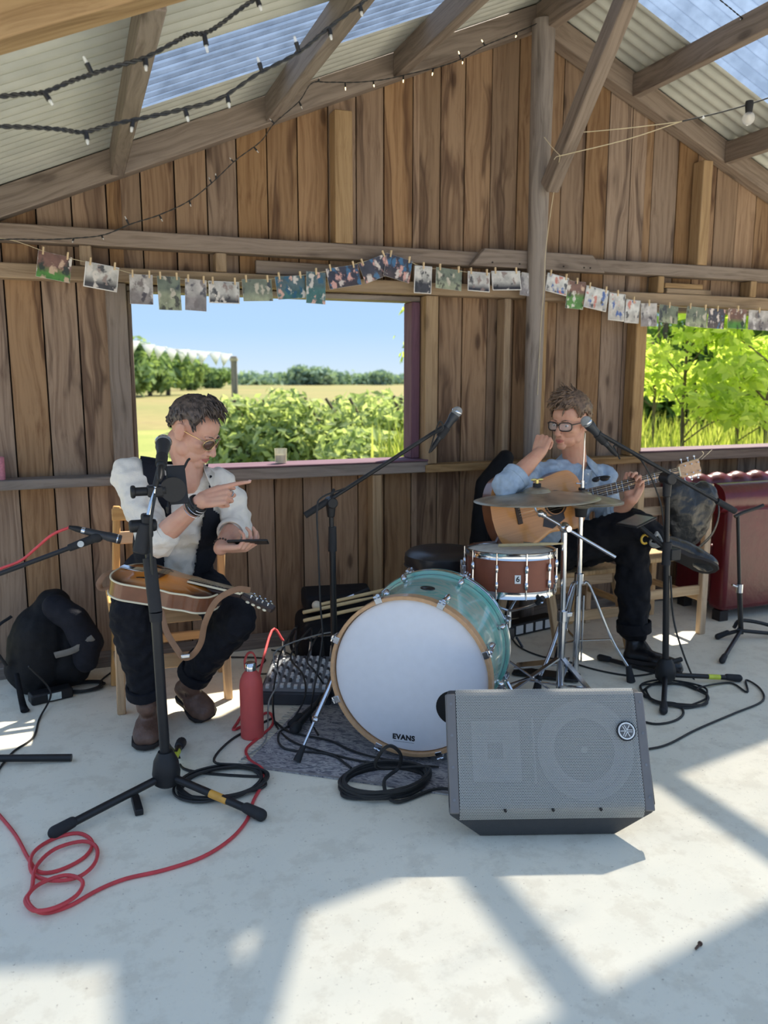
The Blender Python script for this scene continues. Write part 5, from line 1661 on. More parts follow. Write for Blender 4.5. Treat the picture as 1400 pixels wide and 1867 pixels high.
def boot(parent, heel, toe, ankle, shaft, mat, w=0.042, sole=0.022, laces=True, up=None, heelh=0.03):
    """leather boot; heel and toe are the sole ends, ankle the joint, shaft the opening"""
    heel, toe, ankle, shaft = map(Vector, (heel, toe, ankle, shaft))
    f = (toe - heel); Lb = f.length; f.normalize()
    u = (ankle - heel); u = (u - f * u.dot(f)).normalized()
    s_ = f.cross(u)
    Pt = lambda a, b_, c: heel + f * (a * Lb) + s_ * b_ + u * c
    mb = MB()
    mb.chain([Pt(0.12, 0, 0.052), Pt(0.35, 0, 0.055), Pt(0.62, 0, 0.045), Pt(0.84, 0, 0.038)], [0.040, 0.043, 0.046, 0.040], 14)
    for b_ in (-0.018, 0.018):
        mb.chain([Pt(0.55, b_, 0.040), Pt(0.78, b_, 0.036), Pt(0.88, b_ * 0.7, 0.035)], [0.036, 0.036, 0.032], 12)
    mb.chain([Pt(0.14, 0, 0.055), ankle, shaft], [0.040, 0.040, 0.047], 14)
    mb.chain([Pt(0.42, 0, 0.060), ankle + f * 0.018], [0.034, 0.038], 12)
    o = fused('boot', mb, mat, parent, 0.006, 8, disp=0.003, dscale=0.05)
    so = MB()
    out = [(-0.005, 0.0), (0.03, 0.036), (0.12, 0.043), (0.35, 0.039), (0.55, 0.052), (0.72, 0.058), (0.88, 0.052), (0.97, 0.032), (1.0, 0.0)]
    ring = [(a, b_) for a, b_ in out] + [(a, -b_) for a, b_ in out[-2:0:-1]]
    vs = [Pt(a, b_, 0.0 + (0.006 if a > 0.35 else 0)) for a, b_ in ring] + [Pt(a, b_, sole) for a, b_ in ring]
    n_ = len(ring)
    so.add(vs, [tuple(range(n_ - 1, -1, -1)), tuple(range(n_, 2 * n_))] + [(i, (i + 1) % n_, n_ + (i + 1) % n_, n_ + i) for i in range(n_)])
    so.build('sole', M_SOLE, o, bevel=0.003)
    if laces:
        mb = MB()
        for k in range(5):
            a = 0.50 - 0.045 * k
            c = 0.100 + 0.011 * k
            mb.tube([Pt(a, -0.022, c - 0.006), Pt(a + 0.02, 0, c + 0.006), Pt(a - 0.03, 0.022, c)], 0.0022, 6, 3)
            mb.tube([Pt(a, 0.022, c - 0.006), Pt(a + 0.02, 0, c + 0.006), Pt(a - 0.03, -0.022, c)], 0.0022, 6, 3)
        top_ = Pt(0.33, 0, 0.13)
        mb.tube([top_, top_ + s_ * 0.03 + f * 0.03, top_ + s_ * 0.035 + f * 0.035 - u * 0.05], 0.002, 6, 4)
        mb.tube([top_, top_ - s_ * 0.03 + f * 0.03, top_ - s_ * 0.032 + f * 0.04 - u * 0.04], 0.002, 6, 4)
        mb.build('lace', M_LACE, o)
    return o

def cut_faces(o, keep):
    """drop the faces of a mesh whose centre fails keep(co)"""
    bm = bmesh.new(); bm.from_mesh(o.data)
    bmesh.ops.delete(bm, geom=[f for f in bm.faces if not keep(f.calc_center_median())], context='FACES')
    bm.to_mesh(o.data); bm.free()

# ---------------------------------------------------------------- man in the waistcoat (left)
p1 = empty('person', (0.30, 3.10, 0), 'seated man in a black waistcoat and white shirt, pointing and holding a phone', 'person')
hd1 = at(353, 788, 3.07)
fw1 = Vector((0.80, -0.60, 0)).normalized() * 0.885 + Vector((0, 0, -0.465))
B1 = basis(fw1, (0, 0, 1))
neckb = at(340, 872, 3.12)
shL, shR = at(238, 866, 3.15), at(402, 880, 3.15)
elL, wrL = at(287, 985, 2.95), at(368, 912, 2.80)
elR, wrR = at(430, 960, 3.08), at(402, 1000, 2.90)
hipL, hipR = Vector((0.235, 3.31, 0.535)), Vector((0.415, 3.31, 0.535))
knL, knR = at(238, 1112, 2.87), at(432, 1128, 2.93)
anL, anR = at(266, 1268, 2.985), at(347, 1238, 3.14)
pelv = (hipL + hipR) / 2
belly = pelv.lerp(neckb, 0.38) + Vector((0, -0.01, 0))
chest = pelv.lerp(neckb, 0.72) + Vector((0, 0.0, 0))
def torso(mb, g=0.0, arms=True):
    mb.ell(pelv + Vector((0, 0.0, 0.03)), (0.165 + g, 0.115 + g, 0.11 + g), 20, 14)
    mb.ell(belly, (0.145 + g, 0.105 + g, 0.17 + g), 20, 14)
    mb.ell(chest, (0.160 + g, 0.108 + g, 0.17 + g), 20, 14)
    mb.chain([shL + Vector((0.03, 0, -0.005)), neckb + Vector((0, 0.01, -0.02)), shR + Vector((-0.03, 0, -0.005))], [0.055 + g, 0.06 + g, 0.055 + g], 14)
mb = MB()
T1 = head_shape(mb, hd1, B1)
mb.chain([T1 @ Vector((0, -0.028, -0.055)), neckb.lerp(hd1, 0.3), neckb + Vector((0, 0.01, -0.03))], [0.058, 0.056, 0.064], 16)
mb.cap(T1 @ Vector((0, 0.005, -0.075)), neckb + Vector((0.0, -0.03, -0.01)), 0.042, 0.048, 14)
torso(mb, -0.025)
mb.chain([shL, elL, elL.lerp(wrL, 0.35), wrL], [0.045, 0.041, 0.040, 0.0265], 14)
mb.chain([shR, elR, elR.lerp(wrR, 0.35), wrR], [0.045, 0.041, 0.040, 0.0265], 14)
mb.chain([hipL, knL, anL], [0.06, 0.045, 0.035], 12)
mb.chain([hipR, knR, anR], [0.06, 0.045, 0.035], 12)
tipP = at(455, 892, 2.74)
dP = (tipP - wrL).normalized()
nP_ = Vector((-0.25, -0.82, 0.52))
tipsA = hand(mb, wrL, dP, nP_, True, [(6, 10, 6), (72, 88, 50), (78, 92, 55), (82, 92, 55)], [(18, 10), (4, 30), (-6, 40)], s=0.98)
dQ = Vector((0.90, -0.42, 0.06)).normalized()
nQ = Vector((0.05, -0.42, -0.90))
tipsB = hand(mb, wrR, dQ, nQ, False, [(30, 42, 30), (38, 48, 32), (46, 50, 34), (52, 50, 34)], [(34, 22), (18, 26), (8, 12)], s=0.98)
fused('body', mb, M_SKIN1, p1, 0.0034, 3, sm_f=0.5)
face_bits(T1, p1, M_HAIR1)
hair1 = [(0, 44), (28, 40), (44, 46), (56, 34), (64, 12), (70, 0), (77, 6), (88, 16), (108, 2), (125, -22), (150, -36), (180, -40)]
def flow1(az, el, rg):
    return (Vector((0.25 + rg.uniform(-0.25, 0.25), 0.8, -0.25 - 0.8 * max(0, math.cos(el)) * (1 if math.cos(az) < 0.5 else 0.15) + rg.uniform(-0.15, 0.2)))).normalized()
hair_cap(T1, hair1, lambda az, el: 0.008 + 0.026 * max(0, math.sin(el)) * (0.6 + 0.65 * max(0, math.cos(az))), M_HAIR1, p1, seed=5, locks=300, flow=flow1, lock_len=0.046)
glasses(T1, p1, M_GOLD, M_LENS_DARK, 0.026, 0.021, 0.0015, square=2.0)
# nails
mb = MB()
for pts in (tipsA[0],):
    dd = (pts[3] - pts[2]).normalized()
    Mn = basis(dd, Vector((-0.2, -0.5, 0.85))).to_4x4(); Mn.translation = pts[3]
    mb.add(*ell_local((0, 0.0, 0.0058), (0.0048, 0.0065, 0.0014), 10, 6), Mn)
dd = (tipsB[4][3] - tipsB[4][2]).normalized()
Mn = basis(dd, Vector((0, 0.2, 1))).to_4x4(); Mn.translation = tipsB[4][3]
mb.add(*ell_local((0, 0.0, 0.0070), (0.0055, 0.007, 0.0014), 10, 6), Mn)
mb.build('fingernail', plain('nail', srgb(226, 182, 166), 0.3, var=0.03), p1)
# shirt: torso and rolled sleeves
mb = MB()
torso(mb, 0.004)
mb.chain([shL, shL.lerp(elL, 0.55) + Vector((-0.01, 0.01, 0)), elL, elL.lerp(wrL, 0.10)], [0.066, 0.066, 0.064, 0.056], 16)
mb.chain([shR, shR.lerp(elR, 0.55) + Vector((0.012, 0.01, 0)), elR, elR.lerp(wrR, 0.16)], [0.064, 0.064, 0.060, 0.054], 16)
shirt1 = fused('shirt', mb, M_SHIRT1, p1, 0.0065, 6, disp=0.034, dscale=0.055, ddepth=1)
for el_, wr_, t_ in ((elL, wrL, 0.17), (elR, wrR, 0.24)):
    a = el_.lerp(wr_, t_ - 0.06); b_ = el_.lerp(wr_, t_ + 0.06)
    MB().lathe([(0.050, 0), (0.056, 0.006), (0.056, 0.026), (0.051, 0.032), (0.046, 0.03)], 20, frame_along(a, b_), cap=False).build('rolled_cuff', M_SHIRT1, shirt1, solid=0.004)
# collar flaps
nk = neckb + Vector((0.005, 0.0, 0.022))
mb = MB()
for sx in (-1, 1):
    c0 = nk + Vector((sx * 0.062, 0.03, 0.03)); c1 = nk + Vector((sx * 0.055, -0.055, 0.015)); c2 = nk + Vector((sx * 0.075, -0.095, -0.055)); c3 = nk + Vector((sx * 0.098, -0.03, -0.005))
    MB().add([c0, c1, c2, c3, nk + Vector((sx * 0.088, 0.05, 0.0))], [(0, 1, 2, 3), (0, 3, 4)]).build('collar', M_SHIRT1, shirt1, solid=0.004)
# waistcoat: a shell over the torso, open down the front and at the arms
mb = MB()
torso(mb, 0.022)
vest = fused('waistcoat', mb, M_VEST, p1, 0.007, 6, disp=0.008, dscale=0.12, ddepth=1)
def vest_keep(c):
    t = (c - pelv)
    z = c.z
    ax = pelv.lerp(neckb, max(0, min(1, (z - pelv.z) / (neckb.z - pelv.z))))
    x = c.x - ax.x; y = c.y - ax.y
    if z < 0.50: return False
    # front opening
    if y < -0.03:
        half = 0.062 if z < 0.80 else 0.062 + (z - 0.80) * 0.06
        if abs(x - 0.01) < half: return False
    # neck hole
    if (c - (neckb + Vector((0, 0, 0.035)))).length < 0.098: return False
    # arm holes
    for s_, e_ in ((shL, elL), (shR, elR)):
        q = c - (s_ + Vector((-0.012 if s_ is shL else 0.012, 0, -0.03)))
        if abs(q.x) < 0.055 and (q.y ** 2 / 0.010 + q.z ** 2 / 0.012) < 1: return False
    if abs(x) > 0.205: return False
    return True
cut_faces(vest, vest_keep)
sm_ = vest.modifiers.new('thick', 'SOLIDIFY'); sm_.thickness = 0.006
mb = MB()
for k in range(4):
    z = 0.60 + 0.075 * k
    ax = pelv.lerp(neckb, (z - pelv.z) / (neckb.z - pelv.z))
    mb.ell((ax.x + 0.075, ax.y - 0.122 + 0.004 * k, z), (0.006, 0.004, 0.006), 10, 8)
mb.build('button', M_BLACKP, vest)
# trousers
mb = MB()
mb.ell(pelv + Vector((0, 0, 0.0)), (0.175, 0.125, 0.10), 20, 14)
mb.chain([hipL, hipL.lerp(knL, 0.5), knL, knL.lerp(anL, 0.35), knL.lerp(anL, 0.92)], [0.094, 0.086, 0.071, 0.072, 0.058], 18)
mb.chain([hipR, hipR.lerp(knR, 0.5), knR, knR.lerp(anR, 0.35), knR.lerp(anR, 0.90)], [0.094, 0.086, 0.073, 0.072, 0.058], 18)
trou1 = fused('trousers', mb, M_TROU1, p1, 0.007, 6, disp=0.030, dscale=0.05, ddepth=1)
for kn_, an_, t_ in ((knL, anL, 0.93), (knR, anR, 0.90)):
    a = kn_.lerp(an_, t_ - 0.07); b_ = kn_.lerp(an_, t_ + 0.05)
    MB().lathe([(0.058, 0), (0.066, 0.004), (0.068, 0.04), (0.060, 0.046), (0.052, 0.04)], 20, frame_along(a, b_), cap=False).build('turned_cuff', M_TROU1, trou1, solid=0.004)
boot(p1, fl(282, 1300, 0.002), fl(264, 1372, 0.002), anL + Vector((0.002, 0.0, -0.035)), anL + Vector((0, 0.01, 0.05)), M_BOOT1)
hl = fl(332, 1268, 0.055); te = fl(382, 1315, 0.004)
boot(p1, hl, te, anR + Vector((0.0, 0.0, -0.02)), anR.lerp(knR, 0.16), M_BOOT1)
# wristbands and ring
ax_ = (wrL - elL).normalized()
wb = MB()
Mw_ = frame_along(wrL - ax_ * 0.052, wrL)
wb.lathe([(0.031, 0.0), (0.0345, 0.004), (0.0345, 0.034), (0.030, 0.038)], 24, Mw_, cap=False)
wbo = wb.build('wristband', M_BLACKP, p1, solid=0.003)
mb = MB()
for z_ in (-0.006, 0.012, 0.026):
    mb.lathe([(0.0358, z_), (0.0372, z_ + 0.0015), (0.0358, z_ + 0.003)], 24, Mw_, cap=False)
mb.build('silver_chain', M_CHROME, wbo, solid=0.001)
ax2 = (wrR - elR).normalized()
mb = MB()
Mw2 = frame_along(wrR - ax2 * 0.022, wrR)
for k in range(18):
    a = 2 * math.pi * k / 18
    mb.ell(Mw2 @ Vector((0.030 * math.cos(a), 0.030 * math.sin(a), 0.0)), (0.0042, 0.0042, 0.0042), 8, 6)
mb.build('bead_bracelet', plain('brown_beads', srgb(70, 54, 46), 0.4), p1)
rg_ = tipsA[1]
rm_ = rg_[0].lerp(rg_[1], 0.55)
MB().lathe([(0.0108, -0.003), (0.0122, -0.002), (0.0122, 0.002), (0.0108, 0.003)], 20, frame_along(rm_, rg_[1]), cap=False).build('ring', M_CHROME, p1, solid=0.001)
# phone on the open palm
pc = wrR + dQ * 0.105 - nQ.normalized() * 0.020 + Vector((0.0, -0.005, 0.0))
Bp = basis(dQ, -nQ)
Mph = Bp.to_4x4(); Mph.translation = pc
ph_ = MB().cbox((0, 0, 0), (0.070, 0.146, 0.0075)).build('phone', M_BLACKP, None, Mph @ Matrix.Rotation(R(8), 4, 'Z'), bevel=0.003, seg=3)
tag(ph_, 'black smartphone lying on the open palm of the man in the waistcoat', 'phone')
MB().cbox((0, 0, 0.0040), (0.064, 0.138, 0.0006)).build('screen', plain('phone_glass', srgb(34, 30, 34), 0.08, var=0.02), ph_, Mph @ Matrix.Rotation(R(8), 4, 'Z'))

# ---------------------------------------------------------------- guitarist (right)
p2 = empty('person', (2.3, 3.2, 0), 'seated man in light blue shirt and dark glasses frames, hand to his mouth', 'person')
hd2 = at(1038, 772, 3.14)
B2 = basis(Vector((-0.90, -0.42, -0.10)), (0.05, 0.0, 1))
nk2 = at(1050, 848, 3.20)
sL, sR = at(966, 868, 3.14), at(1098, 868, 3.24)
eL, wL = at(926, 884, 2.96), at(983, 826, 2.98)
eR, wR = at(1112, 950, 3.14), at(1150, 912, 2.98)
hpL, hpR = Vector((2.10, 3.30, 0.50)), Vector((2.26, 3.36, 0.50))
knP, anP = at(1152, 985, 3.05), at(1156, 1168, 3.04)
knX, anX = at(1158, 955, 3.0), at(1212, 992, 2.93)
pv2 = (hpL + hpR) / 2
be2 = pv2.lerp(nk2, 0.36); ch2 = pv2.lerp(nk2, 0.70)
RT = Matrix.Rotation(R(20), 4, 'Z')
def torso2(mb, g=0.0):
    mb.ell(pv2 + Vector((0, 0, 0.03)), (0.165 + g, 0.120 + g, 0.10 + g), 20, 14, RT)
    mb.ell(be2, (0.145 + g, 0.110 + g, 0.16 + g), 20, 14, RT)
    mb.ell(ch2, (0.165 + g, 0.112 + g, 0.16 + g), 20, 14, RT)
    mb.chain([sL + Vector((0.03, 0, -0.005)), nk2 + Vector((0, 0.01, -0.025)), sR + Vector((-0.03, 0, -0.005))], [0.054 + g, 0.06 + g, 0.054 + g], 14)
mb = MB()
T2 = head_shape(mb, hd2, B2, 0.98)
mb.chain([T2 @ Vector((0, -0.028, -0.055)), nk2.lerp(hd2, 0.3), nk2 + Vector((0, 0.01, -0.03))], [0.056, 0.055, 0.062], 16)
torso2(mb, -0.025)
mb.chain([sL, eL, eL.lerp(wL, 0.35), wL], [0.045, 0.041, 0.040, 0.027], 14)
mb.chain([sR, eR, eR.lerp(wR, 0.35), wR], [0.045, 0.041, 0.038, 0.026], 14)
mb.chain([hpL, knX, anX], [0.06, 0.045, 0.035], 12)
mb.chain([hpR, knP, anP], [0.06, 0.045, 0.035], 12)
mouth = T2 @ Vector((0.012, 0.105, -0.066))
dm = (mouth - wL); dm = (dm.normalized() + Vector((-0.1, -0.1, 0.75))).normalized()
tips2 = hand(mb, wL, dm, Vector((-0.75, -0.62, 0.1)), True, [(58, 70, 30), (66, 78, 40), (70, 80, 45), (74, 80, 45)], [(22, 30), (10, 30), (0, 20)], s=0.97)
# fretting hand: fingers over the neck from behind
gT, gH = at(898, 947, 2.99), at(1284, 848, 2.99)
gax = (gH - gT).normalized()
tips3 = hand(mb, wR, (gax * 0.35 + Vector((0.05, 0.05, 0.85))).normalized(), Vector((0.45, -0.10, -0.2)) + Vector((0.35, 0.65, 0)), False, [(42, 62, 38), (46, 64, 40), (50, 66, 40), (54, 66, 42)], [(26, 20), (10, 30), (0, 20)], s=0.97)
fused('body', mb, M_SKIN2, p2, 0.0034, 3)
face_bits(T2, p2, M_HAIR2)
hair2 = [(0, 30), (28, 30), (44, 36), (56, 26), (64, 8), (70, 0), (77, 8), (90, 18), (108, 2), (125, -22), (150, -34), (180, -38)]
def flow2(az, el, rg):
    f = max(0, math.cos(az))
    return (Vector((0.45 + rg.uniform(-0.35, 0.35), 0.75 * f - 0.25 + rg.uniform(-0.25, 0.25), 0.1 - 0.75 * math.cos(el) + rg.uniform(-0.25, 0.25)))).normalized()
hair_cap(T2, hair2, lambda az, el: 0.013 + 0.026 * max(0, math.sin(el)), M_HAIR2, p2, seed=9, locks=330, flow=flow2, lock_len=0.045, lock_r=0.0038)
glasses(T2, p2, plain('dark_frame', srgb(40, 30, 30), 0.3), M_LENS, 0.028, 0.019, 0.0030, square=3.2)
mb = MB()
torso2(mb, 0.006)
mb.chain([sL, sL.lerp(eL, 0.5) + Vector((0, 0, -0.012)), eL, eL.lerp(wL, 0.16)], [0.066, 0.068, 0.064, 0.058], 16)
mb.chain([sR, sR.lerp(eR, 0.5), eR, eR.lerp(wR, 0.30)], [0.066, 0.064, 0.060, 0.056], 16)
shirt2 = fused('shirt', mb, M_SHIRT2, p2, 0.007, 6, disp=0.034, dscale=0.055, ddepth=1)
for el_, wr_, t_ in ((eL, wL, 0.24), (eR, wR, 0.36)):
    a = el_.lerp(wr_, t_ - 0.07); b_ = el_.lerp(wr_, t_ + 0.06)
    MB().lathe([(0.052, 0), (0.060, 0.006), (0.060, 0.030), (0.054, 0.037), (0.046, 0.034)], 20, frame_along(a, b_), cap=False).build('rolled_cuff', M_SHIRT2, shirt2, solid=0.004)
mb = MB()
fwd2 = Vector((-0.05, -1, 0)); rt2 = Vector((1, 0.1, 0))
for sx in (-1, 1):
    c0 = nk2 + rt2 * (sx * 0.060) + Vector((0, 0.03, 0.055)); c1 = nk2 + rt2 * (sx * 0.020) + fwd2 * 0.082 + Vector((0, 0, 0.006))
    c2 = nk2 + rt2 * (sx * 0.065) + fwd2 * 0.100 + Vector((0, 0, -0.055)); c3 = nk2 + rt2 * (sx * 0.105) + fwd2 * 0.03 + Vector((0, 0, 0.0))
    MB().add([c0, c1, c2, c3, nk2 + rt2 * (sx * 0.09) + Vector((0, 0.06, 0.012))], [(0, 1, 2, 3), (0, 3, 4)]).build('collar', M_SHIRT2, shirt2, solid=0.005)
mb = MB()
pk = [nk2 + fwd2 * 0.108 + Vector((0, 0, -0.01)), ch2 + fwd2 * 0.128 + Vector((0.0, 0, 0.04)), ch2 + fwd2 * 0.128 + Vector((0, 0, -0.10))]
mb.tube(pk, 0.017, 8, 6, flat=0.25, up=(0, -1, 0))
plk = mb.build('placket', M_SHIRT2, shirt2)
mb = MB()
for k in range(3):
    q = pk[0].lerp(pk[1], 0.25 + 0.5 * k)
    mb.ell(q + fwd2 * 0.005, (0.005, 0.003, 0.005), 10, 8)
mb.build('button', M_LABELW, plk)
# folded dark glasses hooked in the shirt pocket
mb = MB()
q = nk2 + rt2 * 0.095 + fwd2 * 0.112 + Vector((0, 0, -0.055))
mb.ell(q, (0.028, 0.006, 0.014), 14, 8).ell(q + Vector((-0.05, -0.002, -0.004)), (0.022, 0.006, 0.012), 14, 8).tube([q + Vector((0.03, 0, 0.005)), q + Vector((0.0, -0.008, 0.012)), q + Vector((-0.06, -0.006, 0.006))], 0.003, 6, 4)
mb.build('pocket_sunglasses', M_BLACKP, p2)
mb = MB()
mb.ell(pv2 + Vector((0, 0, 0)), (0.175, 0.13, 0.095), 20, 14, RT)
mb.chain([hpR, hpR.lerp(knP, 0.5), knP, knP.lerp(anP, 0.35), knP.lerp(anP, 0.86)], [0.094, 0.090, 0.078, 0.080, 0.076], 18)
mb.chain([hpL, hpL.lerp(knX, 0.5), knX, knX.lerp(anX, 0.5)], [0.094, 0.090, 0.074, 0.066], 18)
trou2 = fused('trousers', mb, M_TROU2, p2, 0.0075, 6, disp=0.036, dscale=0.06, ddepth=1)
a = knP.lerp(anP, 0.80); b_ = knP.lerp(anP, 0.93)
MB().lathe([(0.074, 0), (0.080, 0.003), (0.080, 0.05), (0.074, 0.053), (0.066, 0.05)], 24, frame_along(a, b_), cap=False).build('turned_cuff', M_TROU2, trou2, solid=0.004)
hb = fl(1134, 1212, 0.002); tb_ = fl(1206, 1226, 0.002)
boot(p2, hb, hb + (tb_ - hb).normalized() * 0.275, anP + Vector((0.0, 0, -0.01)), anP.lerp(knP, 0.22), M_BOOT2, laces=False)
tX = at(1330, 1042, 2.88)
dX = (tX - anX).normalized()
upx = (knX - anX).normalized()
hx = anX - upx * 0.065 + dX * -0.055 + Vector((0, 0, -0.02))
boot(p2, hx, hx + (dX + Vector((0, 0, -0.02))).normalized() * 0.285, anX + dX * -0.02, anX + upx * 0.05, M_BOOT2, laces=False)
# ------------------------------------------------------------------ chairs
M_BEECH = wood('beech_chair', srgb(214, 168, 110), srgb(190, 142, 88), srgb(160, 112, 66), knots=0.0, vary=0.08, streaks=0.15)
M_BEECH2 = wood('pale_chair_wood', srgb(206, 172, 128), srgb(180, 142, 98), srgb(140, 102, 68), knots=0.1, vary=0.08, streaks=0.15)
ch = empty('dining_chair', (0.33, 3.45, 0), 'light wooden chair under the man in the waistcoat', 'chair')
bl_, br_ = at(213, 925, 3.66), at(405, 960, 3.66)
for x0, tp in ((0.10, bl_), (0.575, br_)):
    timber('back_post', (x0, 3.62, 0.0), (tp.x, 3.67, 0.80), 0.032, 0.034, M_BEECH, ch, up=(0, 1, 0))
for x0 in (0.112, 0.548):
    timber('front_leg', (x0, 3.285, 0.0), (x0 + (0.008 if x0 < 0.3 else -0.008), 3.29, 0.43), 0.034, 0.034, M_BEECH, ch, up=(0, 1, 0))
MB().box((0.085, 3.255, 0.432), (0.575, 3.64, 0.452)).build('seat', M_BEECH, ch, bevel=0.006)
timber('apron', (0.135, 3.285, 0.395), (0.53, 3.285, 0.395), 0.02, 0.065, M_BEECH, ch)
for z in (0.765, 0.66):
    timber('back_slat', (0.13, 3.655, z), (0.56, 3.655, z), 0.016, 0.055, M_BEECH, ch)
timber('stretcher', (0.135, 3.287, 0.205), (0.53, 3.287, 0.195), 0.018, 0.06, M_BEECH, ch)
timber('stretcher', (0.12, 3.60, 0.20), (0.56, 3.60, 0.20), 0.018, 0.04, M_BEECH, ch)
for x0 in (0.112, 0.555):
    timber('side_stretcher', (x0, 3.30, 0.15), (x0, 3.60, 0.15), 0.018, 0.034, M_BEECH, ch)

ch = empty('wooden_chair', (2.22, 3.36, 0), 'pale wooden chair that the guitarist sits on', 'chair')
for (x0, y0, x1, y1) in ((2.16, 3.22, 2.09, 3.24), (2.56, 3.20, 2.47, 3.24), (2.05, 3.66, 2.08, 3.58), (2.52, 3.68, 2.47, 3.58)):
    timber('leg', (x0, y0, 0.0), (x1, y1, 0.405), 0.036, 0.036, M_BEECH2, ch, up=(0, 1, 0))
MB().box((2.03, 3.20, 0.405), (2.51, 3.62, 0.428)).build('seat', M_BEECH2, ch, bevel=0.006)
timber('apron', (2.10, 3.235, 0.375), (2.46, 3.235, 0.375), 0.02, 0.05, M_BEECH2, ch)
timber('stretcher', (2.13, 3.23, 0.20), (2.53, 3.215, 0.20), 0.02, 0.05, M_BEECH2, ch)
timber('stretcher', (2.07, 3.62, 0.22), (2.50, 3.62, 0.22), 0.02, 0.05, M_BEECH2, ch)
for x in (2.07, 2.47):
    timber('back_post', (x, 3.59, 0.40), (x, 3.66, 0.80), 0.03, 0.035, M_BEECH2, ch, up=(0, 1, 0))
timber('back_rail', (2.07, 3.65, 0.76), (2.47, 3.65, 0.76), 0.018, 0.06, M_BEECH2, ch)
timber('back_rail', (2.07, 3.63, 0.62), (2.47, 3.63, 0.62), 0.018, 0.05, M_BEECH2, ch)

ch = empty('wooden_chair', (2.84, 3.45, 0), 'empty pale wooden chair with a black bag on it, before the red sofa', 'chair')
for x in (2.62, 3.06):
    timber('back_post', (x + 0.015, 3.27, 0.0), (x - 0.01, 3.25, 0.815), 0.04, 0.036, M_BEECH2, ch, up=(0, 1, 0))
    timber('leg', (x, 3.66, 0.0), (x, 3.66, 0.42), 0.036, 0.036, M_BEECH2, ch, up=(0, 1, 0))
    timber('side_stretcher', (x, 3.28, 0.20), (x, 3.65, 0.20), 0.018, 0.034, M_BEECH2, ch)
timber('back_rail', (2.64, 3.26, 0.785), (3.04, 3.26, 0.785), 0.018, 0.05, M_BEECH2, ch)
timber('back_rail', (2.64, 3.26, 0.69), (3.04, 3.26, 0.69), 0.018, 0.045, M_BEECH2, ch)
MB().box((2.60, 3.25, 0.42), (3.09, 3.69, 0.445)).build('seat', M_BEECH2, ch, bevel=0.006)
timber('stretcher', (2.64, 3.275, 0.245), (3.06, 3.275, 0.245), 0.02, 0.05, M_BEECH2, ch)

# coat / gig bag behind the guitarist and the leather bag on the empty chair
M_NYLON = cloth('black_nylon', srgb(24, 25, 28), 0.2, 0.25, 300, 0.7)
e = empty('gig_bag', (2.02, 3.62, 0.45), 'black padded gig bag leaning behind the guitarist', 'bag')
mb = MB()
mb.chain([(2.06, 3.74, 0.10), (2.03, 3.74, 0.45), (2.04, 3.74, 0.78), (2.13, 3.75, 0.93)], [0.10, 0.10, 0.085, 0.05], 16)
fused('cover', mb, M_NYLON, e, 0.009, 6, disp=0.015, dscale=0.1)
MB().tube([(2.00, 3.66, 0.75), (1.97, 3.63, 0.60), (2.0, 3.65, 0.42)], 0.012, 8, 5, flat=0.35).build('strap', M_NYLON, e)
M_BAGL = plain('black_leather_bag', srgb(28, 27, 26), 0.33, var=0.2, bump=0.3, bscale=50)
e = empty('leather_bag', (2.88, 3.36, 0.45), 'worn black leather bag hung on the back of the empty wooden chair', 'bag')
mb = MB()
mb.ell((2.87, 3.18, 0.66), (0.14, 0.05, 0.15), 20, 14).ell((2.94, 3.18, 0.74), (0.10, 0.05, 0.10), 18, 12).ell((2.80, 3.18, 0.76), (0.09, 0.045, 0.10), 16, 12)
fused('bag_body', mb, M_BAGL, e, 0.009, 5, disp=0.025, dscale=0.08)
MB().tube([(2.80, 3.20, 0.80), (2.86, 3.25, 0.83), (2.99, 3.19, 0.80), (3.03, 3.15, 0.70), (2.98, 3.13, 0.58), (2.88, 3.13, 0.50)], 0.013, 8, 6, flat=0.35).build('strap', M_BAGL, e)

# ------------------------------------------------------------------ sofa
M_RED = plain('red_cable', srgb(206, 66, 70), 0.5)
M_OX = plain('oxblood_leather', srgb(88, 15, 26), 0.3, var=0.18, scale=8, bump=0.15, bscale=30, spec=0.5)
so_ = empty('sofa', (3.95, 3.55, 0), 'deep red buttoned leather sofa against the wall at the right edge', 'sofa')
M_ = Matrix.Identity(4)
MB().box((3.32, 3.38, 0.06), (4.75, 3.50, 0.66)).build('arm_panel', M_OX, so_, bevel=0.03, seg=4)
MB().tube([(3.27, 3.44, 0.70), (3.8, 3.44, 0.70), (4.78, 3.44, 0.70)], 0.085, 18, 4).build('arm_roll', M_OX, so_)
MB().box((3.34, 3.505, 0.08), (4.75, 3.80, 0.42)).build('seat', M_OX, so_, bevel=0.03, seg=4)
mb = MB()
for k in range(10):
    mb.ell((3.30 + 0.15 * k, 3.78, 0.725), (0.105, 0.075, 0.075), 16, 10)
    mb.ell((3.37 + 0.15 * k, 3.775, 0.62), (0.09, 0.05, 0.08), 16, 10)
fused('tufted_back', mb, M_OX, so_, 0.010, 14)
for k in range(5):
    MB().ell((3.45 + 0.15 * k, 3.70, 0.68), (0.010, 0.006, 0.010), 10, 8).build('button', M_OX, so_)
MB().box((3.33, 3.40, 0.0), (3.39, 3.46, 0.06)).build('foot', M_SOLE, so_)
MB().box((4.68, 3.40, 0.0), (4.74, 3.46, 0.06)).build('foot', M_SOLE, so_)
MB().box((3.36, 3.72, 0.0), (3.42, 3.78, 0.08)).build('foot', M_SOLE, so_)

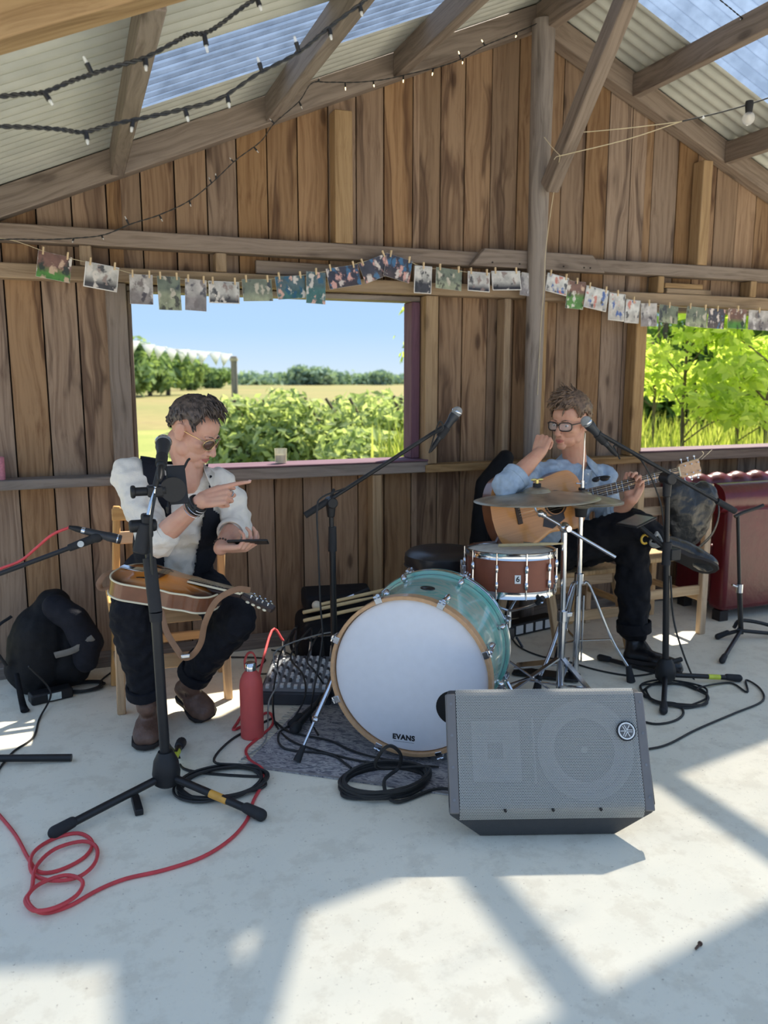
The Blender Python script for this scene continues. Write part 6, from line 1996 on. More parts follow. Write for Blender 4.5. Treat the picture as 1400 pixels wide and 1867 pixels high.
# ------------------------------------------------------------------ guitar and mandolin
def guitar_outline(Lb, lower, waist, upper, n=44):
    key = [(0.0, 0.0), (0.012, 0.35), (0.05, 0.66), (0.12, 0.90), (0.22, 1.0), (0.33, 0.95), (0.45, 0.80), (0.56, None), (0.66, None), (0.78, None), (0.88, None), (0.955, None), (0.985, None), (1.0, 0.0)]
    w = waist / lower; u = upper / lower
    vals = [0.0, 0.35, 0.66, 0.90, 1.0, 0.95, w + (1 - w) * 0.45, w + 0.02, w + 0.04, u, u * 0.97, u * 0.72, u * 0.42, 0.0]
    pts = [Vector((a * Lb, v * lower, 0)) for (a, _), v in zip(key, vals)]
    sm = smooth_pts(pts, 5)
    up = [(p.x, max(0, p.y)) for p in sm]
    return up + [(x, -y) for x, y in up[-2:0:-1]]
def spruce_mat(name, centre, edge, r0, r1, cx, cy):
    """sunburst / plain top coloured by the distance from the body's middle (paint on the instrument itself)"""
    m, nt, b = new_mat(name)
    L = nt.links.new
    tc = nd(nt, 'ShaderNodeTexCoord')
    sb = nd(nt, 'ShaderNodeVectorMath', operation='SUBTRACT'); sb.inputs[1].default_value = (cx, 0, 0); L(tc.outputs['Object'], sb.inputs[0])
    ml = nd(nt, 'ShaderNodeVectorMath', operation='MULTIPLY'); ml.inputs[1].default_value = (cy, 1, 0); L(sb.outputs[0], ml.inputs[0])
    ln = nd(nt, 'ShaderNodeVectorMath', operation='LENGTH'); L(ml.outputs[0], ln.inputs[0])
    mr = nd(nt, 'ShaderNodeMapRange'); mr.inputs['From Min'].default_value = r0; mr.inputs['From Max'].default_value = r1; L(ln.outputs['Value'], mr.inputs['Value'])
    mp = nd(nt, 'ShaderNodeMapping'); mp.inputs['Scale'].default_value = (3, 160, 3); L(tc.outputs['Object'], mp.inputs[0])
    n1 = nd(nt, 'ShaderNodeTexNoise', i_Scale=1.0, i_Detail=3.0); L(mp.outputs[0], n1.inputs['Vector'])
    r1_ = ramp(nt, [(0.0, centre), (0.6, tuple(0.5 * (a + c) for a, c in zip(centre, edge))), (1.0, edge)]); L(mr.outputs[0], r1_.inputs[0])
    mx = nd(nt, 'ShaderNodeMix', data_type='RGBA', blend_type='MULTIPLY', i_Factor=0.35); L(r1_.outputs[0], mx.inputs['A'])
    g = ramp(nt, [(0.35, (0.72, 0.66, 0.6)), (0.65, (1, 1, 1))]); L(n1.outputs['Fac'], g.inputs[0]); L(g.outputs[0], mx.inputs['B'])
    L(mx.outputs['Result'], b.inputs['Base Color'])
    b.inputs['Roughness'].default_value = 0.28
    b.inputs['Coat Weight'].default_value = 0.5
    b.inputs['Coat Roughness'].default_value = 0.08
    return m
M_SPRUCE = spruce_mat('amber_spruce', srgb(214, 152, 88), srgb(204, 138, 74), 0.05, 0.3, 0.2, 0.8)
M_BURST = spruce_mat('sunburst_top', srgb(250, 150, 44), srgb(46, 18, 9), 0.05, 0.16, 0.17, 0.8)
M_SIDE = plain('mahogany_sides', srgb(120, 72, 44), 0.35, var=0.15, scale=20, coat=0.4)
M_FRETB = plain('rosewood', srgb(58, 42, 36), 0.5, var=0.2, scale=50)
M_IVORY = plain('ivory_binding', srgb(230, 220, 190), 0.4, var=0.03)
M_STRING = plain('strings', srgb(200, 190, 170), 0.3, 0.9)

def fretted(root, GM, Lb, outline, depth, top_mat, side_mat, neck_len, head_len, nw, hole, bridge_x, head_mat, pegs, peg_mat, frets, nstr, arch=0.0, fholes=False, binding=None, tilt_head=R(10)):
    n = len(outline)
    MB().prism(outline, -depth, -0.004).build('sides', side_mat, root, GM, sharp=50)
    # top plate (slightly arched)
    cx = Lb * 0.45
    rings = []
    vs = [(cx, 0, 0.0 + arch)]
    for f in (0.35, 0.65, 0.85, 0.94, 1.0):
        for x, y in outline:
            vs.append((cx + (x - cx) * f, y * f, arch * (1 - f ** 2) ** 0.8 - (0.004 if f == 1.0 else 0)))
    fs = [(0, 1 + i, 1 + (i + 1) % n) for i in range(n)]
    for k in range(4):
        o0, o1 = 1 + k * n, 1 + (k + 1) * n
        fs += [(o0 + i, o1 + i, o1 + (i + 1) % n, o0 + (i + 1) % n) for i in range(n)]
    top = MB().add(vs, fs).build('top', top_mat, root, GM, sharp=60)
    if binding:
        for z_ in (-0.003, -depth + 0.002):
            MB().tube([(x, y, z_) for x, y in outline], 0.0035, 6, 1, closed=True).build('binding', binding, root, GM)
    if hole:
        MB().lathe([(0.0, 0.0006), (hole[1], 0.0006)], 36).build('sound_hole', plain('hole_dark', srgb(22, 14, 10), 0.9), top, GM @ Matrix.Translation((hole[0], 0, arch * 0.3)))
        MB().lathe([(hole[1] + 0.003, 0.0008), (hole[1] + 0.012, 0.0008)], 36, cap=False).build('rosette', M_FRETB, top, GM @ Matrix.Translation((hole[0], 0, arch * 0.3)))
        MB().prism([(hole[0] - 0.07, -0.045), (hole[0] - 0.02, -0.052), (hole[0] + 0.03, -0.045), (hole[0] + 0.03, -0.075), (hole[0] - 0.04, -0.105), (hole[0] - 0.085, -0.085)], 0.0006, 0.0018).build('pickguard', plain('dark_pickguard', srgb(40, 26, 20), 0.25), top, GM)
    if fholes:
        hd_ = plain('hole_dark2', srgb(18, 10, 8), 0.9)
        for sy in (-1, 1):
            MB().tube([(Lb * 0.46, sy * 0.070, arch * 0.72), (Lb * 0.43, sy * 0.078, arch * 0.66), (Lb * 0.37, sy * 0.072, arch * 0.72), (Lb * 0.31, sy * 0.080, arch * 0.62), (Lb * 0.285, sy * 0.088, arch * 0.55)], 0.005, 6, 5).build('f_hole', hd_, top, GM)
        MB().box((0.01, -0.018, arch * 0.5), (0.10, 0.018, arch * 0.5 + 0.006)).build('tailpiece', M_CHROME, root, GM, bevel=0.003)
    zb = arch + 0.004
    MB().box((bridge_x - 0.012, -0.05, arch * 0.85), (bridge_x + 0.012, 0.05, arch * 0.85 + (0.014 if fholes else 0.006))).build('bridge', M_FRETB, root, GM, bevel=0.003)
    # neck, fretboard, head
    x0 = Lb - 0.012; xn = Lb + neck_len
    f_start = (hole[0] + hole[1] + 0.002) if hole else Lb * 0.70
    zf = arch + 0.006 if fholes else 0.006
    prof = [(x0, -0.032), (x0 + 0.02, -0.022), (xn - 0.02, -0.017), (xn, -0.016)]
    mb = MB()
    mb.tube([(x0 - 0.02, 0, zf - 0.020), (x0 + neck_len * 0.5, 0, zf - 0.014), (xn, 0, zf - 0.013)], [nw * 0.60, nw * 0.50, nw * 0.47], 12, 4, flat=0.62, up=(0, 0, 1))
    mb.box((x0 - 0.03, -nw * 0.4, -depth * 0.75), (x0 + 0.022, nw * 0.4, zf - 0.01))
    mb.build('neck', head_mat, root, GM)
    fbm = MB().prism([(f_start, -nw * 0.60), (xn, -nw * 0.48), (xn, nw * 0.48), (f_start, nw * 0.60)], zf - 0.008, zf).build('fretboard', M_FRETB, root, GM)
    mb = MB()
    sc = xn - bridge_x
    for k in range(1, frets):
        xf = xn - sc * (1 - 2 ** (-k / 12))
        if xf > f_start + 0.004:
            wv = nw * (0.48 + 0.12 * (xn - xf) / (xn - f_start))
            mb.box((xf - 0.0008, -wv, zf), (xf + 0.0008, wv, zf + 0.0012))
    mb.build('frets', M_CHROME, fbm, GM)['kind'] = 'stuff'
    mb = MB()
    for k in (3, 5, 7, 9):
        xf = xn - sc * (1 - 2 ** (-(k - 0.5) / 12))
        mb.ell((xf, 0, zf), (0.003, 0.003, 0.0008), 10, 6)
    mb.build('inlay', M_IVORY, fbm, GM)
    if binding:
        for sy in (-1, 1):
            MB().beam((f_start, sy * nw * 0.61, zf - 0.003), (xn, sy * nw * 0.49, zf - 0.003), 0.003, 0.007, up=(0, 0, 1)).build('neck_binding', binding, fbm, GM)
    MB().cbox((xn + 0.002, 0, zf + 0.001), (0.005, nw, 0.008)).build('nut', M_IVORY, root, GM)
    HM = GM @ Matrix.Translation((xn + 0.004, 0, zf - 0.004)) @ Matrix.Rotation(tilt_head, 4, 'Y')
    hw = nw * 0.72
    hdo = MB().prism([(0, -nw * 0.46), (0.02, -hw), (head_len * 0.96, -hw * 1.08), (head_len, -hw * 0.5), (head_len * 0.97, 0), (head_len, hw * 0.5), (head_len * 0.96, hw * 1.08), (0.02, hw), (0, nw * 0.46)], -0.014, 0).build('headstock', head_mat, root, HM, bevel=0.002)
    for k in range(pegs):
        xx = 0.035 + (head_len - 0.06) * k / (pegs - 1)
        for sy in (-1, 1):
            mb = MB().cyl((xx, sy * hw * 0.95, -0.007), (xx, sy * (hw + 0.014), -0.007), 0.0026, n=8)
            mb.cyl((xx, sy * hw * 0.62, 0), (xx, sy * hw * 0.62, 0.012), 0.0034, n=8)
            pg = mb.build('tuner', M_CHROME, hdo, HM)
            MB().ell((xx, sy * (hw + 0.019), -0.007), (0.0075, 0.0055, 0.004), 10, 8).build('peg_button', peg_mat, hdo, HM)
    mb = MB()
    for k in range(nstr):
        f = (k - (nstr - 1) / 2) / (nstr - 1)
        zb_ = arch * 0.85 + (0.016 if fholes else 0.009)
        st_ = (0.06, f * 0.03, arch * 0.5 + 0.008) if fholes else (bridge_x, f * 0.055, zb_)
        mb.tube([st_, (bridge_x, f * 0.055, zb_), (xn + 0.002, f * nw * 0.8, zf + 0.006)], 0.0006, 4, 1)
        mb.tube([(xn + 0.002, f * nw * 0.8, zf + 0.006), HM.inverted() and (xn + 0.03 + 0.05 * abs(f), f * nw * 0.9, zf + 0.001 - 0.012 * abs(f))], 0.0006, 4, 1)
    mb.build('strings', M_STRING, root, GM)['kind'] = 'stuff'

def instrument_matrix(tail, head, normal):
    x = (Vector(head) - Vector(tail)).normalized()
    z = Vector(normal); z = (z - x * z.dot(x)).normalized()
    y = z.cross(x)
    M = Matrix((x, y, z)).transposed().to_4x4()
    M.translation = Vector(tail)
    return M
ag = empty('acoustic_guitar', gT, "amber topped acoustic guitar on the guitarist's lap", 'guitar')
GM2 = instrument_matrix(gT, gH, (-0.10, -0.98, 0.17))
LG = (gH - gT).length
fretted(ag, GM2, 0.47, guitar_outline(0.47, 0.172, 0.118, 0.132), 0.085, M_SPRUCE, M_SIDE, LG - 0.47 - 0.155, 0.15, 0.046, (0.315, 0.046), 0.125, M_MAPLE, 3, M_CHROME, 16, 6, tilt_head=R(9))
for k, sy in ((0, 1), (1, 1)):
    q = GM2 @ Vector((LG - 0.01 - 0.03 * k, 0.03 * sy, 0.0))
    MB().tube([q, q + Vector((0.03, -0.01, 0.03)), q + Vector((0.05 - 0.03 * k, -0.01, 0.045))], 0.0012, 5, 4).build('string_end', M_STRING, ag)
# thigh-side strap pin and cable not seen

mt = at(216, 1036, 2.99)
mh = at(506, 1106, 2.70)
md = empty('mandolin', mt, 'sunburst archtop mandolin with cream binding on the lap of the man in the waistcoat', 'mandolin')
GM1 = instrument_matrix(mt, mh, (0.0, 0.02, 1.0))
LM_ = (mh - mt).length
fretted(md, GM1, 0.385, guitar_outline(0.385, 0.150, 0.115, 0.105), 0.062, M_BURST, M_SIDE, LM_ - 0.385 - 0.135, 0.125, 0.034, None, 0.165, M_FRETB, 4, M_IVORY, 18, 8, arch=0.016, fholes=True, binding=M_IVORY, tilt_head=R(12))
M_STRAP = plain('tan_leather_strap', srgb(140, 104, 76), 0.6, var=0.12)
sp_ = [mt + Vector((0.0, 0, -0.01)), at(195, 1045, 2.95), at(181, 1062, 2.94), at(186, 1074, 2.93), at(206, 1068, 2.92), at(222, 1058, 2.90)]
MB().tube(sp_, 0.011, 8, 6, flat=0.25, up=(0, -0.5, 1)).build('strap', M_STRAP, md)
sp_ = [at(456, 1076, 2.72), at(430, 1075, 2.70), at(395, 1095, 2.69), at(374, 1135, 2.69), at(366, 1172, 2.70), at(350, 1195, 2.71), at(334, 1198, 2.72), at(320, 1180, 2.73), at(303, 1150, 2.75), at(293, 1110, 2.78), at(291, 1075, 2.82)]
MB().tube(sp_, 0.0105, 8, 6, flat=0.2, up=(0, -1, 0.2)).build('strap', M_STRAP, md)
MB().cbox(at(338, 1196, 2.70), (0.03, 0.012, 0.014)).build('buckle', M_CHROME, md, bevel=0.003)

# tablet stand clipped to the right microphone stand
e = empty('tablet_stand', at(1165, 960, 2.80), "dark tablet on a clamp beside the guitarist's knee", 'tablet')
Mt = basis((at(1195, 935, 2.90) - at(1128, 968, 2.80)).normalized(), Vector((-0.35, -0.15, 0.9))).to_4x4()
Mt.translation = at(1160, 950, 2.84)
MB().cbox((0, 0, 0), (0.105, 0.16, 0.008)).build('tablet', M_BLACKP, e, Mt, bevel=0.003)
MB().cbox((0, 0, 0.0045), (0.09, 0.14, 0.0008)).build('screen', plain('dull_screen', srgb(104, 106, 98), 0.25, var=0.04), e, Mt)
MB().cyl(Mt @ Vector((0, 0, -0.01)), Vector((hub3.x, hub3.y, 0.60)), 0.011, n=10).cbox((hub3.x, hub3.y, 0.60), (0.05, 0.05, 0.05)).build('clamp', M_BLACKP, e, bevel=0.004)
e = empty('headphone_cable_hank', at(1195, 985, 2.86), 'small hank of grey and yellow cable hung on the right microphone stand', 'cable')
mb = MB()
for k in range(4):
    c_ = at(1196, 984, 2.84 + 0.01 * k)
    mb.tube([c_ + Vector((0.028 * math.cos(a), 0.012 * math.sin(2 * a), 0.03 * math.sin(a) * (0.7 + 0.15 * k))) for a in [2 * math.pi * j / 8 for j in range(8)]], 0.0045, 6, 3, closed=True)
mb.build('loops', M_GREYCABLE, e)
c_ = at(1176, 983, 2.83)
MB().tube([c_ + Vector((0.02 * math.cos(a), 0.0, 0.02 * math.sin(a))) for a in [0.6 + 4.6 * j / 8 for j in range(9)]], 0.005, 8, 3).build('yellow_tie', plain('yellow_plastic', srgb(214, 172, 52), 0.45), e)

# ------------------------------------------------------------------ rug
def rug_mat():
    m, nt, b = new_mat('faded_rug')
    L = nt.links.new
    tc = nd(nt, 'ShaderNodeTexCoord')
    mp = nd(nt, 'ShaderNodeMapping'); mp.inputs['Scale'].default_value = (1, 2.2, 1); L(tc.outputs['Object'], mp.inputs[0])
    n1 = nd(nt, 'ShaderNodeTexNoise', i_Scale=17.0, i_Detail=5.0, i_Distortion=2.4, i_Roughness=0.65); L(mp.outputs[0], n1.inputs['Vector'])
    r1 = ramp(nt, [(0.38, srgb(104, 104, 112)), (0.47, srgb(150, 148, 150)), (0.56, srgb(196, 192, 188)), (0.66, srgb(126, 122, 128))]); L(n1.outputs['Fac'], r1.inputs[0])
    v = nd(nt, 'ShaderNodeTexVoronoi', i_Scale=11.0); L(tc.outputs['Object'], v.inputs['Vector'])
    rv = ramp(nt, [(0.1, (0.7, 0.7, 0.74)), (0.3, (1, 1, 1)), (0.5, (0.78, 0.76, 0.8))]); L(v.outputs['Distance'], rv.inputs[0])
    mx = nd(nt, 'ShaderNodeMix', data_type='RGBA', blend_type='MULTIPLY', i_Factor=0.6); L(r1.outputs[0], mx.inputs['A']); L(rv.outputs[0], mx.inputs['B'])
    L(mx.outputs['Result'], b.inputs['Base Color'])
    b.inputs['Roughness'].default_value = 0.95
    n2 = nd(nt, 'ShaderNodeTexNoise', i_Scale=400.0); L(tc.outputs['Object'], n2.inputs['Vector'])
    bp = nd(nt, 'ShaderNodeBump', i_Strength=0.6, i_Distance=0.004); L(n2.outputs['Fac'], bp.inputs['Height']); L(bp.outputs[0], b.inputs['Normal'])
    return m
rM = Matrix.Translation((0.489, 2.651, 0.0)) @ Matrix.Rotation(math.atan2(-0.42, 0.56), 4, 'Z')
rug = empty('rug', (0.95, 2.7, 0), 'faded grey patterned rug under the aqua bass drum', 'rug')
mb = MB().box((0, 0, 0.0), (1.25, 0.86, 0.006))
mb.build('pile', rug_mat(), rug, rM, bevel=0.002)
MB().box((0.0, 0.0, 0.006), (1.25, 0.012, 0.0068)).box((0.0, 0.85, 0.006), (1.25, 0.86, 0.0068)).build('border', plain('rug_border', srgb(140, 136, 134), 0.95), rug, rM)
mb = MB()
for k in range(60):
    y = 0.86 * k / 59
    mb.tube([(0, y, 0.003), (-0.02, y + random.uniform(-.006, .006), 0.003), (-0.035, y + random.uniform(-.01, .01), 0.002)], 0.0016, 4, 2)
f_ = mb.build('fringe', plain('rug_fringe', srgb(190, 184, 172), 0.95), rug, rM)
f_['kind'] = 'stuff'

# ------------------------------------------------------------------ red bottle
bt = Vector((0.568, 2.885, 0))
e = empty('water_bottle', bt, 'matt coral red steel water bottle with loop lid', 'bottle')
M_CORAL = plain('coral_enamel', srgb(204, 84, 78), 0.55, var=0.03)
MB().lathe([(0.0, 0.0), (0.040, 0.0), (0.044, 0.004), (0.044, 0.205), (0.041, 0.228), (0.032, 0.250), (0.022, 0.262), (0.020, 0.268), (0.0, 0.268)], 32).build('body', M_CORAL, e, Matrix.Translation(bt))
cp = MB().lathe([(0.0, 0.266), (0.021, 0.266), (0.021, 0.292), (0.018, 0.296), (0.0, 0.296)], 24).build('cap', M_CHROME, e, Matrix.Translation(bt))
MB().tube([bt + Vector((-0.019, 0.008, 0.270)), bt + Vector((-0.020, 0.008, 0.30)), bt + Vector((-0.008, 0.008, 0.328)), bt + Vector((0.010, 0.006, 0.330)), bt + Vector((0.021, 0.004, 0.305)), bt + Vector((0.021, 0.004, 0.270))], 0.011, 8, 6, flat=0.3, up=(0, 0, 1)).build('loop', M_CORAL, cp)

# ------------------------------------------------------------------ mixer
mxo = fl(478, 1290)
mM = Matrix.Translation((0.655, 3.17, 0)) @ Matrix.Rotation(R(-24), 4, 'Z')
e = empty('mixing_desk', (0.80, 3.25, 0), 'small mixing desk crowded with white knobs on the floor behind the red bottle', 'mixer')
mb = MB().add([(0, 0, 0.0), (0.30, 0, 0.0), (0.30, 0.34, 0.0), (0, 0.34, 0.0), (0, 0, 0.055), (0.30, 0, 0.055), (0.30, 0.34, 0.10), (0, 0.34, 0.10)], [(0, 3, 2, 1), (4, 5, 6, 7), (0, 1, 5, 4), (1, 2, 6, 5), (2, 3, 7, 6), (3, 0, 4, 7)])
mb.build('case', plain('mixer_case', srgb(58, 60, 66), 0.5), e, mM, bevel=0.006)
pM_ = mM @ Matrix.Translation((0, 0, 0.056)) @ Matrix.Rotation(math.atan2(0.045, 0.34), 4, 'X')
MB().box((0.01, 0.01, 0.0), (0.29, 0.33, 0.002)).build('panel', plain('mixer_panel', srgb(120, 124, 130), 0.5), e, pM_)
mb = MB(); mb2 = MB(); mb3 = MB()
for i in range(9):
    for j in range(9):
        x = 0.03 + 0.030 * i; y = 0.095 + 0.026 * j
        (mb if (i + j) % 3 else mb2).cyl((x, y, 0.002), (x, y, 0.016), 0.0075, 0.006, 8)
for i in range(9):
    mb3.box((0.023 + 0.030 * i, 0.03 + 0.004 * (i % 4), 0.002), (0.037 + 0.030 * i, 0.05 + 0.004 * (i % 4), 0.014))
mb.build('white_knobs', M_LABELW, e, pM_)['kind'] = 'stuff'
mb2.build('dark_knobs', plain('knob_dark', srgb(70, 70, 74), 0.5), e, pM_)['kind'] = 'stuff'
mb3.build('faders', M_LABELW, e, pM_)['kind'] = 'stuff'
plugs = []
for i, (x, y) in enumerate([(0.05, 0.325), (0.11, 0.325), (0.17, 0.325), (0.23, 0.325), (0.27, 0.29)]):
    a = pM_ @ Vector((x, y, 0.004)); b_ = pM_ @ Vector((x + random.uniform(-.01, .01), y + 0.01, 0.075))
    pl = MB().cyl(a, b_, 0.009, 0.007, 10).build('plug', M_BLACKP if i % 2 else M_CHROME, e)
    plugs.append(b_)

# ------------------------------------------------------------------ stick case, sticks and mallet
e = empty('drum_case', (1.12, 3.58, 0), 'black soft case with open pockets against the wall behind the bass drum', 'case')
M_CASE = cloth('case_nylon', srgb(28, 28, 31), 0.2, 0.2, 260, 0.65)
cM = Matrix.Translation((1.14, 3.585, 0)) @ Matrix.Rotation(R(-8), 4, 'Z')
MB().box((-0.20, -0.16, 0.0), (0.20, 0.16, 0.235)).build('body', M_CASE, e, cM, bevel=0.05, seg=4)
MB().box((-0.165, 0.0, 0.236), (0.17, 0.17, 0.33)).build('lid', M_CASE, e, cM @ Matrix.Rotation(R(6), 4, 'X'), bevel=0.02, seg=3)
MB().tube([(-0.19, -0.163, 0.17), (-0.05, -0.166, 0.178), (0.1, -0.166, 0.17), (0.19, -0.163, 0.172)], 0.005, 6, 4).build('zip', M_CHROME, e, cM)
MB().tube([(-0.205, -0.05, 0.20), (-0.235, -0.06, 0.15), (-0.235, -0.06, 0.09), (-0.205, -0.05, 0.05)], 0.014, 8, 5, flat=0.4).build('handle', M_CASE, e, cM)
yv = 3.43
stick(at(552, 1132, yv), at(634, 1114, yv - 0.06) + (at(634, 1114, yv - 0.06) - at(552, 1132, yv)) * 0.7, 'lower pale drumstick lying on the black case', 'drumsticks', 0.0085)
stick(at(551, 1117, yv + 0.02), at(640, 1098, yv + 0.02) + (at(640, 1098, yv) - at(551, 1117, yv)) * 0.55, 'middle pale drumstick lying on the black case', 'drumsticks', 0.0085)
o = empty('drum_mallet', at(577, 1104, 3.47), 'soft headed drum mallet lying highest on the black case', 'drumstick', 'drumsticks')
a, b_ = at(577, 1104, 3.47), at(690, 1078, 3.47)
MB().cyl(a, b_ + (b_ - a) * 0.1, 0.008, n=10).build('shaft', M_STICK, o)
MB().ell(a, (0.022, 0.022, 0.022), 14, 10).build('felt_head', plain('felt_white', srgb(222, 212, 190), 0.95, bump=0.4), o)
o = empty('wire_brush', at(625, 1094, 3.50), 'wire drum brush with black handle across the case', 'drumstick', 'drumsticks')
a, b_ = at(618, 1096, 3.49), at(672, 1074, 3.51)
MB().cyl(a, a.lerp(b_, 0.5), 0.006, n=8).build('wires', M_CHROME, o)
MB().cyl(a.lerp(b_, 0.5), b_, 0.009, n=8).build('handle', M_RUBBER, o)

# ------------------------------------------------------------------ backpack, adapter, small floor things
e = empty('backpack', (-0.17, 3.68, 0), 'slumped black backpack against the wall at the left', 'bag')
mb = MB()
mb.chain([(-0.20, 3.70, 0.09), (-0.18, 3.71, 0.24), (-0.13, 3.72, 0.36)], [0.125, 0.13, 0.075], 16)
mb.chain([(-0.08, 3.68, 0.10), (-0.07, 3.70, 0.24)], [0.10, 0.09], 16)
mb.chain([(-0.27, 3.70, 0.10), (-0.25, 3.71, 0.2)], [0.08, 0.08], 14)
bpk = fused('body', mb, M_NYLON, e, 0.009, 5, disp=0.03, dscale=0.12)
mb = MB()
mb.chain([(-0.12, 3.66, 0.37), (-0.05, 3.60, 0.33), (0.0, 3.58, 0.22), (-0.01, 3.58, 0.15)], [0.06, 0.062, 0.065, 0.055], 14)
fused('flap', mb, cloth('backpack_flap', srgb(34, 35, 42), 0.15, 0.25, 300), e, 0.009, 4, disp=0.02, dscale=0.09)
MB().tube([at(100, 1195, 3.555), at(135, 1185, 3.53), at(170, 1162, 3.52)], 0.014, 8, 5, flat=0.25, up=(0, -1, 0)).build('reflective_band', plain('grey_webbing', srgb(110, 106, 100), 0.7), e)
MB().tube([(-0.30, 3.70, 0.34), (-0.36, 3.68, 0.30), (-0.37, 3.66, 0.22), (-0.33, 3.64, 0.14)], 0.014, 8, 5, flat=0.35).build('shoulder_strap', M_NYLON, e)
MB().tube([at(30, 1228, 3.56), at(36, 1260, 3.50), fl(42, 1286, 0.012), fl(46, 1296, 0.01)], [0.010, 0.012, 0.014, 0.018], 8, 5, flat=0.5).build('loose_strap', M_NYLON, e)
pa = fl(88, 1282)
e = empty('power_adapter', pa, 'black power adapter brick with white label by the backpack', 'adapter')
Ma = Matrix.Translation(pa + Vector((0.01, 0.04, 0))) @ Matrix.Rotation(R(16), 4, 'Z')
MB().box((-0.085, -0.035, 0), (0.085, 0.035, 0.045)).build('brick', M_BLACKP, e, Ma, bevel=0.008)
MB().box((-0.02, -0.0362, 0.008), (0.035, -0.0352, 0.038)).build('label', plain('adapter_label', srgb(206, 214, 208), 0.5, var=0.1, scale=90), e, Ma)

def cable(name, pts, r, mat, label, group=None, sm=6, n=6, cat='cable'):
    o = MB().tube(pts, r, n, sm).build(name, mat)
    return tag(o, label, cat, group)
def floor_path(pxs, r, lift=0.0):
    return [fl(x, y, r + lift) for x, y in pxs]
def coil(cx, cy, rx, ry, turns, r, seed, start=None, end=None, rot=0.0, layer=0.0022, jit=0.12, z0=0.0):
    rg = random.Random(seed)
    pts = []
    if start: pts += start
    n = turns * 9
    for k in range(n + 1):
        a = 2 * math.pi * k / 9 + rot
        s = 1 + rg.uniform(-jit, jit)
        pts.append(Vector((cx + rx * s * math.cos(a) + rg.uniform(-0.008, 0.008), cy + ry * s * math.sin(a), z0 + r + layer * (k / 9) + rg.uniform(0, 0.002))))
    if end: pts += end
    return pts
# cable hank behind the adapter
c_ = fl(150, 1256)
cable('cable_coil', coil(c_.x, c_.y, 0.085, 0.06, 5, 0.0045, 3, end=[fl(185, 1240, 0.005), fl(205, 1225, 0.005), fl(230, 1215, 0.005)]), 0.0045, M_CABLE, 'black cable coiled beside the power adapter and backpack', 'coiled black cables')
cable('adapter_cable', [at(52, 1215, 3.50), pa + Vector((0.0, 0.02, 0.07)), pa + Vector((0.01, -0.02, 0.03)), *floor_path([(72, 1310), (60, 1345), (25, 1370), (0, 1400), (-12, 1425)], 0.0042)], 0.0042, M_CABLE, 'thin black lead running from the power adapter to the left edge')
# red cable of the pencil microphone and its floor run
cable('microphone_cable', [mbk + (mbk - ma).normalized() * 0.05, at(125, 962, 2.95), at(95, 975, 2.96), at(65, 1000, 2.98), at(38, 1022, 2.99), at(0, 1037, 3.0), at(-30, 1048, 3.0), (-0.47, 2.98, 0.66), (-0.50, 2.96, 0.35), (-0.47, 2.94, 0.05), *floor_path([(-30, 1440), (-10, 1470)], 0.005)], 0.005, M_RED, 'red cable leaving the slim microphone at the left edge', 'red cables')
red = [(-8, 1478), (28, 1522), (52, 1566), (72, 1590), (110, 1586), (155, 1562), (168, 1535), (142, 1519), (96, 1530), (60, 1556), (58, 1590), (90, 1605), (140, 1600), (172, 1575), (176, 1545), (150, 1534), (100, 1548), (66, 1580), (58, 1620), (46, 1642), (62, 1660), (100, 1655), (140, 1632), (150, 1606), (118, 1596), (72, 1612), (50, 1636), (62, 1658), (88, 1664), (130, 1650), (180, 1622), (230, 1602), (300, 1586), (370, 1562), (420, 1530), (450, 1495), (462, 1460), (480, 1425), (478, 1402), (455, 1385), (449, 1366), (470, 1346), (494, 1325), (498, 1310), (484, 1300)]
pts = []
for k, (x, y) in enumerate(red):
    pts.append(fl(x, y, 0.0055 + (0.007 if 9 <= k <= 17 else 0.013 if 18 <= k <= 27 else 0.0)))
pts += [bt + Vector((-0.055, 0.07, 0.006)), bt + Vector((-0.02, 0.15, 0.012)), bt + Vector((0.06, 0.22, 0.10)), plugs[0] + Vector((-0.05, 0.01, 0.05)), plugs[0]]
cable('red_floor_cable', pts, 0.0055, M_RED, 'long red cable looping over the floor from the left edge to the mixer', 'red cables', sm=5, n=8)
# coils on the floor
c_ = fl(405, 1432)
cable('cable_coil', coil(c_.x, c_.y, 0.145, 0.105, 6, 0.0048, 8, start=[at(283, 900, 2.57), at(275, 960, 2.55), at(278, 1060, 2.575), at(285, 1200, 2.575), at(296, 1330, 2.575), fl(325, 1378, 0.01), fl(345, 1405, 0.006)], end=[fl(440, 1395, 0.02), fl(390, 1388, 0.02), fl(420, 1350, 0.005), fl(470, 1322, 0.005), fl(495, 1310, 0.005)]), 0.0048, M_CABLE, 'black microphone cable coiled by the left microphone stand', 'coiled black cables')
c_ = fl(702, 1432)
cable('cable_coil', coil(c_.x, c_.y, 0.150, 0.105, 9, 0.0062, 12, jit=0.07, layer=0.0035, end=[fl(690, 1400, 0.06), fl(694, 1372, 0.14), fl(712, 1360, 0.16), fl(730, 1375, 0.12), fl(726, 1400, 0.05), fl(700, 1425, 0.03), fl(720, 1462, 0.01), fl(790, 1440, 0.008), fl(830, 1440, 0.008)]), 0.0062, M_CABLE, 'thick black cable coil in front of the bass drum', 'coiled black cables')
c_ = fl(1232, 1268)
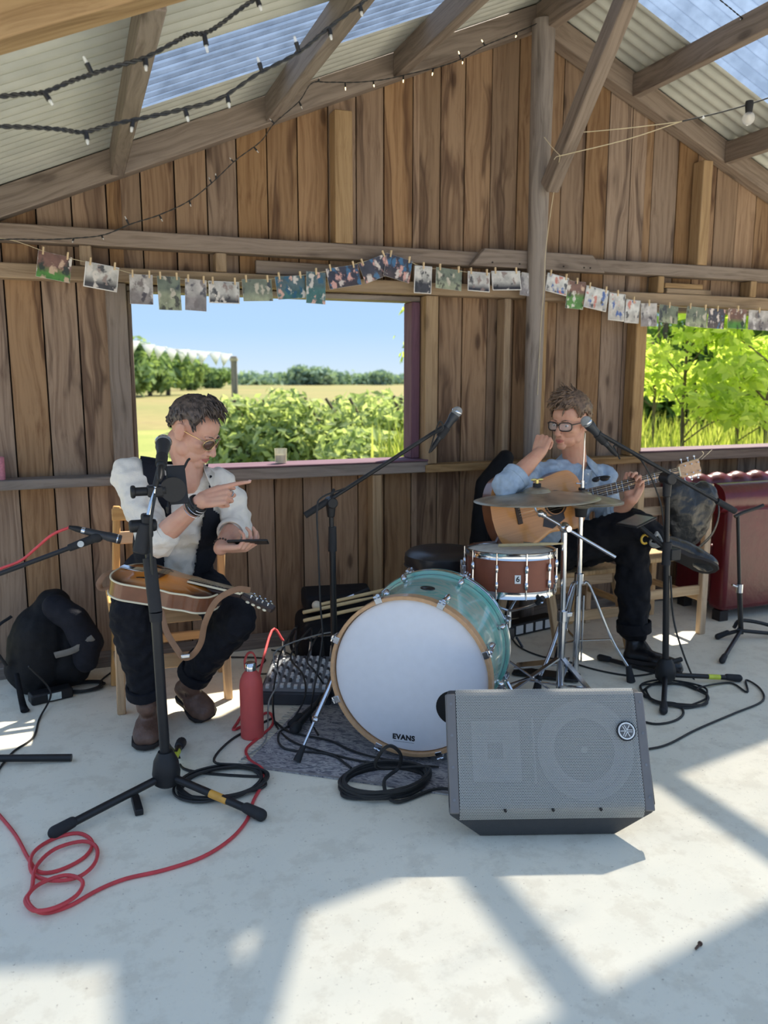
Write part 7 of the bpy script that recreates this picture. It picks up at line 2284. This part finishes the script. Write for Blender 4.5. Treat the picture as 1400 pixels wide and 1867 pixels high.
cable('cable_coil', coil(c_.x, c_.y, 0.14, 0.13, 4, 0.0045, 21, jit=0.16, start=[at(1222, 1050, hub3.y - 0.02), at(1228, 1130, hub3.y - 0.03), at(1245, 1190, hub3.y - 0.06), fl(1263, 1235, 0.006)], end=[fl(1330, 1245, 0.006), fl(1362, 1262, 0.006), fl(1360, 1240, 0.006), fl(1385, 1255, 0.006), fl(1390, 1278, 0.006), fl(1340, 1300, 0.006), fl(1270, 1330, 0.006), fl(1215, 1358, 0.006), fl(1165, 1368, 0.008)]), 0.0045, M_CABLE, 'black cable coiled loosely at the foot of the right microphone stand', 'coiled black cables')
cable('speaker_lead', floor_path([(1160, 1312), (1195, 1320), (1230, 1314), (1246, 1300), (1235, 1284), (1212, 1280)], 0.005), 0.005, M_CABLE, 'short black lead curling out behind the right of the monitor speaker')
cable('floor_lead', floor_path([(925, 1150), (945, 1178), (985, 1196), (1030, 1205), (1090, 1222), (1150, 1232), (1190, 1228)], 0.0045), 0.0045, M_CABLE, 'black lead crossing the floor under the snare stand')
# cables dropping from the mixer on to the rug
def drape(i, mids, label, mat=M_CABLE, r=0.0042):
    cable('mixer_cable', [plugs[i], plugs[i] + Vector((0.0, 0.0, 0.06))] + mids, r, mat, label, 'cables between mixer and drum')
drape(1, [at(512, 1190, 3.2), at(504, 1225, 3.05), at(498, 1270, 2.95), fl(502, 1320, 0.008), fl(530, 1350, 0.012), fl(580, 1368, 0.012), fl(660, 1388, 0.012), fl(720, 1392, 0.016), fl(800, 1398, 0.014)], 'thick black cable arching left out of the mixer to the drum')
drape(2, [at(530, 1195, 3.2), at(552, 1230, 3.05), at(556, 1270, 2.95), fl(530, 1318, 0.02), fl(508, 1338, 0.016), fl(520, 1365, 0.012), fl(600, 1375, 0.012), fl(640, 1400, 0.012)], 'black cable looping right from the mixer on to the rug')
drape(3, [at(560, 1200, 3.2), at(575, 1225, 3.1), fl(600, 1262, 0.01)], 'short black cable from the mixer passing behind the drum', r=0.0038)
drape(4, [at(505, 1185, 3.15), at(508, 1240, 3.0), at(490, 1280, 2.9), fl(488, 1325, 0.01), fl(480, 1355, 0.008), fl(440, 1385, 0.006)], 'slim grey cable hanging out of the mixer front', M_GREYCABLE, 0.003)
cable('rug_cable', [fl(500, 1315, 0.012), fl(530, 1335, 0.012), fl(600, 1350, 0.012), fl(640, 1368, 0.012), fl(690, 1382, 0.016), fl(760, 1392, 0.014)], 0.0045, M_CABLE, 'black cable lying straight over the rug towards the speaker', 'cables between mixer and drum')
cable('hanging_cable', [tail2 + (tail2 - mc2).normalized() * 0.12, at(800, 770, 3.0), at(806, 784, 2.99), at(770, 800, 3.02), at(700, 845, 3.03), at(640, 885, 3.04), at(588, 906, 3.03), at(578, 930, 3.02), at(580, 1000, 3.0), at(584, 1100, 2.98), at(588, 1160, 2.95), at(580, 1215, 2.92), at(572, 1260, 2.9), fl(566, 1310, 0.012), fl(580, 1340, 0.012)], 0.0038, M_CABLE, 'thin black cable hanging from the middle boom stand down behind the drum')
cable('boom_cable', [tail3 + (tail3 - mc3).normalized() * 0.14, at(1120, 812, 2.80), at(1160, 832, 2.78), at(1176, 850, 2.76), at(1195, 890, 2.75), at(1208, 940, 2.75), at(1216, 1050, 2.76)], 0.0035, M_CABLE, 'thin cable wrapped along the right boom stand')
cable('wall_lead', [(0.62, 3.80, 0.006), (0.80, 3.70, 0.006), (0.70, 3.55, 0.006), (0.78, 3.46, 0.02), (0.90, 3.55, 0.006), (0.93, 3.72, 0.006), (0.86, 3.82, 0.006)], 0.004, M_CABLE, 'black lead looped on the floor behind the mixer')
# black clip and floor microphone
cq = fl(252, 1478)
e = empty('cable_clip', cq, 'small black plastic clip lying on the floor by the left stand', 'clip')
Mc = frame_along(fl(254, 1482, 0.012), fl(240, 1432, 0.014))
MB().box((-0.013, -0.010, 0), (0.013, 0.010, 0.10)).build('grip', M_BLACKP, e, Mc, bevel=0.003)
MB().box((-0.012, -0.008, 0.10), (-0.004, 0.008, 0.135)).box((0.004, -0.008, 0.10), (0.012, 0.008, 0.128)).build('jaw', M_BLACKP, e, Mc, bevel=0.002)
e = empty('drum_microphone', fl(545, 1322), 'stubby black microphone lying on the rug left of the bass drum', 'microphone')
a, b_ = fl(541, 1325, 0.03), fl(572, 1290, 0.05)
MB().cyl(a, b_, 0.014, 0.011, 12).build('body', M_BLACKP, e)
MB().cap(a, a + (a - b_) * 0.12, 0.021, 0.02, 14).build('grille', M_RUBBER, e)
MB().tube([b_, b_ + (b_ - a) * 0.5 + Vector((0, 0, 0.02)), fl(600, 1270, 0.008)], 0.004, 6, 4).build('lead', M_CABLE, e)
# power strip behind the snare
e = empty('power_strip', (2.30, 3.72, 0), 'black power strip with white sockets on the floor behind the snare drum', 'power strip')
Mq = Matrix.Translation((2.24, 3.64, 0)) @ Matrix.Rotation(R(12), 4, 'Z')
MB().box((-0.16, -0.04, 0), (0.16, 0.04, 0.07)).build('housing', M_BLACKP, e, Mq, bevel=0.006)
for k in range(4):
    MB().box((-0.13 + 0.07 * k, -0.0415, 0.012), (-0.08 + 0.07 * k, -0.0395, 0.058)).build('socket', M_LABELW, e, Mq)
# bits on the slab
o = MB().cyl((0, 0, 0.004), (0.022, 0.004, 0.0045), 0.0032, n=8).lathe([(0.006, 0), (0.006, 0.004)], 8, frame_along((0.022, 0.004, 0.0045), (0.03, 0.0055, 0.0045))).build('dropped_screw', plain('rusty_screw', srgb(96, 74, 62), 0.7, 0.3), None, Matrix.Translation(fl(1268, 1734)) @ Matrix.Rotation(R(14), 4, 'Z') @ Matrix.Translation((0, 0, 0.002)))
tag(o, 'rusty screw lying on the bare floor at the lower right', 'screw')

# ------------------------------------------------------------------ things on the ledges
o_ = at(2, 872, 3.885)
e = empty('candle', (o_.x - 0.012, 3.895, 0.912), 'pink pillar candle on the ledge at the left edge', 'candle')
MB().lathe([(0.0, 0), (0.030, 0), (0.030, 0.098), (0.027, 0.10), (0.0, 0.097)], 24).build('wax', plain('pink_wax', srgb(206, 134, 150), 0.6, var=0.18, scale=120), e, Matrix.Translation((o_.x - 0.012, 3.895, 0.912)))
MB().cyl((o_.x - 0.012, 3.895, 1.005), (o_.x - 0.012, 3.895, 1.018), 0.0015, n=6).build('wick', M_INK, e)
g_ = at(512, 842, 3.95)
e = empty('drinking_glass', (g_.x, 3.95, W1[2] + 0.006), 'small glass with pale drink standing on the window sill', 'glass')
def glass_mat():
    m, nt, b = new_mat('drinking_glass')
    b.inputs['Base Color'].default_value = (*srgb(226, 224, 206), 1)
    b.inputs['Roughness'].default_value = 0.08
    b.inputs['Alpha'].default_value = 0.35
    return m
MB().lathe([(0.026, 0.0), (0.030, 0.004), (0.032, 0.075), (0.030, 0.075), (0.027, 0.006), (0.0, 0.005)], 24, cap=False).build('tumbler', glass_mat(), e, Matrix.Translation((g_.x, 3.95, W1[2] + 0.006)))
MB().lathe([(0.0, 0.006), (0.0265, 0.006), (0.0285, 0.045), (0.0, 0.045)], 24).build('drink', plain('amber_drink', srgb(196, 178, 120), 0.2), e, Matrix.Translation((g_.x, 3.95, W1[2] + 0.006)))
for (x0, x1, z, d_, lab) in ((3.235, 3.56, 1.837, 0.0, 'lower of two wooden blocks stacked on the rail above the right window'), (3.225, 3.50, 1.868, 0.006, 'upper of two wooden blocks stacked on the rail above the right window')):
    o = timber('wood_block', (x0, 3.905 + d_, z + 0.0155), (x1, 3.905 + d_, z + 0.0155), 0.06, 0.029, M_STUD)
    tag(o, lab, 'wood block', 'wood blocks on the rail')
o = timber('loose_plank', (0.85, 3.925, 1.877), (1.28, 3.925, 1.872), 0.025, 0.062, M_FRAME)
tag(o, 'short weathered plank lying on the rail over the left window', 'plank')

# ------------------------------------------------------------------ snapshots pegged to a line
def snap_mat(i, sky, ground, figs, seed):
    m, nt, b = new_mat('snapshot_%d' % i)
    L = nt.links.new
    tc = nd(nt, 'ShaderNodeTexCoord')
    oi = nd(nt, 'ShaderNodeObjectInfo')
    sp = nd(nt, 'ShaderNodeSeparateXYZ'); L(tc.outputs['Object'], sp.inputs[0])
    n1 = nd(nt, 'ShaderNodeTexNoise', i_Scale=26.0, i_Detail=3.0)
    of = nd(nt, 'ShaderNodeVectorMath', operation='SCALE'); of.inputs[0].default_value = (17, 5, 29); L(oi.outputs['Random'], of.inputs['Scale'])
    ad = nd(nt, 'ShaderNodeVectorMath', operation='ADD'); L(tc.outputs['Object'], ad.inputs[0]); L(of.outputs[0], ad.inputs[1])
    L(ad.outputs[0], n1.inputs['Vector'])
    hz = nd(nt, 'ShaderNodeMapRange'); hz.inputs['From Min'].default_value = -0.055; hz.inputs['From Max'].default_value = -0.085; L(sp.outputs['Z'], hz.inputs['Value'])
    mxg = nd(nt, 'ShaderNodeMix', data_type='RGBA'); mxg.inputs['A'].default_value = (*sky, 1); mxg.inputs['B'].default_value = (*ground, 1); L(hz.outputs[0], mxg.inputs['Factor'])
    ml = nd(nt, 'ShaderNodeMix', data_type='RGBA', blend_type='MULTIPLY', i_Factor=0.6)
    gr = ramp(nt, [(0.35, (0.45, 0.45, 0.45)), (0.65, (1.1, 1.1, 1.1))]); L(n1.outputs['Fac'], gr.inputs[0])
    L(mxg.outputs['Result'], ml.inputs['A']); L(gr.outputs[0], ml.inputs['B'])
    mp = nd(nt, 'ShaderNodeMapping'); mp.inputs['Scale'].default_value = (34, 34, 17)
    wz = nd(nt, 'ShaderNodeTexNoise', i_Scale=45.0, i_Detail=3.0); L(ad.outputs[0], wz.inputs['Vector'])
    ws = nd(nt, 'ShaderNodeVectorMath', operation='SCALE', i_Scale=0.045); L(wz.outputs['Color'], ws.inputs[0])
    wa = nd(nt, 'ShaderNodeVectorMath', operation='ADD'); L(ad.outputs[0], wa.inputs[0]); L(ws.outputs[0], wa.inputs[1]); L(wa.outputs[0], mp.inputs[0])
    v = nd(nt, 'ShaderNodeTexVoronoi', i_Scale=1.0); L(mp.outputs[0], v.inputs['Vector'])
    ms = ramp(nt, [(0.30, (0.9, 0.9, 0.9)), (0.5, (0, 0, 0))]); L(v.outputs['Distance'], ms.inputs[0])
    sv = nd(nt, 'ShaderNodeSeparateColor'); L(v.outputs['Color'], sv.inputs[0])
    fr = ramp(nt, [(0.0, figs[0]), (0.34, figs[1]), (0.67, figs[2])], 'CONSTANT'); L(sv.outputs[0], fr.inputs[0])
    mf = nd(nt, 'ShaderNodeMix', data_type='RGBA'); L(ms.outputs[0], mf.inputs['Factor']); L(ml.outputs['Result'], mf.inputs['A']); L(fr.outputs[0], mf.inputs['B'])
    L(mf.outputs['Result'], b.inputs['Base Color'])
    b.inputs['Roughness'].default_value = 0.35
    return m
PAL = [
    (srgb(126, 92, 80), srgb(84, 140, 60), (srgb(220, 214, 204), srgb(40, 52, 44), srgb(206, 176, 150))),
    (srgb(206, 202, 194), srgb(54, 52, 58), (srgb(36, 36, 40), srgb(214, 206, 196), srgb(140, 120, 112))),
    (srgb(196, 190, 184), srgb(150, 142, 140), (srgb(78, 74, 82), srgb(210, 204, 200), srgb(120, 110, 108))),
    (srgb(120, 128, 110), srgb(164, 168, 138), (srgb(70, 68, 60), srgb(200, 190, 170), srgb(58, 62, 70))),
    (srgb(88, 108, 110), srgb(70, 116, 112), (srgb(224, 178, 160), srgb(44, 92, 120), srgb(214, 206, 196))),
    (srgb(60, 58, 70), srgb(78, 66, 66), (srgb(222, 170, 158), srgb(220, 206, 196), srgb(66, 112, 150))),
    (srgb(222, 220, 214), srgb(204, 198, 190), (srgb(196, 120, 104), srgb(60, 60, 66), srgb(50, 90, 160))),
]
SNAP = [snap_mat(i, *p, i) for i, p in enumerate(PAL)]
M_PEG = plain('pale_peg', srgb(212, 186, 146), 0.7)
M_BORDER = plain('photo_paper', srgb(232, 230, 226), 0.4, var=0.02)
YS = 3.80
snaps = [(101, 487, 62, 48, 9, 0, 'group on green lawn, first at the left'), (187, 505, 62, 46, 8, 1, 'black and white sitter, second from the left'),
         (257, 528, 42, 55, 1, 2, 'pale upright view at the window corner'), (307, 535, 42, 62, 0, 3, 'upright portrait with white hair'), (357, 538, 40, 57, 2, 2, 'upright picture in bluish greys'),
         (408, 533, 56, 40, 0, 1, 'grey picture with two dark figures'), (468, 529, 56, 40, -3, 3, 'faded green landscape picture'), (528, 524, 56, 42, -6, 4, 'teal picture with pale figures'),
         (576, 525, 36, 58, 2, 4, 'upright teal one hanging low over the window'), (623, 505, 58, 38, -10, 5, 'blue toned group left of the steep one'), (680, 490, 56, 38, -22, 5, 'steeply tilted dark picture over the window'),
         (729, 490, 50, 42, 12, 5, 'tilted picture of pink faces'), (772, 510, 32, 50, 1, 1, 'narrow upright picture at the window stud'), (819, 509, 50, 38, 3, 3, 'pale beach picture'),
         (873, 514, 40, 36, 2, 1, 'portrait with white surround'), (922, 512, 50, 36, -2, 1, 'dark group picture left of the post'), (970, 520, 36, 42, 6, 2, 'pale pink picture on the post'),
         (1018, 519, 40, 34, 10, 6, 'white picture just right of the post'), (1052, 538, 33, 50, 3, 0, 'upright green garden picture'), (1090, 545, 42, 40, 9, 6, 'white picture with small red figures'),
         (1126, 560, 31, 50, 3, 6, 'tall pale picture beside the garden one'), (1155, 568, 28, 42, 2, 6, 'picture with a bright blue figure'), (1183, 574, 30, 42, -2, 2, 'picture of a white dress'),
         (1220, 573, 36, 32, 4, 3, 'dark framed picture at the right window corner'), (1272, 578, 38, 36, 3, 3, 'greenish picture in the right window'), (1308, 581, 34, 36, 1, 5, 'picture of two close faces'),
         (1345, 581, 34, 36, 1, 0, 'dark green picture near the right edge'), (1384, 584, 34, 36, 2, 2, 'last picture at the right edge')]
line_pts = [at(-20, 432, YS), at(30, 440, YS)]
for i, (cx, cy, w, h, tilt, pal, lab) in enumerate(snaps):
    c_ = at(cx, cy, YS - 0.006)
    sc = (c_ - at(cx + 10, cy, YS - 0.006)).length / 10
    sv = (c_ - at(cx, cy + 10, YS - 0.006)).length / 10
    wm, hm = w * sc, h * sv
    topc = at(cx, cy - h / 2, YS - 0.006)
    e = empty('photo_print', topc, 'pegged snapshot on the line, ' + lab, 'photo', 'snapshots pegged to the line')
    Mpn = Matrix.Translation(topc) @ Matrix.Rotation(R(random.uniform(-8, 8)), 4, 'Z') @ Matrix.Rotation(R(tilt), 4, 'Y') @ Matrix.Rotation(R(random.uniform(-4, 3)), 4, 'X')
    curl = random.uniform(-0.006, 0.012)
    bw = 0.004 if pal in (1, 6) else 0.0005
    def pf(u, v, wm=wm, hm=hm, curl=curl, s=0.0, b_=0.0):
        return ((u - 0.5) * (wm - 2 * b_), -s - curl * (v ** 2), -b_ - v * (hm - 2 * b_))
    MB().sheet(lambda u, v: pf(u, v), 3, 5).build('paper', M_BORDER, e, Mpn, solid=0.0006)
    MB().sheet(lambda u, v: pf(u, v, s=0.0008, b_=bw), 3, 5).build('picture', SNAP[pal], e, Mpn)
    pegx = (-0.36, 0.36) if w > 36 else (0.0,)
    for f in pegx:
        pg = MB().box((f * wm - 0.0035, -0.005, -0.014), (f * wm + 0.0035, -0.001, 0.018)).box((f * wm - 0.0035, 0.001, -0.014), (f * wm + 0.0035, 0.005, 0.018)).build('peg', M_PEG, e, Mpn)
    line_pts.append(at(cx, cy - h / 2 + 2, YS))
line_pts.append(at(1430, 572, YS))
cable('photo_line', line_pts, 0.0014, plain('twine', srgb(196, 182, 150), 0.9), 'thin twine strung along the wall holding the snapshots', sm=3, n=5, cat='string')

# ------------------------------------------------------------------ fairy lights
def clear_bulb_mat():
    m, nt, b = new_mat('clear_led_tip')
    b.inputs['Base Color'].default_value = (0.9, 0.9, 0.86, 1)
    b.inputs['Roughness'].default_value = 0.15
    b.inputs['Alpha'].default_value = 0.4
    return m
M_TIP = clear_bulb_mat()
m_, nt_, b_ = new_mat('lit_led_tip')
b_.inputs['Base Color'].default_value = (1, 0.85, 0.45, 1)
b_.inputs['Emission Color'].default_value = (1, 0.8, 0.4, 1)
b_.inputs['Emission Strength'].default_value = 1.6
M_TIP_LIT = m_
def fairy(px_list, Y, r, bulbs, label, size=1.0, lit_from=None, twist=True):
    pts = [at(x, y, Y if not isinstance(Y, (list, tuple)) else Y[0] + (Y[1] - Y[0]) * i / (len(px_list) - 1)) for i, (x, y) in enumerate(px_list)]
    e = empty('fairy_lights', pts[0], label, 'string lights', 'fairy light strings')
    sm = smooth_pts(pts, 10)
    a = []; b2 = []
    for i, p in enumerate(sm):
        ph = i * 1.1
        o_ = Vector((0, math.cos(ph), math.sin(ph))) * r * 0.7
        a.append(p + o_); b2.append(p - o_)
    MB().tube(a, r * 0.75, 6, 1).tube(b2, r * 0.75, 6, 1).build('twisted_wire', M_CABLE, e)
    for (bx, by, dx, dy) in bulbs:
        # nearest wire point to this pixel
        best = None
        for i, p in enumerate(sm):
            rv = ray(bx, by); t = p.y / rv.y
            q = Vector((rv.x * t, p.y, CAM_H + rv.z * t))
            d_ = (q - p).length
            if best is None or d_ < best[0]: best = (d_, p)
        p = best[1]
        tip = at(bx + dx, by + dy, p.y - 0.002)
        base = at(bx, by, p.y)
        dv = (tip - p); Lx = max(dv.length, 0.018 * size)
        dv = dv.normalized()
        h_ = MB().cyl(p, p + dv * Lx * 0.66, 0.0036 * size, 0.0042 * size, 8).build('lamp_holder', M_BLACKP, e)
        MB().cap(p + dv * Lx * 0.60, p + dv * Lx, 0.0028 * size, 0.0022 * size, 8).build('bulb', M_TIP_LIT if (lit_from and bx > lit_from) else M_TIP, h_)
    return e
fairy([(-20, 178), (40, 172), (80, 168), (130, 148), (168, 135), (215, 120), (265, 105), (320, 76), (345, 63), (375, 60), (405, 42), (440, 15), (475, -8)], 2.02, 0.0042,
      [(82, 170, 13, 20), (165, 133, -12, -28), (268, 106, -2, 16), (372, 62, 6, 32), (470, 2, 3, 8)], 'black twisted fairy light string nearest the camera, top left', 1.5)
fairy([(-20, 230), (50, 232), (110, 236), (152, 241), (200, 228), (262, 215), (330, 200), (400, 180), (470, 135), (545, 95), (600, 50), (660, 5), (680, -12)], 2.03, 0.0040,
      [(155, 240, 5, 22), (242, 226, -2, 10), (335, 198, 8, 22), (412, 175, 6, 20), (478, 128, -8, -22), (543, 92, -6, -24), (600, 55, 4, 16), (655, 8, 4, 16)], 'second black fairy light string crossing the clear roof panel', 1.4)
fairy([(-20, 438), (30, 436), (80, 437), (140, 434), (190, 428), (240, 408), (290, 392), (345, 366), (390, 330), (430, 292), (475, 258), (500, 225), (545, 185), (568, 152), (600, 150), (650, 150), (700, 145), (745, 135), (800, 122), (840, 108), (880, 85), (920, 68), (980, 42), (1035, 8), (1050, -8)], 3.78, 0.0022,
      [(132, 434, 0, 8), (186, 428, 2, 7), (232, 405, -4, -10), (290, 393, 6, 10), (342, 366, 6, 10), (384, 330, -3, -6), (395, 323, -2, -6), (425, 296, -6, -8), (466, 268, 5, 10), (498, 225, -6, -8), (545, 188, 6, 10), (578, 148, 4, -4), (630, 150, 0, 14), (680, 146, 2, 12), (735, 138, 0, 12), (788, 125, 0, 12), (842, 108, -6, -14), (845, 108, -2, 8), (886, 83, -8, -10), (940, 60, 0, 8), (988, 38, 6, 10), (1033, 8, 4, 12), (1036, 8, -2, 14)], 'long fairy light string along the gable boards, some bulbs lit', 1.0, lit_from=620)
fairy([(1300, -10), (1330, 14), (1352, 32), (1370, 42), (1388, 58), (1420, 68)], 3.1, 0.0022, [(1353, 33, -4, 3), (1388, 58, 0, 10)], 'short run of fairy lights against the right clear panel', 1.0)

# festoon lamp tied back with twine
f0 = at(1244, 221, 3.25); f1 = at(1366, 190, 3.15); f2 = at(1440, 165, 3.1)
e = empty('festoon_light', f1, 'clear round festoon bulb on a black cable at the upper right', 'string lights')
MB().tube([f0, f0.lerp(f1, 0.5) + Vector((0, 0, -0.004)), f1, f2], 0.0034, 8, 4).build('cable', M_CABLE, e)
MB().lathe([(0.0, 0.014), (0.017, 0.014), (0.019, 0.0), (0.016, -0.028), (0.014, -0.042), (0.0, -0.042)], 18).build('lamp_holder', M_RUBBER, e, Matrix.Translation(f1))
def bulb_mat():
    m, nt, b = new_mat('clear_bulb')
    b.inputs['Base Color'].default_value = (0.95, 0.93, 0.9, 1)
    b.inputs['Roughness'].default_value = 0.05
    b.inputs['Alpha'].default_value = 0.35
    return m
bl = MB().ell((0, 0, -0.063), (0.0285, 0.0285, 0.030), 20, 14).build('bulb', bulb_mat(), e, Matrix.Translation(f1))
MB().cyl((0, 0, -0.045), (0, 0, -0.075), 0.006, 0.008, 10).build('filament', plain('filament_white', srgb(226, 216, 196), 0.5), bl, Matrix.Translation(f1))
M_TW = plain('jute_twine', srgb(206, 192, 160), 0.9)
e = empty('tie_twine', at(1020, 284, 3.45), 'pale twine tying the festoon cable to the knee brace and post', 'string')
kn_ = at(1021, 284, 3.56)
tw = MB()
tw.tube([at(1240, 222, 3.25), at(1140, 234, 3.38), at(1040, 243, 3.52)], 0.0022, 5, 4)
tw.tube([at(1246, 220, 3.25), at(1140, 255, 3.40), kn_], 0.0024, 5, 4)
tw.build('line', M_TW, e)
MB().tube([kn_, at(1006, 268, 3.60), at(992, 250, 3.64)], 0.0018, 5, 4).tube([kn_, at(1014, 286, 3.55), at(1010, 291, 3.55)], 0.0015, 5, 3).build('knot', M_TW, e)
MB().tube([kn_, at(1008, 360, 3.70), at(998, 430, 3.73), at(994, 468, 3.735), at(992, 520, 3.74), at(986, 600, 3.745), at(980, 720, 3.75)], 0.0018, 5, 4).build('tail', M_TW, e)
MB().ell(at(1282, 214, 3.22), (0.008, 0.006, 0.008), 8, 6).build('tape_knot', M_LABELW, e)
